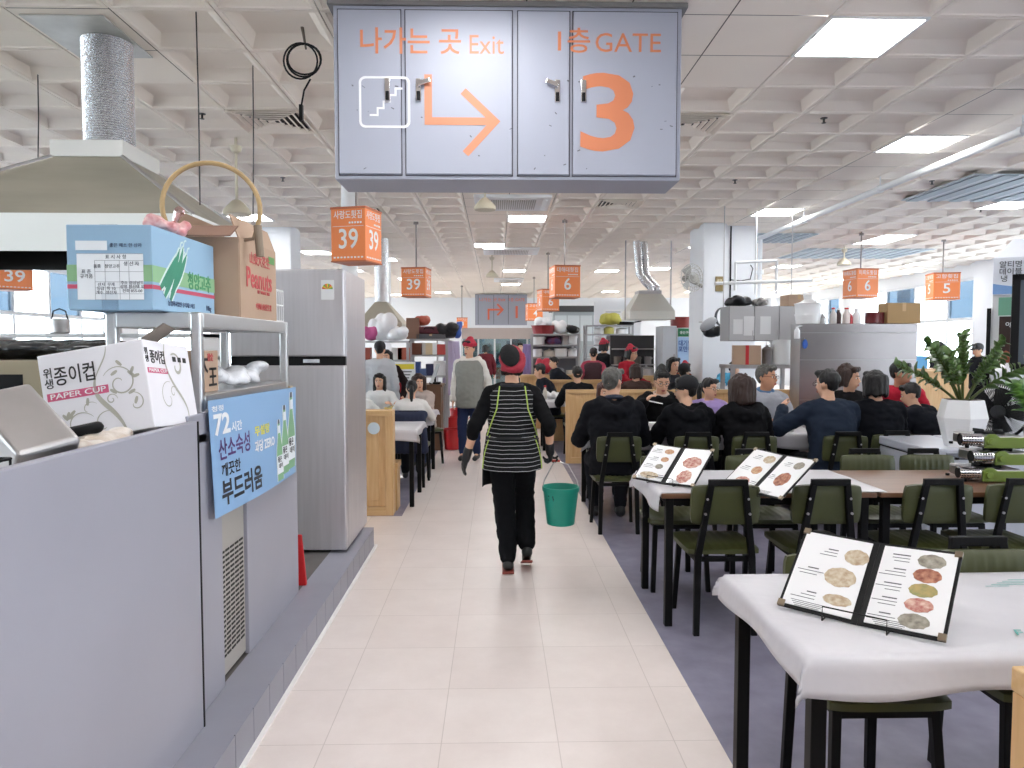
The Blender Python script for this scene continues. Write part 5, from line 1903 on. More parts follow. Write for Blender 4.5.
def person(label, x, Y, rz, top_z, seat=None, lean=8.0, bow=6.0, twist=0.0, side_lean=0.0, head=(0, 0), hands=None, feet=None, palms=None, curl=(0.5, 0.5),
           top='#17181c', topname='jacket', inf=0.028, pants='#1c1d22', hair='short', hairm=None, skin=None, cap=None, shoes='#1a1a1c', hood=False, vest=None, pinf=0.016,
           glasses=False, scarf=None, collar=None, sleeve=1.0, vox=0.015, gloves=None, apron=None, rough=0.8, topmat=None, pelvis=None, bulk=1.0):
    skin = skin or SKIN
    hairm = hairm or HAIRB
    z0 = 0.003
    if seat is None:
        s = (top_z - z0) / (1.70 - 0.0015 * abs(lean))
        Pz = (pelvis or 0.93) * s
    else:
        s = max(0.80, min(1.08, (top_z - seat - 0.10) / (0.765 - 0.0008 * lean * 2)))
        Pz = seat + 0.10
    root = thing('person', label, 'person', (x, Y, z0 if seat is None else 0.003), R(rz))
    X3, Z3 = V((1, 0, 0)), V((0, 0, 1))
    yaw = R(twist)
    sd = V((math.cos(yaw), math.sin(yaw), 0))
    fw = V((-math.sin(yaw), math.cos(yaw), 0))

    def up(a, b=0.0):
        return (Z3 * math.cos(R(a)) + fw * math.sin(R(a)) + sd * math.sin(R(side_lean))).normalized()
    P = V((0, 0, Pz))
    waist = P + up(lean * 0.6) * 0.13 * s
    chest = waist + up(lean) * 0.18 * s
    uc = chest + up(lean + bow * 0.6) * 0.12 * s
    neck = uc + up(lean + bow) * 0.075 * s
    ang_h = (lean + bow) * 0.55 + 8
    hc = neck + up(ang_h) * 0.150 * s
    shL, shR = (uc - up(lean + bow) * 0.004 * s - sd * 0.162 * s * bulk, uc - up(lean + bow) * 0.004 * s + sd * 0.162 * s * bulk)
    hipw = 0.085 * s
    hL, hR = P - X3 * hipw + V((0, 0, -0.02)), P + X3 * hipw + V((0, 0, -0.02))
    # legs
    L1, L2 = 0.43 * s, 0.41 * s
    if feet is None:
        feet = ((-0.10, 0.0, 0), (0.10, 0.03, 0)) if seat is None else ((-0.10, 0.40, 0), (0.11, 0.36, 0))
    legs = []
    for hp, ft in ((hL, feet[0]), (hR, feet[1])):
        lift = ft[2]
        ank = V((ft[0] * s, ft[1] * s, 0.085 * s + lift))
        kn, ank = ik(hp, ank, L1, L2, V((0.0 if seat is None else math.copysign(0.15, ft[0]), 1, 0.0 if seat is None else 0.8)))
        legs.append((hp, kn, ank, lift))
    # arms
    if hands is None:
        hands = ((-0.24, 0.02, 0.80), (0.24, 0.02, 0.80)) if seat is None else ((-0.16, 0.40, 0.80), (0.16, 0.40, 0.80))
    arms = []
    A1, A2 = 0.285 * s, 0.25 * s
    for i, (sh, hd) in enumerate(((shL, hands[0]), (shR, hands[1]))):
        sg = -1 if i == 0 else 1
        pole = V((sg * 0.55, -0.5, -0.7)) if seat is not None else V((sg * 0.35, -1, -0.1))
        el, wr = ik(sh, V(hd), A1, A2, pole)
        arms.append((sh, el, wr, sg))
    n_ = 18

    def trings(e, lo=True):
        q = []
        a = sd * (0.150 * s + e)
        b = fw * (0.105 * s + e)
        if lo:
            q.append(MB().ring(P - Z3 * 0.09 * s, X3 * (0.155 * s + e), V((0, 1, 0)) * (0.11 * s + e), n_))
        q.append(MB().ring(P + Z3 * 0.0, X3 * (0.165 * s + e) , V((0, 1, 0)) * (0.118 * s + e), n_))
        q.append(MB().ring(waist, sd * (0.142 * s * bulk + e), fw * (0.105 * s + e), n_))
        q.append(MB().ring(chest, sd * (0.162 * s * bulk + e), fw * (0.115 * s + e), n_))
        q.append(MB().ring(uc, sd * (0.162 * s * bulk + e), fw * (0.10 * s + e), n_))
        q.append(MB().ring(uc + up(lean + bow) * 0.052 * s, sd * (0.105 * s * bulk + e), fw * (0.072 * s + e), n_))
        q.append(MB().ring(neck + up(lean + bow) * 0.005 * s, sd * (0.055 * s + e * 0.7), fw * (0.055 * s + e * 0.7), n_))
        return q

    def arm_geo(b_, e, frac=1.0):
        for sh, el, wr, sg in arms:
            b_.cap(uc + up(lean + bow) * 0.018 * s + sd * sg * 0.07 * s, sh, 0.055 * s + e, 0.052 * s + e, 10)
            b_.cap(sh, el, 0.052 * s + e, 0.041 * s + e, 10)
            w2 = el.lerp(wr, frac)
            b_.cap(el, w2, 0.041 * s + e, (0.028 + 0.013 * (1 - frac)) * s + e * 0.85, 10)

    # head frame
    Rh = Matrix.Rotation(R(head[0]) + yaw, 4, 'Z') @ Matrix.Rotation(R(-ang_h * 0.3 + head[1]), 4, 'X')
    HM = Matrix.Translation(hc) @ Rh @ Matrix.Scale(s, 4)
    body = MB()
    body.loft(trings(0.0))
    arm_geo(body, 0.0)
    for hp, kn, ank, lift in legs:
        body.cap(hp, kn, 0.078 * s, 0.052 * s, 10)
        body.cap(kn, ank, 0.052 * s, 0.034 * s, 10)
        body.cap(ank, ank + V((0, 0.13 * s, -0.055 * s - (lift if lift else 0) * 0.9)), 0.032 * s, 0.025 * s, 8)
    body.cap(neck - up(lean) * 0.03 * s, hc - V((0, 0, 0.06 * s)) - fw * 0.01, 0.056 * s, 0.052 * s, 12)
    body.sph((0, -0.012, 0.025), (0.074, 0.094, 0.093), n=18, M=HM)
    body.sph((0, 0.012, -0.035), (0.062, 0.074, 0.082), n=18, M=HM)
    body.sph((0, 0.045, -0.092), (0.032, 0.03, 0.024), n=12, M=HM)
    body.cap((0, 0.082, 0.012), (0, 0.101, -0.028), 0.009, 0.013, 8, M=HM)
    body.sph((0, 0.078, -0.062), (0.026, 0.016, 0.014), n=10, M=HM)
    for sg in (-1, 1):
        body.sph((sg * 0.074, -0.012, -0.012), (0.010, 0.02, 0.032), n=8, M=HM)
    hd_ = []
    for i, (sh, el, wr, sg) in enumerate(arms):
        d = (wr - el).normalized()
        pn = V(palms[i]) if palms and palms[i] else V((-sg * 0.8, 0.0, -0.5))
        hd_.append((wr, d, pn, sg))
        hand_geo(body, wr, d, pn, s, sg, curl[i])
    remesh(body, 'body', skin, root, min(vox, 0.012) if vox < 0.013 else vox * 0.85, 2)
    if gloves:
        for wr, d, pn, sg in hd_:
            g = MB()
            hand_geo(g, wr, d, pn, s, sg, curl[0 if sg < 0 else 1], 0.0032)
            g.cap(wr - d * 0.055 * s, wr + d * 0.03 * s, 0.036 * s, 0.034 * s, 10)
            remesh(g, 'glove', mat('glove_rubber', gloves, 0.45), root, 0.0065, 2)
    # face
    fc_ = MB()
    for sg in (-1, 1):
        fc_.sph((sg * 0.029, 0.0765, 0.004), (0.014, 0.008, 0.0065), n=10, M=HM)
    fc_.build('eye', flat('#e6e1dc', 0.3), root, smooth=True)
    fc_ = MB()
    for sg in (-1, 1):
        fc_.sph((sg * 0.029, 0.0825, 0.004), (0.0065, 0.004, 0.0065), n=10, M=HM)
    fc_.build('pupil', flat('#150f0d', 0.2), root, smooth=True)
    fc_ = MB()
    for sg in (-1, 1):
        fc_.cap((sg * 0.014, 0.086, 0.026), (sg * 0.045, 0.074, 0.028), 0.0045, 0.003, 6, M=HM)
    fc_.build('eyebrow', hairm, root, smooth=True)
    fc_ = MB()
    fc_.sph((0, 0.091, -0.060), (0.021, 0.006, 0.0055), n=10, M=HM)
    fc_.sph((0, 0.090, -0.068), (0.017, 0.006, 0.006), n=10, M=HM)
    fc_.build('mouth', flat('#9c4d48', 0.5), root, smooth=True)
    if glasses:
        g = MB()
        for sg in (-1, 1):
            g.tube([(sg * (0.031 + 0.021 * math.cos(2 * PI * k / 16)), 0.097, 0.002 + 0.017 * math.sin(2 * PI * k / 16)) for k in range(16)], 0.0018, 5, closed=True, M=HM)
            g.tube([(sg * 0.052, 0.096, 0.006), (sg * 0.078, 0.05, 0.01), (sg * 0.08, -0.01, 0.006)], 0.0016, 5, M=HM)
        g.tube([(-0.011, 0.098, 0.006), (0.011, 0.098, 0.006)], 0.0018, 5, M=HM)
        g.build('glasses', BLACKP, root)
    # clothes
    tm = topmat or mat('cloth_' + top.strip('#'), top, rough, spec=0.1, bump=0.25, bscale=9)
    ca = MB()
    ca.loft(trings(inf))
    arm_geo(ca, inf * 0.75, sleeve)
    # creases at elbow and hem
    for sh, el, wr, sg in arms:
        ca.sph(el, 0.05 * s + inf * 0.6, n=10)
    ca.loft([MB().ring(P - Z3 * (0.10 if seat is not None else 0.11) * s, X3 * (0.16 * s + inf * 1.2), V((0, 1, 0)) * (0.112 * s + inf * 1.2), n_), MB().ring(P + Z3 * 0.03 * s, X3 * (0.162 * s + inf * 1.1), V((0, 1, 0)) * (0.116 * s + inf * 1.1), n_)])
    if hood:
        for k in range(9):
            a = PI * (0.08 + 0.84 * k / 8)
            ca.sph(neck + up(lean) * (0.0 - 0.085 * math.sin(a)) * s + sd * 0.115 * s * math.cos(a) - fw * ((0.085 + inf) * math.sin(a) + 0.03) * s, (0.058 * s, 0.05 * s, 0.062 * s), n=10)
    wrinkle(remesh(ca, topname, tm, root, vox, 2), 0.010 if inf > 0.022 else 0.006, (9, 9, 14), len(label) * 0.37)
    if collar:
        cl = MB()
        cl.tube([neck + up(lean + bow) * 0.012 * s + sd * 0.068 * s * math.cos(2 * PI * k / 18) + fw * 0.066 * s * math.sin(2 * PI * k / 18) - Z3 * 0.02 * s * math.sin(2 * PI * k / 18) for k in range(18)], 0.02 * s, 8, closed=True)
        cl.build('collar', flat(collar, 0.8), root, smooth=True)
    if vest:
        v_ = MB()
        v_.loft(([[p_ - Z3 * 0.10 * s for p_ in trings(inf + 0.03)[0]]] if seat is None else []) + trings(inf + 0.020)[(1 if seat is not None else 0):6])
        wrinkle(remesh(v_, 'vest', mat('vest_' + vest.strip('#'), vest, 0.8, bump=0.25, bscale=10), root, vox, 2), 0.007, (8, 8, 12), 0.4)
    pmat = mat('cloth_' + pants.strip('#'), pants, 0.85, spec=0.1, bump=0.2, bscale=12)
    pa_ = MB()
    pa_.loft([MB().ring(P - Z3 * 0.10 * s, X3 * (0.155 * s + .012), V((0, 1, 0)) * (0.112 * s + .012), n_), MB().ring(P + Z3 * 0.04 * s, X3 * (0.158 * s + .012), V((0, 1, 0)) * (0.112 * s + .012), n_)])
    for hp, kn, ank, lift in legs:
        pa_.cap(hp, kn, 0.078 * s + pinf, 0.052 * s + pinf * 1.2, 12)
        pa_.cap(kn, ank + (kn - ank).normalized() * 0.03 * s, 0.052 * s + pinf * 1.2, 0.036 * s + pinf + .004, 12)
    wrinkle(remesh(pa_, 'trousers', pmat, root, vox, 2), 0.007, (9, 9, 13), len(label) * 0.21)
    for hp, kn, ank, lift in legs:
        sh_ = MB()
        tip = -0.055 * s - lift * 0.85
        sh_.cap(ank + V((0, -0.03 * s, -0.035 * s)), ank + V((0, 0.14 * s, tip)), 0.042 * s, 0.036 * s, 10)
        sh_.cap(ank + V((0, -0.01 * s, -0.01)), ank + V((0, -0.01, -0.04 * s)), 0.042 * s, 0.045 * s, 10)
        o = remesh(sh_, 'shoe', mat('shoe_' + shoes.strip('#'), shoes, 0.5), root, 0.011, 1)
        for q in o.data.vertices:
            zmin = max(0.0, lift * (1 - (q.co.y - ank.y) / (0.16 * s)) * 0.85) if lift else 0.0
            if q.co.z < zmin:
                q.co.z = zmin
    # hair
    if hair and hair != 'none':
        h_ = MB()
        h_.sph((0, -0.022, 0.038), (0.080, 0.094, 0.089), n=18, M=HM)
        h_.cap((-0.045, 0.052, 0.09), (0.045, 0.052, 0.09), 0.028, 0.028, 8, M=HM)
        for sg in (-1, 1):
            h_.cap((sg * 0.070, -0.012, 0.03), (sg * 0.071, -0.004, 0.0), 0.016, 0.010, 8, M=HM)
        h_.sph((0, -0.050, -0.018), (0.060, 0.046, 0.050), n=14, M=HM)
        if hair in ('bob', 'long', 'puffy', 'curly'):
            dz = {'bob': -0.085, 'long': -0.24, 'puffy': -0.11, 'curly': -0.06}[hair]
            fat = {'bob': 0.032, 'long': 0.03, 'puffy': 0.052, 'curly': 0.042}[hair]
            for k in range(9):
                a = PI * (-0.08 + 1.16 * k / 8)
                p0 = V((0.074 * math.cos(a), -0.018 - 0.078 * math.sin(a), 0.05))
                p1 = V((0.082 * math.cos(a), -0.022 - 0.082 * math.sin(a), dz + 0.012 * math.sin(k * 2.3)))
                h_.cap(p0, p1, fat, fat * 0.75, 8, M=HM)
            if hair in ('puffy', 'curly'):
                r_ = random.Random(len(label))
                for k in range(34):
                    a, b_ = r_.uniform(-0.1, PI + 0.1), r_.uniform(-0.6, 1.3)
                    h_.sph((0.088 * math.cos(a) * math.cos(b_), -0.03 - 0.09 * math.sin(a) * math.cos(b_), 0.03 + 0.09 * math.sin(b_)), r_.uniform(0.022, 0.034), n=7, M=HM)
        if hair == 'bun':
            h_.sph((0, -0.06, 0.125), (0.045, 0.045, 0.042), n=12, M=HM)
            h_.sph((0, -0.05, 0.09), (0.05, 0.05, 0.03), n=12, M=HM)
        if hair == 'pony':
            h_.tube([HM @ V((0, -0.115, 0.03)), HM @ V((0, -0.15, -0.03)), HM @ V((0, -0.14, -0.14)), HM @ V((0, -0.12, -0.21))], [0.03 * s, 0.035 * s, 0.03 * s, 0.012 * s], 10)
        wrinkle(remesh(h_, 'hair', hairm, root, 0.009, 2), 0.008, (42, 42, 9), len(label) * 0.11, False)
    if cap:
        c_ = MB()
        c_.sph((0, -0.018, 0.052), (0.090, 0.106, 0.088), n=18, M=HM)
        o_ = MB()
        remesh(c_, 'cap_crown', mat('cap_' + cap.strip('#'), cap, 0.8), root, 0.010, 1)
        b2_ = MB()
        b2_.loft([[V((0.078 * math.cos(a), (0.05 + 0.125 * math.sin(a)) if k else 0.045, 0.040 - (0.030 * math.sin(a) if k else 0))) for a in [PI * q / 12 for q in range(13)]] for k in (0, 1)], cap=False, closed=False, M=HM)
        br_ = b2_.build('cap_brim', MATS['cap_' + cap.strip('#')], root)
        so = br_.modifiers.new('t', 'SOLIDIFY')
        so.thickness = 0.006
    if scarf:
        c_ = MB()
        c_.sph((0, -0.022, 0.056), (0.089, 0.103, 0.082), n=18, M=HM)
        for k in range(14):
            a = 2 * PI * k / 14
            c_.sph((0.082 * math.cos(a), -0.02 + 0.09 * math.sin(a), 0.055 + 0.02 * math.sin(a)), 0.026, n=8, M=HM)
        c_.sph((0, -0.05, 0.13), (0.05, 0.05, 0.035), n=10, M=HM)
        remesh(c_, 'headscarf', mat('scarf_red', scarf, 0.8, bump=0.3, bscale=14), root, 0.010, 1)
    root['head'] = 0
    del root['head']
    return root, dict(P=P, waist=waist, chest=chest, uc=uc, neck=neck, hc=hc, HM=HM, trings=trings, arms=arms, legs=legs, s=s, sd=sd, fw=fw)


def topz(px, py, Y):
    return at(px, py, Y).z


# ---- the woman walking away with the bucket ---------------------------------
wf = fl(508, 570)
wx, wY = at(512, 400, wf.y).x, wf.y
hb_ = at(558, 463, wY + 0.03) - V((wx, wY, 0))
hl_ = at(467, 455, wY + 0.03) - V((wx, wY, 0))
el_s = at(462, 481, wY)
wr_r = at(550, 450, wY) - V((wx, wY, 0))
woman, J = person('woman in red headscarf and striped apron walking away with a green bucket', wx, wY, 0, topz(500, 349, wY), None, lean=3, bow=5,
                  pinf=0.024, hands=((hl_.x, -0.02, hl_.z), (wr_r.x, 0.0, wr_r.z)), palms=((0.9, 0.3, 0), (-0.9, 0.2, 0)), curl=(0.28, 1.15),
                  feet=((-0.03, -0.03, 0), (0.115, 0.0, 0.085)), top='#121214', topname='sweater', inf=0.018, pants='#121316', hair='short', shoes='#141415',
                  vox=0.010, gloves='#1b1c1f', sleeve=0.28, bulk=0.98)
s = J['s']
P, fw_, sd_ = J['P'], J['fw'], J['sd']
mst = stripes_mat('striped_apron', '#141416', '#bcbcc0', 'Z', 0.028, 0.10)
ap = MB()
ap.loft(J['trings'](0.034)[1:6])
remesh(ap, 'apron_bib', mst, woman, 0.009, 2)
# lower back panel and side skirt
sk = MB()
n_ = 20


def arc(z_, rx_, ry_, a0, a1, e):
    return [V((rx_ * math.cos(a0 + (a1 - a0) * k / n_), ry_ * math.sin(a0 + (a1 - a0) * k / n_), z_)) for k in range(n_ + 1)] + [V(((rx_ - e) * math.cos(a0 + (a1 - a0) * k / n_), (ry_ - e) * math.sin(a0 + (a1 - a0) * k / n_), z_)) for k in range(n_, -1, -1)]


A0, A1 = R(180), R(360)
zw = at(510, 438, wY - 0.1).z
zh = at(510, 471, wY - 0.1).z
sk.loft([arc(z_, rx_, ry_, A0, A1, 0.006) for z_, rx_, ry_ in ((zw + 0.05, 0.168, 0.135), (zw - 0.04, 0.185, 0.15), ((zw + zh) / 2, 0.198, 0.162), (zh, 0.205, 0.165))])
sk.build('apron_skirt', mst, woman, smooth=True)
sf = MB()
zs = at(490, 487, wY).z
sf.loft([arc(z_, rx_, ry_, R(60), R(182), 0.006) for z_, rx_, ry_ in ((zw + 0.02, 0.178, 0.15), (zh, 0.205, 0.165), (zs, 0.205, 0.16))])
sf.build('apron_front', mat('apron_black', '#151517', 0.75), woman, smooth=True)
MB().b2(-0.175, 0.175, -0.165, -0.150, zw - 0.006, zw + 0.006).build('apron_tie', mat('apron_black', '#151517', 0.75), woman)
# lime piping
lime = flat('#a9c15a', 0.6)
pz_ = MB()
for sg in (-1, 1):
    pts = []
    for k in range(12):
        q = k / 11
        zq = J['uc'].z + 0.06 * s - q * (J['uc'].z + 0.06 * s - zw - 0.01)
        xq = sg * (0.085 + 0.03 * math.sin(PI * q * 0.5) + 0.055 * max(0, q - 0.45) / 0.55)
        w_r = 0.175
        yq = -0.150 * math.sqrt(max(0.05, 1 - (xq / 0.20) ** 2)) - 0.004 + (0.04 * max(0, 0.2 - q) / 0.2)
        pts.append((xq, yq + 0.012 * q, zq))
    pz_.tube(pts, 0.0045, 6)
    pts = [(sg * (0.150 + 0.05 * math.sin(PI * 0.5 * k / 8)), -0.075, zw + 0.01 + (zh - zw) * k / 8) for k in range(9)]
    pz_.tube(pts, 0.004, 6)
pz_.build('lime_piping', lime, woman, smooth=True)
# collar strip at the back of the neck
MB().tube([J['neck'] + V((0.075 * math.cos(a), -0.02 + 0.07 * math.sin(a), -0.03 + 0.02)) for a in [PI + PI * k / 12 for k in range(13)]], 0.012, 8).build('neckband', flat('#24252d', 0.8), woman, smooth=True)
# headscarf: black crown ringed by a thick red band
HM = J['HM']
hs = MB()
hs.sph((0, -0.030, 0.045), (0.092, 0.098, 0.090), (R(20), 0, 0), 18, M=HM)
nv = V((-0.10, -0.87, 0.48)).normalized()
uv0 = V((1, 0, 0)) - nv * nv.x
uv0.normalize()
vv0 = nv.cross(uv0) * -1
if vv0.z < 0:
    vv0 = -vv0
ti = R(14)
uv, vw = uv0 * math.cos(ti) + vv0 * math.sin(ti), vv0 * math.cos(ti) - uv0 * math.sin(ti)
cc = V((-0.004, -0.090, 0.046))
for k in range(26):
    a = 2 * PI * k / 26
    thick = 0.022 + 0.014 * max(0.0, math.cos(a - R(300)))
    hs.sph(cc + uv * 0.074 * math.cos(a) + vw * 0.098 * math.sin(a) - nv * 0.012, (thick, thick, thick), n=9, M=HM)
hs.cap((-0.06, -0.085, -0.035), (0.062, -0.085, -0.04), 0.028, 0.030, 10, M=HM)
wrinkle(remesh(hs, 'headscarf', mat('scarf_red_dark', '#a02c3c', 0.8, bump=0.3, bscale=14), woman, 0.008, 1), 0.006, (26, 26, 26), 0.7)
hb2 = MB()
rings = []
for q in (-0.95, -0.7, -0.3, 0.1, 0.5, 0.8, 0.97):
    kq = math.sqrt(1 - q * q)
    rings.append([cc - uv * 0.010 + vw * 0.006 + nv * (0.026 + 0.032 * q) + uv * 0.074 * kq * math.cos(2 * PI * j / 24) + vw * 0.100 * kq * math.sin(2 * PI * j / 24) for j in range(24)])
hb2.loft(rings, M=HM)
hb2.build('scarf_crown', mat('crown_black', '#101012', 0.9, bump=0.4, bscale=25), woman, smooth=True)
nh = MB()
nh.cap((-0.055, -0.05, -0.055), (0.055, -0.05, -0.055), 0.034, 0.034, 10, M=HM)
nh.cap((-0.07, -0.02, -0.03), (-0.065, -0.03, -0.07), 0.022, 0.018, 8, M=HM)
nh.cap((0.07, -0.02, -0.03), (0.065, -0.03, -0.07), 0.022, 0.018, 8, M=HM)
wrinkle(remesh(nh, 'nape_hair', HAIRB, woman, 0.008, 1), 0.006, (60, 60, 10), 0.3, False)
# reddish soles
for i, (hp, kn, ank, lift) in enumerate(J['legs']):
    so_ = MB()
    if lift:
        so_.loft([[V((ank.x - 0.036, ank.y - 0.065, lift * 0.80 + 0.004)), V((ank.x + 0.036, ank.y - 0.065, lift * 0.80 + 0.004)), V((ank.x + 0.036, ank.y - 0.065, lift * 0.80 + 0.016)), V((ank.x - 0.036, ank.y - 0.065, lift * 0.80 + 0.016))],
                  [V((ank.x - 0.04, ank.y + 0.13, 0.004)), V((ank.x + 0.04, ank.y + 0.13, 0.004)), V((ank.x + 0.04, ank.y + 0.13, 0.016)), V((ank.x - 0.04, ank.y + 0.13, 0.016))]])
    else:
        so_.b2(ank.x - 0.04, ank.x + 0.04, ank.y - 0.075, ank.y + 0.15, 0.0, 0.012)
    so_.build('sole', flat('#8e4238', 0.6), woman)

# bucket
bt_, bb_ = at(561, 487, wY), at(561, 525, wY)
t = thing('bucket', 'green plastic bucket carried by the woman in striped apron', 'bucket', (bb_.x, wY + 0.03, bb_.z))
hh = bt_.z - bb_.z
gm = mat('green_plastic', '#1f8f7c', 0.35)
MB().lathe([(0.085, 0), (0.095, 0.004), (0.122, hh - 0.03), (0.128, hh - 0.03), (0.130, hh), (0.122, hh), (0.118, hh - 0.02), (0.09, 0.012), (0.0, 0.012)], 32).build('pail', gm, t, smooth=True)
top_h = at(558, 463, wY).z - bb_.z + 0.012
gx = at(556, 463, wY).x - bb_.x
MB().tube([(-0.126, 0, hh - 0.015), (-0.115, 0, hh + 0.04), (-0.06, 0, hh + (top_h - hh) * 0.82), (gx, 0, top_h), (0.05, 0, hh + (top_h - hh) * 0.85), (0.112, 0, hh + 0.04), (0.126, 0, hh - 0.015)], 0.0035, 8).build('handle', STEEL, t, smooth=True)
MB().cyl((gx - 0.03, 0, top_h), (gx + 0.03, 0, top_h - 0.002), 0.008).build('grip', flat('#b2443c', 0.4), t)
text('lettering', '34', 0.05, (-0.075, -0.088, hh - 0.07), (PI / 2 + 0.15, 0, -0.7), flat('#17443c', 0.5), t, 0.03)

# ---- standing woman in grey vest --------------------------------------------
x_ = xat(470, 10.0)
person('woman in red headscarf, grey vest and white hoodie standing in the aisle', x_, 10.0, 168, topz(472, 340, 10.0), None, lean=1, bow=3, head=(-22, -6), hands=((-0.24, 0.0, 0.83), (0.22, 0.06, 0.82)),
       top='#d9d5cf', topname='hoodie', inf=0.03, pants='#2a3350', vest='#85857f', scarf='#b4293f', hair='short', hood=True, shoes='#222226')

# ---- left side tables ----------------------------------------------------------
person('man in grey sweater and dark cap standing with back turned, at left', xat(380, 10.6), 10.6, 4, topz(378, 342, 10.6), None, lean=3, bow=6, top='#bfc1c5', topname='sweater', cap='#26272b', pants='#2b2c31', inf=0.03)
person('dark-haired person half hidden behind the man in grey sweater', xat(389, 11.2), 11.2, 170, topz(388, 350, 11.2), None, top='#2e2425', hair='bob')
chair(xat(381, 9.75), 9.72, 178, 'chair under the young woman facing the viewer at the left table', GCH)
person('young woman with long black hair seated facing the viewer at left table', xat(381, 9.7), 9.72, 178, topz(381, 374, 9.7), 0.45, lean=10, top='#dcdcda', topname='blouse', hair='long', inf=0.022, hands=((-0.2, 0.33, 0.80), (0.15, 0.35, 0.80)))
chair(xat(359, 8.4), 8.25, 0, 'chair under the person in white sleeves by the refrigerator edge', GCH)
person('person in white sleeves mostly hidden behind the refrigerator', xat(357, 8.3), 8.25, 0, topz(362, 385, 8.3), 0.45, lean=14, top='#e2e2e0', topname='blouse', hair='bob')
chair(xat(412, 8.3), 8.22, 0, 'chair with the navy jacket, left of the aisle', GCH)
person('girl with tied black hair and white top seated with back turned', xat(412, 8.3), 8.26, 6, topz(411, 383, 8.4), 0.45, lean=10, top='#dedad6', topname='blouse', hair='pony', inf=0.02, hands=((-0.16, 0.36, 0.8), (0.16, 0.36, 0.8)), shoes='#2a2a2d')
chair(xat(424, 9.6), 9.74, 205, 'chair under the brown-haired woman in beige, left of the aisle', GCH)
person('brown-haired woman in beige jacket seated at the left table by the aisle', xat(424, 9.6), 9.72, 150, topz(419, 376, 9.5), 0.45, lean=12, head=(45, 0), top='#b9aaa2', topname='jacket', hair='puffy', hairm=HAIRBR, pants='#39415a', feet=((-0.28, 0.45, 0), (-0.05, 0.4, 0)))
# navy jacket over the chair
p = xat(404, 8.1)
t = thing('jacket', 'navy jacket hung over a chair back left of aisle', 'jacket', (xat(408, 8.0), 7.99, 0.003))
jb = MB()
jb.cap((-0.17, 0, 0.80), (0.17, 0, 0.80), 0.05, 0.05, 12)
for k in range(8):
    xq = -0.2 + k * 0.055
    jb.cap((xq * 0.85, -0.03, 0.79), (xq, -0.04 - 0.01 * (k % 2), 0.42), 0.038, 0.045, 8)
    jb.cap((xq * 0.85, 0.02, 0.79), (xq * 0.9, 0.035, 0.58), 0.035, 0.03, 8)
remesh(jb, 'cloth', mat('navy_cloth', '#232a43', 0.8, bump=0.3, bscale=9), t, 0.014, 2)
# yellow basket of food on the left table
t = thing('food_bowl', 'yellow bowl of food on the left occupied table', 'bowl', (xat(395, 8.8), 8.75, 0.755))
MB().lathe([(0.06, 0), (0.11, 0.05), (0.13, 0.06), (0.125, 0.064), (0.0, 0.045)], 20).build('bowl', flat('#d9bb4a', 0.4), t, smooth=True)
MB().sph((0, 0, 0.05), (0.10, 0.10, 0.04), n=12).build('food', FOODS[2], t)

# ---- third row, backs to the viewer ----------------------------------------------
BK = 6.42
rows = [
    (615, 369, 6.2, dict(label='man in black hooded jacket seated with back turned, nearest the aisle', lean=8, bow=8, head=(-38, 0), hairm=HAIRG, hair='short', top='#15161b', hood=True, inf=0.04, collar='#343a4c', glasses=True, bulk=1.08), 'under the man in black hooded jacket'),
    (690, 378, 6.2, dict(label='man in black baseball cap and black jacket seated with back turned', lean=10, bow=10, head=(58, 0), hair='short', cap='#15161a', top='#121317', hood=True, inf=0.04), 'under the man in black baseball cap'),
    (746, 377, 6.2, dict(label='woman with puffy dark brown hair and black hooded jacket, back turned', lean=8, bow=8, hair='puffy', hairm=HAIRBR, top='#141417', hood=True, inf=0.035), 'under the woman with puffy brown hair'),
    (834, 371, 6.2, dict(label='man in dark navy jacket seated with back turned, elbow out left', lean=10, bow=6, head=(28, 0), hair='short', top='#27303f', inf=0.035, hands=((-0.30, 0.36, 0.98), (0.16, 0.40, 0.80)), glasses=True, bulk=1.06), 'under the man in dark navy jacket'),
    (881, 372, 6.28, dict(label='woman with black bobbed hair and black top seated with back turned', lean=8, bow=6, hair='bob', top='#14161c', inf=0.035, bulk=1.1), 'under the woman with black bobbed hair'),
]
for px, py, Y, kw, cl_ in rows:
    X_ = xat(px, Y)
    lb_ = kw.pop('label')
    chair(X_, Y - 0.02, 0, 'green chair ' + cl_, GCH)
    person(lb_, X_, Y, 0, topz(px, py, Y + 0.08), 0.455, vox=0.014, **kw)
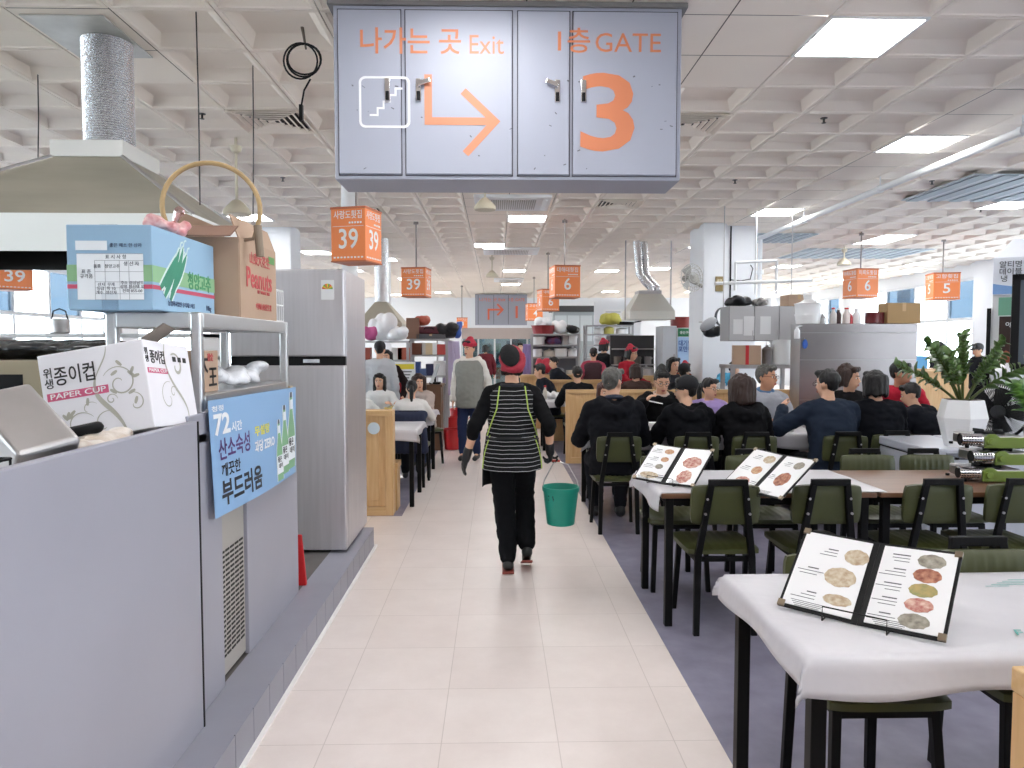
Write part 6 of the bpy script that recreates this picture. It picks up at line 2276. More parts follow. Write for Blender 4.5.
# facing the viewer
FR = 7.62
rows = [
    (603, 382, 7.55, 182, dict(label='woman with reddish brown hair half hidden behind the black jacket man', lean=12, hair='bob', hairm=mat('red_brown_hair', '#4b2a24', 0.5), top='#2b2c33', head=(0, -10)), 'under the reddish-haired woman'),
    (658, 370, 7.55, 180, dict(label='woman in black padded jacket and round glasses eating with chopsticks', lean=12, bow=10, head=(0, -12), hair='bun', top='#141416', inf=0.04, collar='#c9b3a6', glasses=True, hands=((-0.14, 0.36, 0.80), (0.20, 0.26, 0.98)), hood=True), 'under the woman eating with chopsticks'),
    (707, 379, 7.55, 176, dict(label='woman in lilac top and glasses seated facing left', lean=10, hair='pony', head=(38, 0), top='#a894c9', topname='cardigan', glasses=True), 'under the woman in lilac'),
    (762, 366, 7.55, 180, dict(label='grey-haired man in glasses and pale grey jacket looking right', lean=8, hair='short', hairm=HAIRG, head=(42, 4), top='#a6a9b1', inf=0.035, glasses=True, skin=SKIN2, collar='#56789b'), 'under the grey-haired man'),
    (846, 367, 7.6, 170, dict(label='woman with curly dark hair and black beaded jacket looking right', lean=8, hair='curly', head=(50, 0), top='#1c1b1d', inf=0.03, hairm=HAIRBR), 'under the curly-haired woman'),
    (894, 360, 8.12, 176, dict(label='man in red jacket with black hair looking right', lean=10, hair='short', head=(58, -4), top='#b3273a', inf=0.04, skin=SKIN2, bulk=1.2, hands=((-0.16, 0.40, 0.8), (0.2, 0.4, 0.8))), 'under the man in red jacket'),
]
for px, py, Y, rz, kw, cl_ in rows:
    X_ = xat(px, Y)
    lb_ = kw.pop('label')
    chair(X_, Y + 0.02, 180, 'green chair ' + cl_, GCH)
    person(lb_, X_, Y, rz, topz(px, py, Y - 0.08), 0.455, **kw)
chair(xat(935, 6.7), 6.68, 40, 'green chair under the person bending behind the plant', GCH)
person('person in dark jacket bent over the table behind the potted plant', xat(936, 6.7), 6.7, 30, topz(932, 382, 6.8), 0.455, lean=22, bow=14, hair='short', head=(30, -12), top='#191b22', inf=0.035)

# ---- rows farther back -------------------------------------------------------------
chair(xat(578, 10.3), 10.28, 0, 'chair behind the wooden booth screen, under a black-haired man', GCH)
person('black-haired man in black jacket seated behind the wooden booth screen', xat(578, 10.3), 10.3, 0, topz(578, 367, 10.38), 0.455, lean=8, hair='short', top='#15161a', inf=0.035, hands=((-0.16, 0.36, 0.82), (0.16, 0.36, 0.82)))
chair(xat(553, 11.8), 11.72, 180, 'chair at the aisle side of the far right table', GCH)
person('man in dark blue jacket hunched at the far table by the aisle', xat(553, 11.2), 11.65, 90, topz(551, 364, 11.65), 0.455, lean=14, bow=10, hair='short', top='#1d2028', inf=0.045, head=(-20, -8), feet=((-0.1, 0.3, 0), (0.1, 0.3, 0)), hands=((-0.16, 0.3, 0.84), (0.16, 0.3, 0.84)))
person('person in dark jacket behind the hunched man at the far table', xat(560, 12.4), 12.45, 100, topz(559, 357, 12.45), None, lean=10, hair='short', top='#20222a', inf=0.04)
person('person in maroon vest over pink sleeves standing with back turned', xat(593, 12.9), 12.9, 350, topz(592, 348, 12.9), None, lean=6, top='#a8475a', topname='shirt', vest='#40262d', hair='short', inf=0.025, pants='#25252b')
person('cook with red headscarf standing in front of the pot rack', xat(602, 14.3), 14.3, 300, topz(599, 340, 14.3), None, lean=2, top='#1c1c20', hair='bob', scarf='#b02438', inf=0.02)
person('woman in red headscarf and red top leaning over a table', xat(622, 11.6), 11.6, 230, topz(619, 346, 11.6), None, lean=14, bow=10, top='#9f2331', topname='shirt', scarf='#b22336', hair='bob', glasses=True, inf=0.025, hands=((-0.2, 0.38, 0.95), (0.2, 0.40, 0.95)))
chair(xat(637, 10.6), 10.58, 0, 'chair under the brown-haired person by the woman in red', GCH)
person('brown-haired person seated beside the woman in red top', xat(637, 10.6), 10.6, 0, topz(637, 365, 10.65), 0.455, hair='bob', hairm=HAIRBR, top='#4a3a36')
chair(xat(669, 11.7), 11.7, 200, 'chair under the black-haired person near the drinks fridge', GCH)
person('black-haired person seated below the blue drinks fridge', xat(669, 11.7), 11.7, 200, topz(669, 358, 11.65), 0.455, hair='bob', top='#2d2f36')
chair(xat(688, 10.4), 10.38, 0, 'chair under the second man in black cap', GCH)
person('second man in black cap seated farther back behind the booth screen', xat(686, 10.4), 10.4, 0, topz(686, 365, 10.45), 0.455, hair='short', cap='#17181c', top='#1b1c20', head=(-30, 0))
person('cook in red cap bending beside the blue drinks fridge', xat(677, 12.3), 12.35, 200, topz(677, 360, 12.3), None, lean=30, bow=12, scarf='#b02438', hair='short', top='#8d3b24')
person('kitchen worker in bright blue shirt bending over below the big column', xat(711, 11.0), 11.0, -75, topz(718, 355, 11.0), None, lean=48, bow=10, hair='short', top='#4f9fc4', topname='shirt', inf=0.025, hands=((-0.2, 0.5, 0.75), (0.2, 0.5, 0.75)))
person('person in black coat standing before the right windows, back turned', xat(942, 14.0), 14.0, 10, topz(942, 342, 14.0), None, hair='bob', top='#1d1e24', inf=0.045)
person('grey-haired child-sized person before the right windows', xat(964, 15.0), 15.0, 20, topz(964, 357, 15.0), None, hair='short', hairm=HAIRG, top='#8d8f95', inf=0.03)
person('man in dark coat and brimmed cap beside the drinks showcase', xat(981, 13.2), 13.2, 100, topz(977, 344, 13.2), None, hair='short', cap='#3a3a3c', top='#1f2126', inf=0.04)
person('person in dark coat standing far down the aisle by the shop front', xat(521, 19.0), 19.0, 170, topz(521, 343, 19.0), None, hair='short', top='#222328', inf=0.03)
person('person in dark red jacket far down the aisle by the shop front', xat(486, 20.0), 20.0, 10, topz(486, 345, 20.0), None, hair='bob', top='#5b2229', inf=0.03)

# chopsticks held by the eating woman
X_ = xat(658, 7.55)
ck_ = MB()
p0, p1 = at(643, 400, 7.28), at(663, 404, 7.27)
ck_.cyl(p0, p1, 0.004, 0.003, 8).cyl(p0 + V((0, 0.01, 0.008)), p1 + V((0, 0.004, 0.003)), 0.004, 0.003, 8)
tag(ck_.build('chopsticks', STEEL, smooth=True), 'pair of metal chopsticks in the hand of the eating woman', 'chopsticks')

# ================================================================ DISHES ON THE OCCUPIED TABLES
plate_me = None


def dish(kind, x, y, z, mi, label, group, r=0.09):
    t = thing(kind, label, 'plate' if kind == 'plate' else 'bowl', (x, y, z), 0, group)
    if kind == 'plate':
        MB().lathe([(r * 0.6, 0), (r * 0.65, 0.004), (r, 0.016), (r, 0.019), (r * 0.65, 0.008), (0, 0.007)], 20).build('dish', WHITEPL, t, smooth=True)
        hz_ = 0.009
    else:
        MB().lathe([(r * 0.5, 0), (r * 0.6, 0.006), (r, 0.05), (r, 0.054), (r * 0.9, 0.05), (r * 0.5, 0.012), (0, 0.01)], 20).build('dish', flat('#24201e', 0.35) if mi == 9 else WHITEPL, t, smooth=True)
        hz_ = 0.034
    fd_ = MB()
    r_ = random.Random(int(x * 100) + int(y * 10))
    for k in range(9):
        a, q = r_.uniform(0, 6.28), r_.uniform(0, 0.55) * r
        fd_.sph((q * math.cos(a), q * math.sin(a), hz_), (r * 0.25, r * 0.2, 0.012), (0, 0, a), 8)
    fd_.build('food', FOODS[mi % 6], t)


DG = 'side dishes on the occupied tables'
k = 0
places = [('left', 1.0), ('centre left', 1.28), ('centre right', 1.58), ('right', 1.86)]
names = ['the aisle-side occupied table', 'the middle occupied table', 'the table by the red jacket man']
for ti, q in enumerate(T4):
    for j, (pn, fx) in enumerate((('left end', 0.14), ('left middle', 0.36), ('right middle', 0.60), ('right end', 0.84))):
        if ti == 2 and j in (1, 3):
            continue
        for rw, (rn, fy_) in enumerate((('near edge', 0.26), ('far edge', 0.72))):
            x_ = q[0] + (q[2 - 1] - q[0]) * fx
            y_ = q[2] + (q[3] - q[2]) * fy_
            kd = 'plate' if (j + rw + ti) % 2 == 0 else 'bowl'
            dish(kd, x_, y_, 0.754, (9 if (j == 1 and kd == 'bowl') else k), '%s of food, %s, %s of %s' % (('white plate', 'small bowl')[kd == 'bowl'], pn, rn, names[ti]), DG, 0.095 if kd == 'plate' else 0.06)
            k += 1
t = thing('napkin_box', 'white napkin box on the aisle-side occupied table', 'box', (xat(637, 6.95), 6.95, 0.754))
MB().b2(-0.11, 0.11, -0.05, 0.05, 0, 0.07).build('box', WHITEPL, t, bevel=0.006)
MB().sph((0, 0, 0.08), (0.05, 0.02, 0.025), n=8).build('tissue', WHITEP, t)
# table clutter far right
t = thing('sauce_bottle', 'red-capped sauce bottle on the table behind the wooden booth screen', 'bottle', (xat(545, 10.95), 10.95, 0.754))
MB().lathe([(0.03, 0), (0.032, 0.12), (0.015, 0.16), (0.015, 0.18)], 14).build('body', flat('#cfcac0', 0.4), t, smooth=True)
MB().cyl((0, 0, 0.18), (0, 0, 0.21), 0.017).build('cap', RED, t)
for (px, lab) in ((549, 'crumpled white paper heap near the aisle end of the far right table'), (562, 'second crumpled white paper heap beside the first on the far right table')):
    b_ = MB()
    for q in range(6):
        b_.sph((rnd.uniform(-.08, .08), rnd.uniform(-.05, .05), 0.04 + rnd.uniform(0, .04)), (0.06, 0.04, 0.035), (rnd.random(), rnd.random(), 0), 8)
    t = thing('paper_heap', lab, 'paper', (xat(px, 11.0) + 0.02, 11.05, 0.754))
    remesh(b_, 'paper', WHITEP, t, 0.014, 0)

# ================================================================ BACKGROUND RIGHT: RACKS AND KITCHENS
m_shelf = mat('shelf_metal', '#a9a9ab', 0.45, 0.4)


def rack(x0, x1, Y, d, zs, label, hgt=None, solid_back=False):
    t = thing('storage_rack', label, 'rack', ((x0 + x1) / 2, Y, 0.003), 0, 'metal storage racks')
    w = (x1 - x0) / 2
    hgt = hgt or zs[-1]
    for a in (-1, 1):
        for b in (0, 1):
            MB().b2(a * w - 0.02, a * w + 0.02, b * d - 0.02, b * d + 0.02, 0, hgt).build('post', m_shelf, t)
    for z_ in zs:
        MB().b2(-w, w, 0, d, z_ - 0.03, z_).build('shelf', m_shelf, t)
    if solid_back:
        MB().b2(-w, w, d, d + 0.01, 0.1, zs[-1]).build('back_panel', flat('#77757a', 0.6), t)
    return t


def pot_(x, y, z, r, h, m, label, group, kind='pot', cat='pot', lid=False):
    t = thing(kind, label, cat, (x, y, z + 0.001), 0, group)
    MB().lathe([(r * 0.9, 0), (r, 0.008), (r, h), (r * 1.04, h + 0.004), (r * 0.94, h), (r * 0.88, 0.012), (0, 0.01)], 18).build('body', m, t, smooth=True)
    if lid:
        MB().lathe([(r * 1.02, h + 0.004), (r * 0.7, h + 0.03), (0.02, h + 0.04), (0.02, h + 0.06), (0, h + 0.06)], 18).build('lid', m, t, smooth=True)
    else:
        MB().tube([(r, 0, h * 0.7), (r * 1.2, 0, h * 0.75), (r * 1.2, 0, h * 0.9), (r, 0, h * 0.85)], 0.008, 6).build('handle', m, t)


def bundle(x, y, z, w, d, h, m, label, cat='bag', name='plastic_bag', n=10, vox=0.02, group=None, seed=1):
    r_ = random.Random(seed)
    t = thing(name, label, cat, (x, y, z + 0.001), 0, group)
    b_ = MB()
    for k_ in range(n):
        b_.sph((r_.uniform(-0.32, 0.32) * w, r_.uniform(-0.3, 0.3) * d, h * (0.32 + r_.uniform(0, 0.35))), (w * r_.uniform(0.16, 0.3), d * 0.3, h * 0.3), (r_.uniform(-.3, .3), r_.uniform(-.3, .3), r_.random()), 9)
    b_.sph((0, 0, h * 0.3), (w * 0.42, d * 0.4, h * 0.29), n=10)
    remesh(b_, 'sack', m, t, vox, 1)
    return t


def carton(x, y, z, w, d, h, m, label, name='carton_box', rz=0, tape=None, group=None, cat='box'):
    t = thing(name, label, cat, (x, y, z + 0.001), R(rz), group)
    MB().b2(-w / 2, w / 2, -d / 2, d / 2, 0, h).build('box', m, t, bevel=0.006)
    if tape or w > 0.25:
        MB().b2(-0.022, 0.022, -d / 2 - 0.001, d / 2 + 0.001, h * 0.6 if not tape else 0.0, h + 0.001).build('tape', flat(tape or '#c2a077', 0.4), t)
    return t


m_film = mat('white_film', '#f0f1f3', 0.35, bump=0.4, bscale=12)
m_bfilm = mat('black_bag', '#1b1b1e', 0.35, bump=0.4, bscale=12)
# pot rack beside the aisle
Yk = 14.6
rx0, rx1 = xat(532, Yk), xat(579, Yk)
zs = [0.15, topz(550, 377, Yk), topz(550, 357, Yk), topz(550, 345, Yk), topz(550, 334, Yk)]
rack(rx0, rx1, Yk, 0.45, zs, 'grey metal rack of white bowls and pots right of the aisle', solid_back=True)
PG = 'pots and bowls on the racks'
W_ = rx1 - rx0
sh_names = ['bottom', 'second', 'third', 'fourth', 'top']
pm_ = [WHITEPL, STEEL2, flat('#d7cfc2', 0.5), flat('#8e8f94', 0.4)]
lay = {1: [(0.2, 0.12, 0.10, 1), (0.55, 0.14, 0.14, 3), (0.85, 0.10, 0.12, 2)], 2: [(0.12, 0.10, 0.15, 0), (0.38, 0.12, 0.10, 2), (0.62, 0.13, 0.16, 0), (0.88, 0.09, 0.14, 0)], 3: [(0.14, 0.13, 0.16, 0), (0.72, 0.08, 0.22, 1), (0.88, 0.09, 0.22, 0)]}
pos_n = {0: 'leftmost', 1: 'second', 2: 'third', 3: 'fourth'}
for sh_, items in lay.items():
    for i, (u, r_, h_, mi) in enumerate(items):
        pot_(rx0 + u * W_, Yk + 0.2, zs[sh_ ] + 0.003, r_, min(h_, 0.2), pm_[mi], '%s pot on the %s shelf of the grey bowl rack by the aisle' % (pos_n[i], sh_names[sh_]), PG, 'pot', 'pot', i % 2 == 1)
bundle(rx0 + 0.48 * W_, Yk + 0.2, zs[3], 0.42, 0.3, 0.19, mat('red_print', '#8f3a44', 0.5, col2='#3a4378', vscale=9), 'red and blue bundle on the upper shelf of the bowl rack', seed=4)
t = thing('storage_basket', 'red plastic basket on top of the bowl rack', 'basket', (rx0 + 0.25 * W_, Yk + 0.2, zs[4] + 0.003))
MB().lathe([(0.2, 0), (0.24, 0.16), (0.255, 0.17), (0.23, 0.165), (0.19, 0.01), (0, 0.01)], 18).build('basket', flat('#8e2c30', 0.5), t)
bundle(rx0 + 0.25 * W_, Yk + 0.2, zs[4] + 0.02, 0.42, 0.36, 0.34, m_film, 'white plastic bags filling the red basket on the bowl rack', seed=5)
bundle(rx0 + 0.62 * W_, Yk + 0.2, zs[4], 0.35, 0.3, 0.3, m_film, 'white bag bundle on top of the bowl rack, middle', seed=6)
bundle(rx0 + 0.90 * W_, Yk + 0.2, zs[4], 0.3, 0.3, 0.22, m_bfilm, 'black bag on the right end of the bowl rack top', seed=7)
t = bundle(xat(544, 13.9), 13.9, 1.02, 0.38, 0.25, 0.32, flat('#b3243c', 0.6), 'bright red bag lying before the bowl rack', seed=8)
tb = thing('side_table', 'wooden side counter in front of the bowl rack', 'counter', (xat(556, 13.95), 13.95, 0.003))
MB().b2(-0.7, 0.7, -0.25, 0.25, 0.95, 1.0).build('top', WOODX, tb)
MB().b2(-0.68, 0.68, -0.22, 0.22, 0, 0.95).build('body', WOODL, tb)
# purple cloth hanging at its end
b_ = MB()
for k_ in range(5):
    b_.cap((-0.06 + k_ * 0.03, 0.02 * (k_ % 2), 0.0), (-0.09 + k_ * 0.045, 0.03 * (k_ % 2), -0.85), 0.025, 0.035, 8)
t = thing('hanging_cloth', 'lilac cloth hanging at the aisle end of the bowl rack', 'cloth', (rx0 - 0.1, Yk + 0.02, topz(530, 345, Yk)))
remesh(b_, 'cloth', mat('lilac_cloth', '#8f7fb4', 0.8), t, 0.015, 2)

# second rack
Y2_ = 15.6
r0, r1 = xat(586, Y2_), xat(632, Y2_)
zs2 = [0.15, 0.9, topz(600, 358, Y2_), topz(600, 345, Y2_), topz(600, 334, Y2_), topz(600, 325, Y2_)]
rack(r0, r1, Y2_, 0.4, zs2, 'second grey metal rack of white jars behind the cooks')
for sh_, items in {3: [(0.55, 0.09, 0.18), (0.7, 0.09, 0.18), (0.88, 0.10, 0.16), (0.3, 0.09, 0.12)], 4: [(0.3, 0.11, 0.1), (0.52, 0.11, 0.12), (0.8, 0.13, 0.1)]}.items():
    for i, (u, r_, h_) in enumerate(items):
        pot_(r0 + u * (r1 - r0), Y2_ + 0.2, zs2[sh_] + 0.003, r_, h_, [WHITEPL, flat('#d8d070', 0.4), WHITEPL, STEEL2][(i + sh_) % 4], '%s jar on the %s shelf of the rack behind the cooks' % (['first', 'second', 'third', 'fourth'][i], 'upper' if sh_ == 4 else 'middle'), PG, 'jar', 'jar', True)
bundle(r0 + 0.55 * (r1 - r0), Y2_ + 0.2, zs2[5], 0.5, 0.3, 0.28, flat('#c3bb55', 0.5), 'yellow green bag on top of the rack behind the cooks', seed=11)
t = thing('frying_pan', 'black frying pan on top of the rack behind the cooks', 'pan', (r0 + 0.88 * (r1 - r0), Y2_ + 0.2, zs2[5] + 0.003))
MB().lathe([(0.17, 0), (0.2, 0.06), (0.205, 0.07), (0.19, 0.06), (0.16, 0.01), (0, 0.01)], 20).build('pan', BLACKP, t)
MB().cyl((0.18, 0, 0.06), (0.34, 0, 0.09), 0.015).build('handle', BLACKP, t)
# poster and white column by it
t = thing('wall_notice', 'white printed notice on the pale wall above the second rack', 'poster', at(613, 319, 16.6))
MB().b2(-0.22, 0.22, -0.01, 0.0, -0.22, 0.22).build('sheet', WHITEP, t)
lt_ = MB()
for q in range(7):
    lt_.b2(-0.17, 0.17 - 0.03 * (q % 3), -0.012, -0.0105, 0.15 - q * 0.05, 0.165 - q * 0.05)
lt_.build('lettering', flat('#8a8e9a'), t)
w = MB()
w.b2(xat(594, 16.65), xat(640, 16.65), 16.62, 16.75, 0, 2.55)
struct(w.build('partition', m_wallp))

# hood above the far kitchen
Yh = 13.6
hx = xat(647, Yh)
t = thing('range_hood', 'pale range hood with twin silver ducts over the far kitchen', 'range hood', (hx, Yh, 0))
z0_, z1_, z2_ = topz(647, 320, Yh), topz(647, 312, Yh), topz(647, 294, Yh)
wx_ = xat(669, Yh) - hx
hb = MB()
hb.loft([rect(-wx_, wx_, -0.4, 0.4, z0_), rect(-wx_, wx_, -0.4, 0.4, z1_), rect(-wx_ * 0.5, wx_ * 0.5, -0.2, 0.2, z2_)])
hb.build('canopy', mat('hood_pale', '#d9d8d0', 0.4, 0.5), t)
MB().b2(-wx_ * 0.5, wx_ * 0.5, -0.21, 0.21, z2_ - 0.01, z2_ + 0.05).build('collar', STEEL2, t)
dz = topz(640, 274, Yh)
MB().tube([(0.05, 0, z2_ + 0.04), (0.05, 0, z2_ + 0.12), (-0.05, 0, z2_ + 0.22), (-0.15, 0.05, dz), (-0.2, 0.1, CEIL)], 0.07, 16).build('duct', mat('foil', '#d2d2d4'), t, smooth=True)
MB().tube([(0.18, 0.1, z2_ + 0.04), (0.18, 0.1, z2_ + 0.12), (0.08, 0.1, z2_ + 0.22), (-0.02, 0.15, dz), (-0.05, 0.2, CEIL)], 0.07, 16).build('duct', mat('foil', '#d2d2d4'), t, smooth=True)
ch_ = MB()
ch_.b2(-wx_ - 0.02, -wx_, -0.02, 0.02, z0_, CEIL).b2(wx_, wx_ + 0.02, -0.02, 0.02, z0_, CEIL)
ch_.build('hanger', STEEL2, t)
# dark kitchen range below
t = thing('cooking_range', 'dark steel cooking range with burners under the far range hood', 'stove', (hx - 0.2, Yh + 0.1, 0.003))
MB().b2(-0.42, 0.42, -0.3, 0.35, 0, 0.86).build('body', flat('#3a3a3c', 0.5), t)
MB().b2(-0.42, 0.42, 0.36, 0.40, 0.0, 1.75).build('splashback', flat('#343335', 0.5), t)
for z_ in (1.2, 1.5):
    MB().b2(-0.4, 0.4, 0.16, 0.36, z_ - 0.02, z_).build('shelf', STEEL2, t)
for a in (-0.2, 0.2):
    MB().lathe([(0.13, 0.86), (0.14, 0.89), (0.1, 0.9), (0.0, 0.9)], 16, (a, 0, 0)).build('burner', BLACKM, t)
for i, (u, z_, lab) in enumerate(((-0.2, 0.905, 'large steel stock pot on the left burner of the dark range'), (0.2, 0.905, 'large steel stock pot on the right burner of the dark range'))):
    pot_(hx - 0.2 + u, Yh + 0.1, z_, 0.15, 0.22, STEEL2, lab, PG, 'stock_pot', 'pot', True)
for i, u in enumerate((-0.3, -0.12, 0.08, 0.28)):
    pot_(hx - 0.2 + u, Yh + 0.36, 1.20 + 0.004, 0.07, 0.14, [flat('#77716a', 0.5), STEEL2][i % 2], '%s container on the lower shelf over the dark range' % (['first', 'second', 'third', 'fourth'][i]), PG, 'jar', 'jar')
# tall white fridge door and drinks fridge
Yd = 13.4
a, b = xat(662, Yd), xat(676, Yd)
t = thing('upright_freezer', 'tall pale freezer standing left of the blue drinks fridge', 'freezer', ((a + b) / 2, Yd, 0.003))
MB().b2(-(b - a) / 2, (b - a) / 2, 0, 0.6, 0.03, topz(668, 326, Yd)).build('body', flat('#c9ccd0', 0.4), t, bevel=0.01)
MB().b2((b - a) / 2 - 0.06, (b - a) / 2 - 0.03, -0.03, 0, 0.9, 1.4).build('handle', STEEL2, t)
a, b = xat(676.5, Yd), xat(692.5, Yd)
t = thing('drinks_fridge', 'drinks fridge with green header and blue lettered front', 'fridge', ((a + b) / 2, Yd, 0.003))
w2, zt_ = (b - a) / 2, topz(684, 328, Yd)
MB().b2(-w2, w2, 0, 0.6, 0.03, zt_).build('body', WHITEP, t, bevel=0.01)
MB().b2(-w2 + .01, w2 - .01, -0.01, 0, zt_ - 0.16, zt_ - 0.01).build('header', flat('#2f7d55', 0.4), t)
MB().b2(-w2 + .01, w2 - .01, -0.01, 0, 0.3, zt_ - 0.17).build('front_panel', flat('#a9c6e6', 0.4), t)
text('lettering', '대기만\n포만두', 0.11, (0, -0.013, zt_ - 0.34), FACE_CAM, flat('#2f4fa0'), t, 0.02, width=w2 * 1.7)
text('lettering', '생선구이', 0.06, (0, -0.013, zt_ - 0.09), FACE_CAM, WHITEP, t, 0.02, width=w2 * 1.4)
pot_((a + b) / 2, Yd + 0.3, zt_ + 0.004, 0.2, 0.2, flat('#8c2f2a', 0.4), 'dark red plastic tub on top of the blue drinks fridge', None, 'tub', 'tub')
t = thing('hanging_banner', 'narrow white vertical banner beside the blue drinks fridge', 'banner', at(695, 328, 13.2))
MB().b2(-0.06, 0.06, 0, 0.006, -0.33, 0.30).build('sheet', WHITEP, t)
text('lettering', '국\n내\n산\n김\n치', 0.09, (0, -0.002, -0.01), FACE_CAM, flat('#6f7078'), t, 0.01)
t2_ = MB().cyl((0, 0.003, 0.30), (0, 0.003, CEIL + 0.07 - at(695, 328, 13.2).z), 0.004, n=6).build('cord', BLACKP, t)

# wall fan at the column
fp = at(690, 278, 11.7)
t = thing('wall_fan', 'pale wall fan fixed to the left of the big white column', 'fan', fp, R(25))
g = MB()
for r_ in (0.22, 0.15, 0.08):
    g.tube([(r_ * math.cos(2 * PI * k_ / 28), -0.05 - (0.22 - r_) * 0.25, r_ * math.sin(2 * PI * k_ / 28)) for k_ in range(28)], 0.006, 5, closed=True)
for k_ in range(24):
    a = 2 * PI * k_ / 24
    g.tube([(0.03 * math.cos(a), -0.1, 0.03 * math.sin(a)), (0.22 * math.cos(a), -0.05, 0.22 * math.sin(a)), (0.18 * math.cos(a), 0.05, 0.18 * math.sin(a))], 0.003, 4)
g.build('guard', flat('#b9b7b2', 0.5), t)
bl = MB()
for k_ in range(3):
    M_ = Matrix.Rotation(2 * PI * k_ / 3, 4, 'Y')
    bl.loft([[V((0.03, -0.02, -0.03)), V((0.03, 0.02, 0.03)), V((0.03, 0.023, 0.03)), V((0.03, -0.017, -0.03))], [V((0.18, -0.03, -0.09)), V((0.18, 0.02, 0.08)), V((0.18, 0.023, 0.08)), V((0.18, -0.027, -0.09))]], M=M_)
bl.build('blade', flat('#a8a6a0', 0.4), t)
MB().cyl((0, -0.02, 0), (0, 0.14, 0), 0.055, 0.05, 16).cyl((0, 0.1, 0), (cA - fp.x + 0.12, 0.12, -0.12), 0.03).build('motor', flat('#8a8880', 0.5), t)
t = thing('wall_sign', 'small brown framed plaque on the front of the big white column', 'plaque', at(719, 284, 11.9))
MB().b2(-0.06, 0.06, -0.02, -0.001, -0.12, 0.12).build('board', flat('#8d7a50', 0.4), t)
text('lettering', '금연', 0.05, (0, -0.022, 0.05), FACE_CAM, flat('#e8dfc0'), t, 0.02)
# odds around the column foot
t = thing('rice_winnow', 'grey oval basket hanging beside the big white column', 'basket', at(711, 322, 11.2))
MB().sph((-0.04, 0, -0.03), (0.15, 0.05, 0.08), (0, -0.6, 0), 16).build('bowl', flat('#a7a8ac', 0.6), t, smooth=True)
MB().cyl((0, 0.02, 0), (0, 0.65, 0.02), 0.01).build('peg', STEEL2, t)
t = thing('hanging_tray', 'round white tray with dark rim hanging in front of the column', 'tray', at(722, 317, 11.3))
t.rotation_euler = (0, 0, R(28))
M_ = rotm((PI / 2, 0, 0))
MB().lathe([(0.05, 0), (0.07, 0), (0.14, -0.02), (0.15, 0.0), (0.15, 0.03), (0.0, 0.03)], 28, M=M_).build('rim', flat('#43454b', 0.4), t, smooth=True)
MB().lathe([(0.0, 0.031), (0.135, 0.031), (0.135, 0.035), (0, 0.037)], 28, M=M_).build('face', WHITEP, t)
MB().cyl((0, 0, 0), (0.25, 0.5, 0.0), 0.012).build('bracket', STEEL2, t)
bundle(at(711, 332, 11.3).x, 11.3, topz(711, 338, 11.3), 0.3, 0.2, 0.22, m_bfilm, 'dark bag hanging under the grey oval basket', seed=15, name='hanging_bag')

# wall cabinets with doors
Yc = 9.9
ca0, ca1 = xat(728, Yc), xat(802, Yc)
zt_, zb_ = topz(760, 306, Yc), topz(760, 341, Yc)
t = thing('hanging_cabinet', 'row of grey three-door kitchen cabinets under the white pipes', 'cabinet', ((ca0 + ca1) / 2, Yc, zb_))
w2 = (ca1 - ca0) / 2
hC = zt_ - zb_
MB().b2(-w2, w2, 0, 0.4, 0, hC).build('body', flat('#8d8d8f', 0.5), t)
pp_ = MB()
for k_ in range(3):
    a_ = -w2 + k_ * 2 * w2 / 3
    d_ = MB().b2(a_ + 0.006, a_ + 2 * w2 / 3 - 0.006, -0.018, -0.001, 0.006, hC - 0.006).build('door', mat('cabinet_grey', '#c3c3c5', 0.45), t, bevel=0.003)
    MB().b2(a_ + 2 * w2 / 3 - 0.03, a_ + 2 * w2 / 3 - 0.02, -0.028, -0.018, 0.06, 0.14).build('handle', STEEL, d_)
for (u, v_, ww, hh_) in ((-0.9, 0.28, 0.16, 0.16), (-0.62, 0.24, 0.18, 0.22), (-0.18, 0.28, 0.18, 0.2)):
    pp_.b2(u * w2, u * w2 + ww * 0.8, -0.0205, -0.019, v_ * hC - 0.04, v_ * hC + hh_)
pp_.build('paper_notice', WHITEP, t)
for a in (-w2 + 0.03, w2 - 0.03):
    MB().b2(a - 0.005, a + 0.005, 0.36, 0.37, hC, CEIL + 0.06 - zb_).build('hanger_rod', STEEL2, t)
bundle(xat(737, Yc + .2), Yc + 0.2, zt_, 0.38, 0.3, 0.16, m_bfilm, 'large black bag lying on the grey wall cabinets', seed=20)
bundle(xat(758, Yc + .2), Yc + 0.2, zt_, 0.2, 0.25, 0.13, mat('mixed_bag', '#4a4648', 0.5, col2='#d9d5d2', vscale=14), 'small dark and white bundle on the grey wall cabinets', seed=21)
carton(xat(794, Yc + 0.2), Yc + 0.24, zt_, 0.3, 0.3, 0.16, CARD, 'brown carton standing on the right end of the grey wall cabinets', group=None)
# prep table with carton and drum below the cabinets
pt0, pt1 = xat(730, 9.8), xat(798, 9.8)
t = thing('prep_table', 'steel prep table below the grey wall cabinets', 'table', ((pt0 + pt1) / 2, 9.95, 0.003))
w2 = (pt1 - pt0) / 2
zp = topz(760, 365, 9.8)
MB().b2(-w2, w2, -0.15, 0.35, zp - 0.05, zp).build('tabletop', STEEL2, t)
for a in (-w2 + 0.04, w2 - 0.04):
    for b in (-0.12, 0.31):
        MB().b2(a - 0.025, a + 0.025, b - 0.025, b + 0.025, 0, zp - 0.05).build('leg', STEEL2, t)
MB().b2(-w2, w2, -0.13, 0.33, 0.5, 0.52).build('lower_shelf', STEEL2, t)
carton(xat(748, 9.85), 9.95, zp + 0.003, 0.36, 0.3, 0.26, CARD, 'brown carton with red tape on the steel prep table', rz=-14, tape='#c0262e')
pot_(xat(768, 9.85), 9.92, zp + 0.003, 0.07, 0.2, STEEL2, 'narrow steel canister beside the red-taped carton', None, 'canister', 'canister', True)
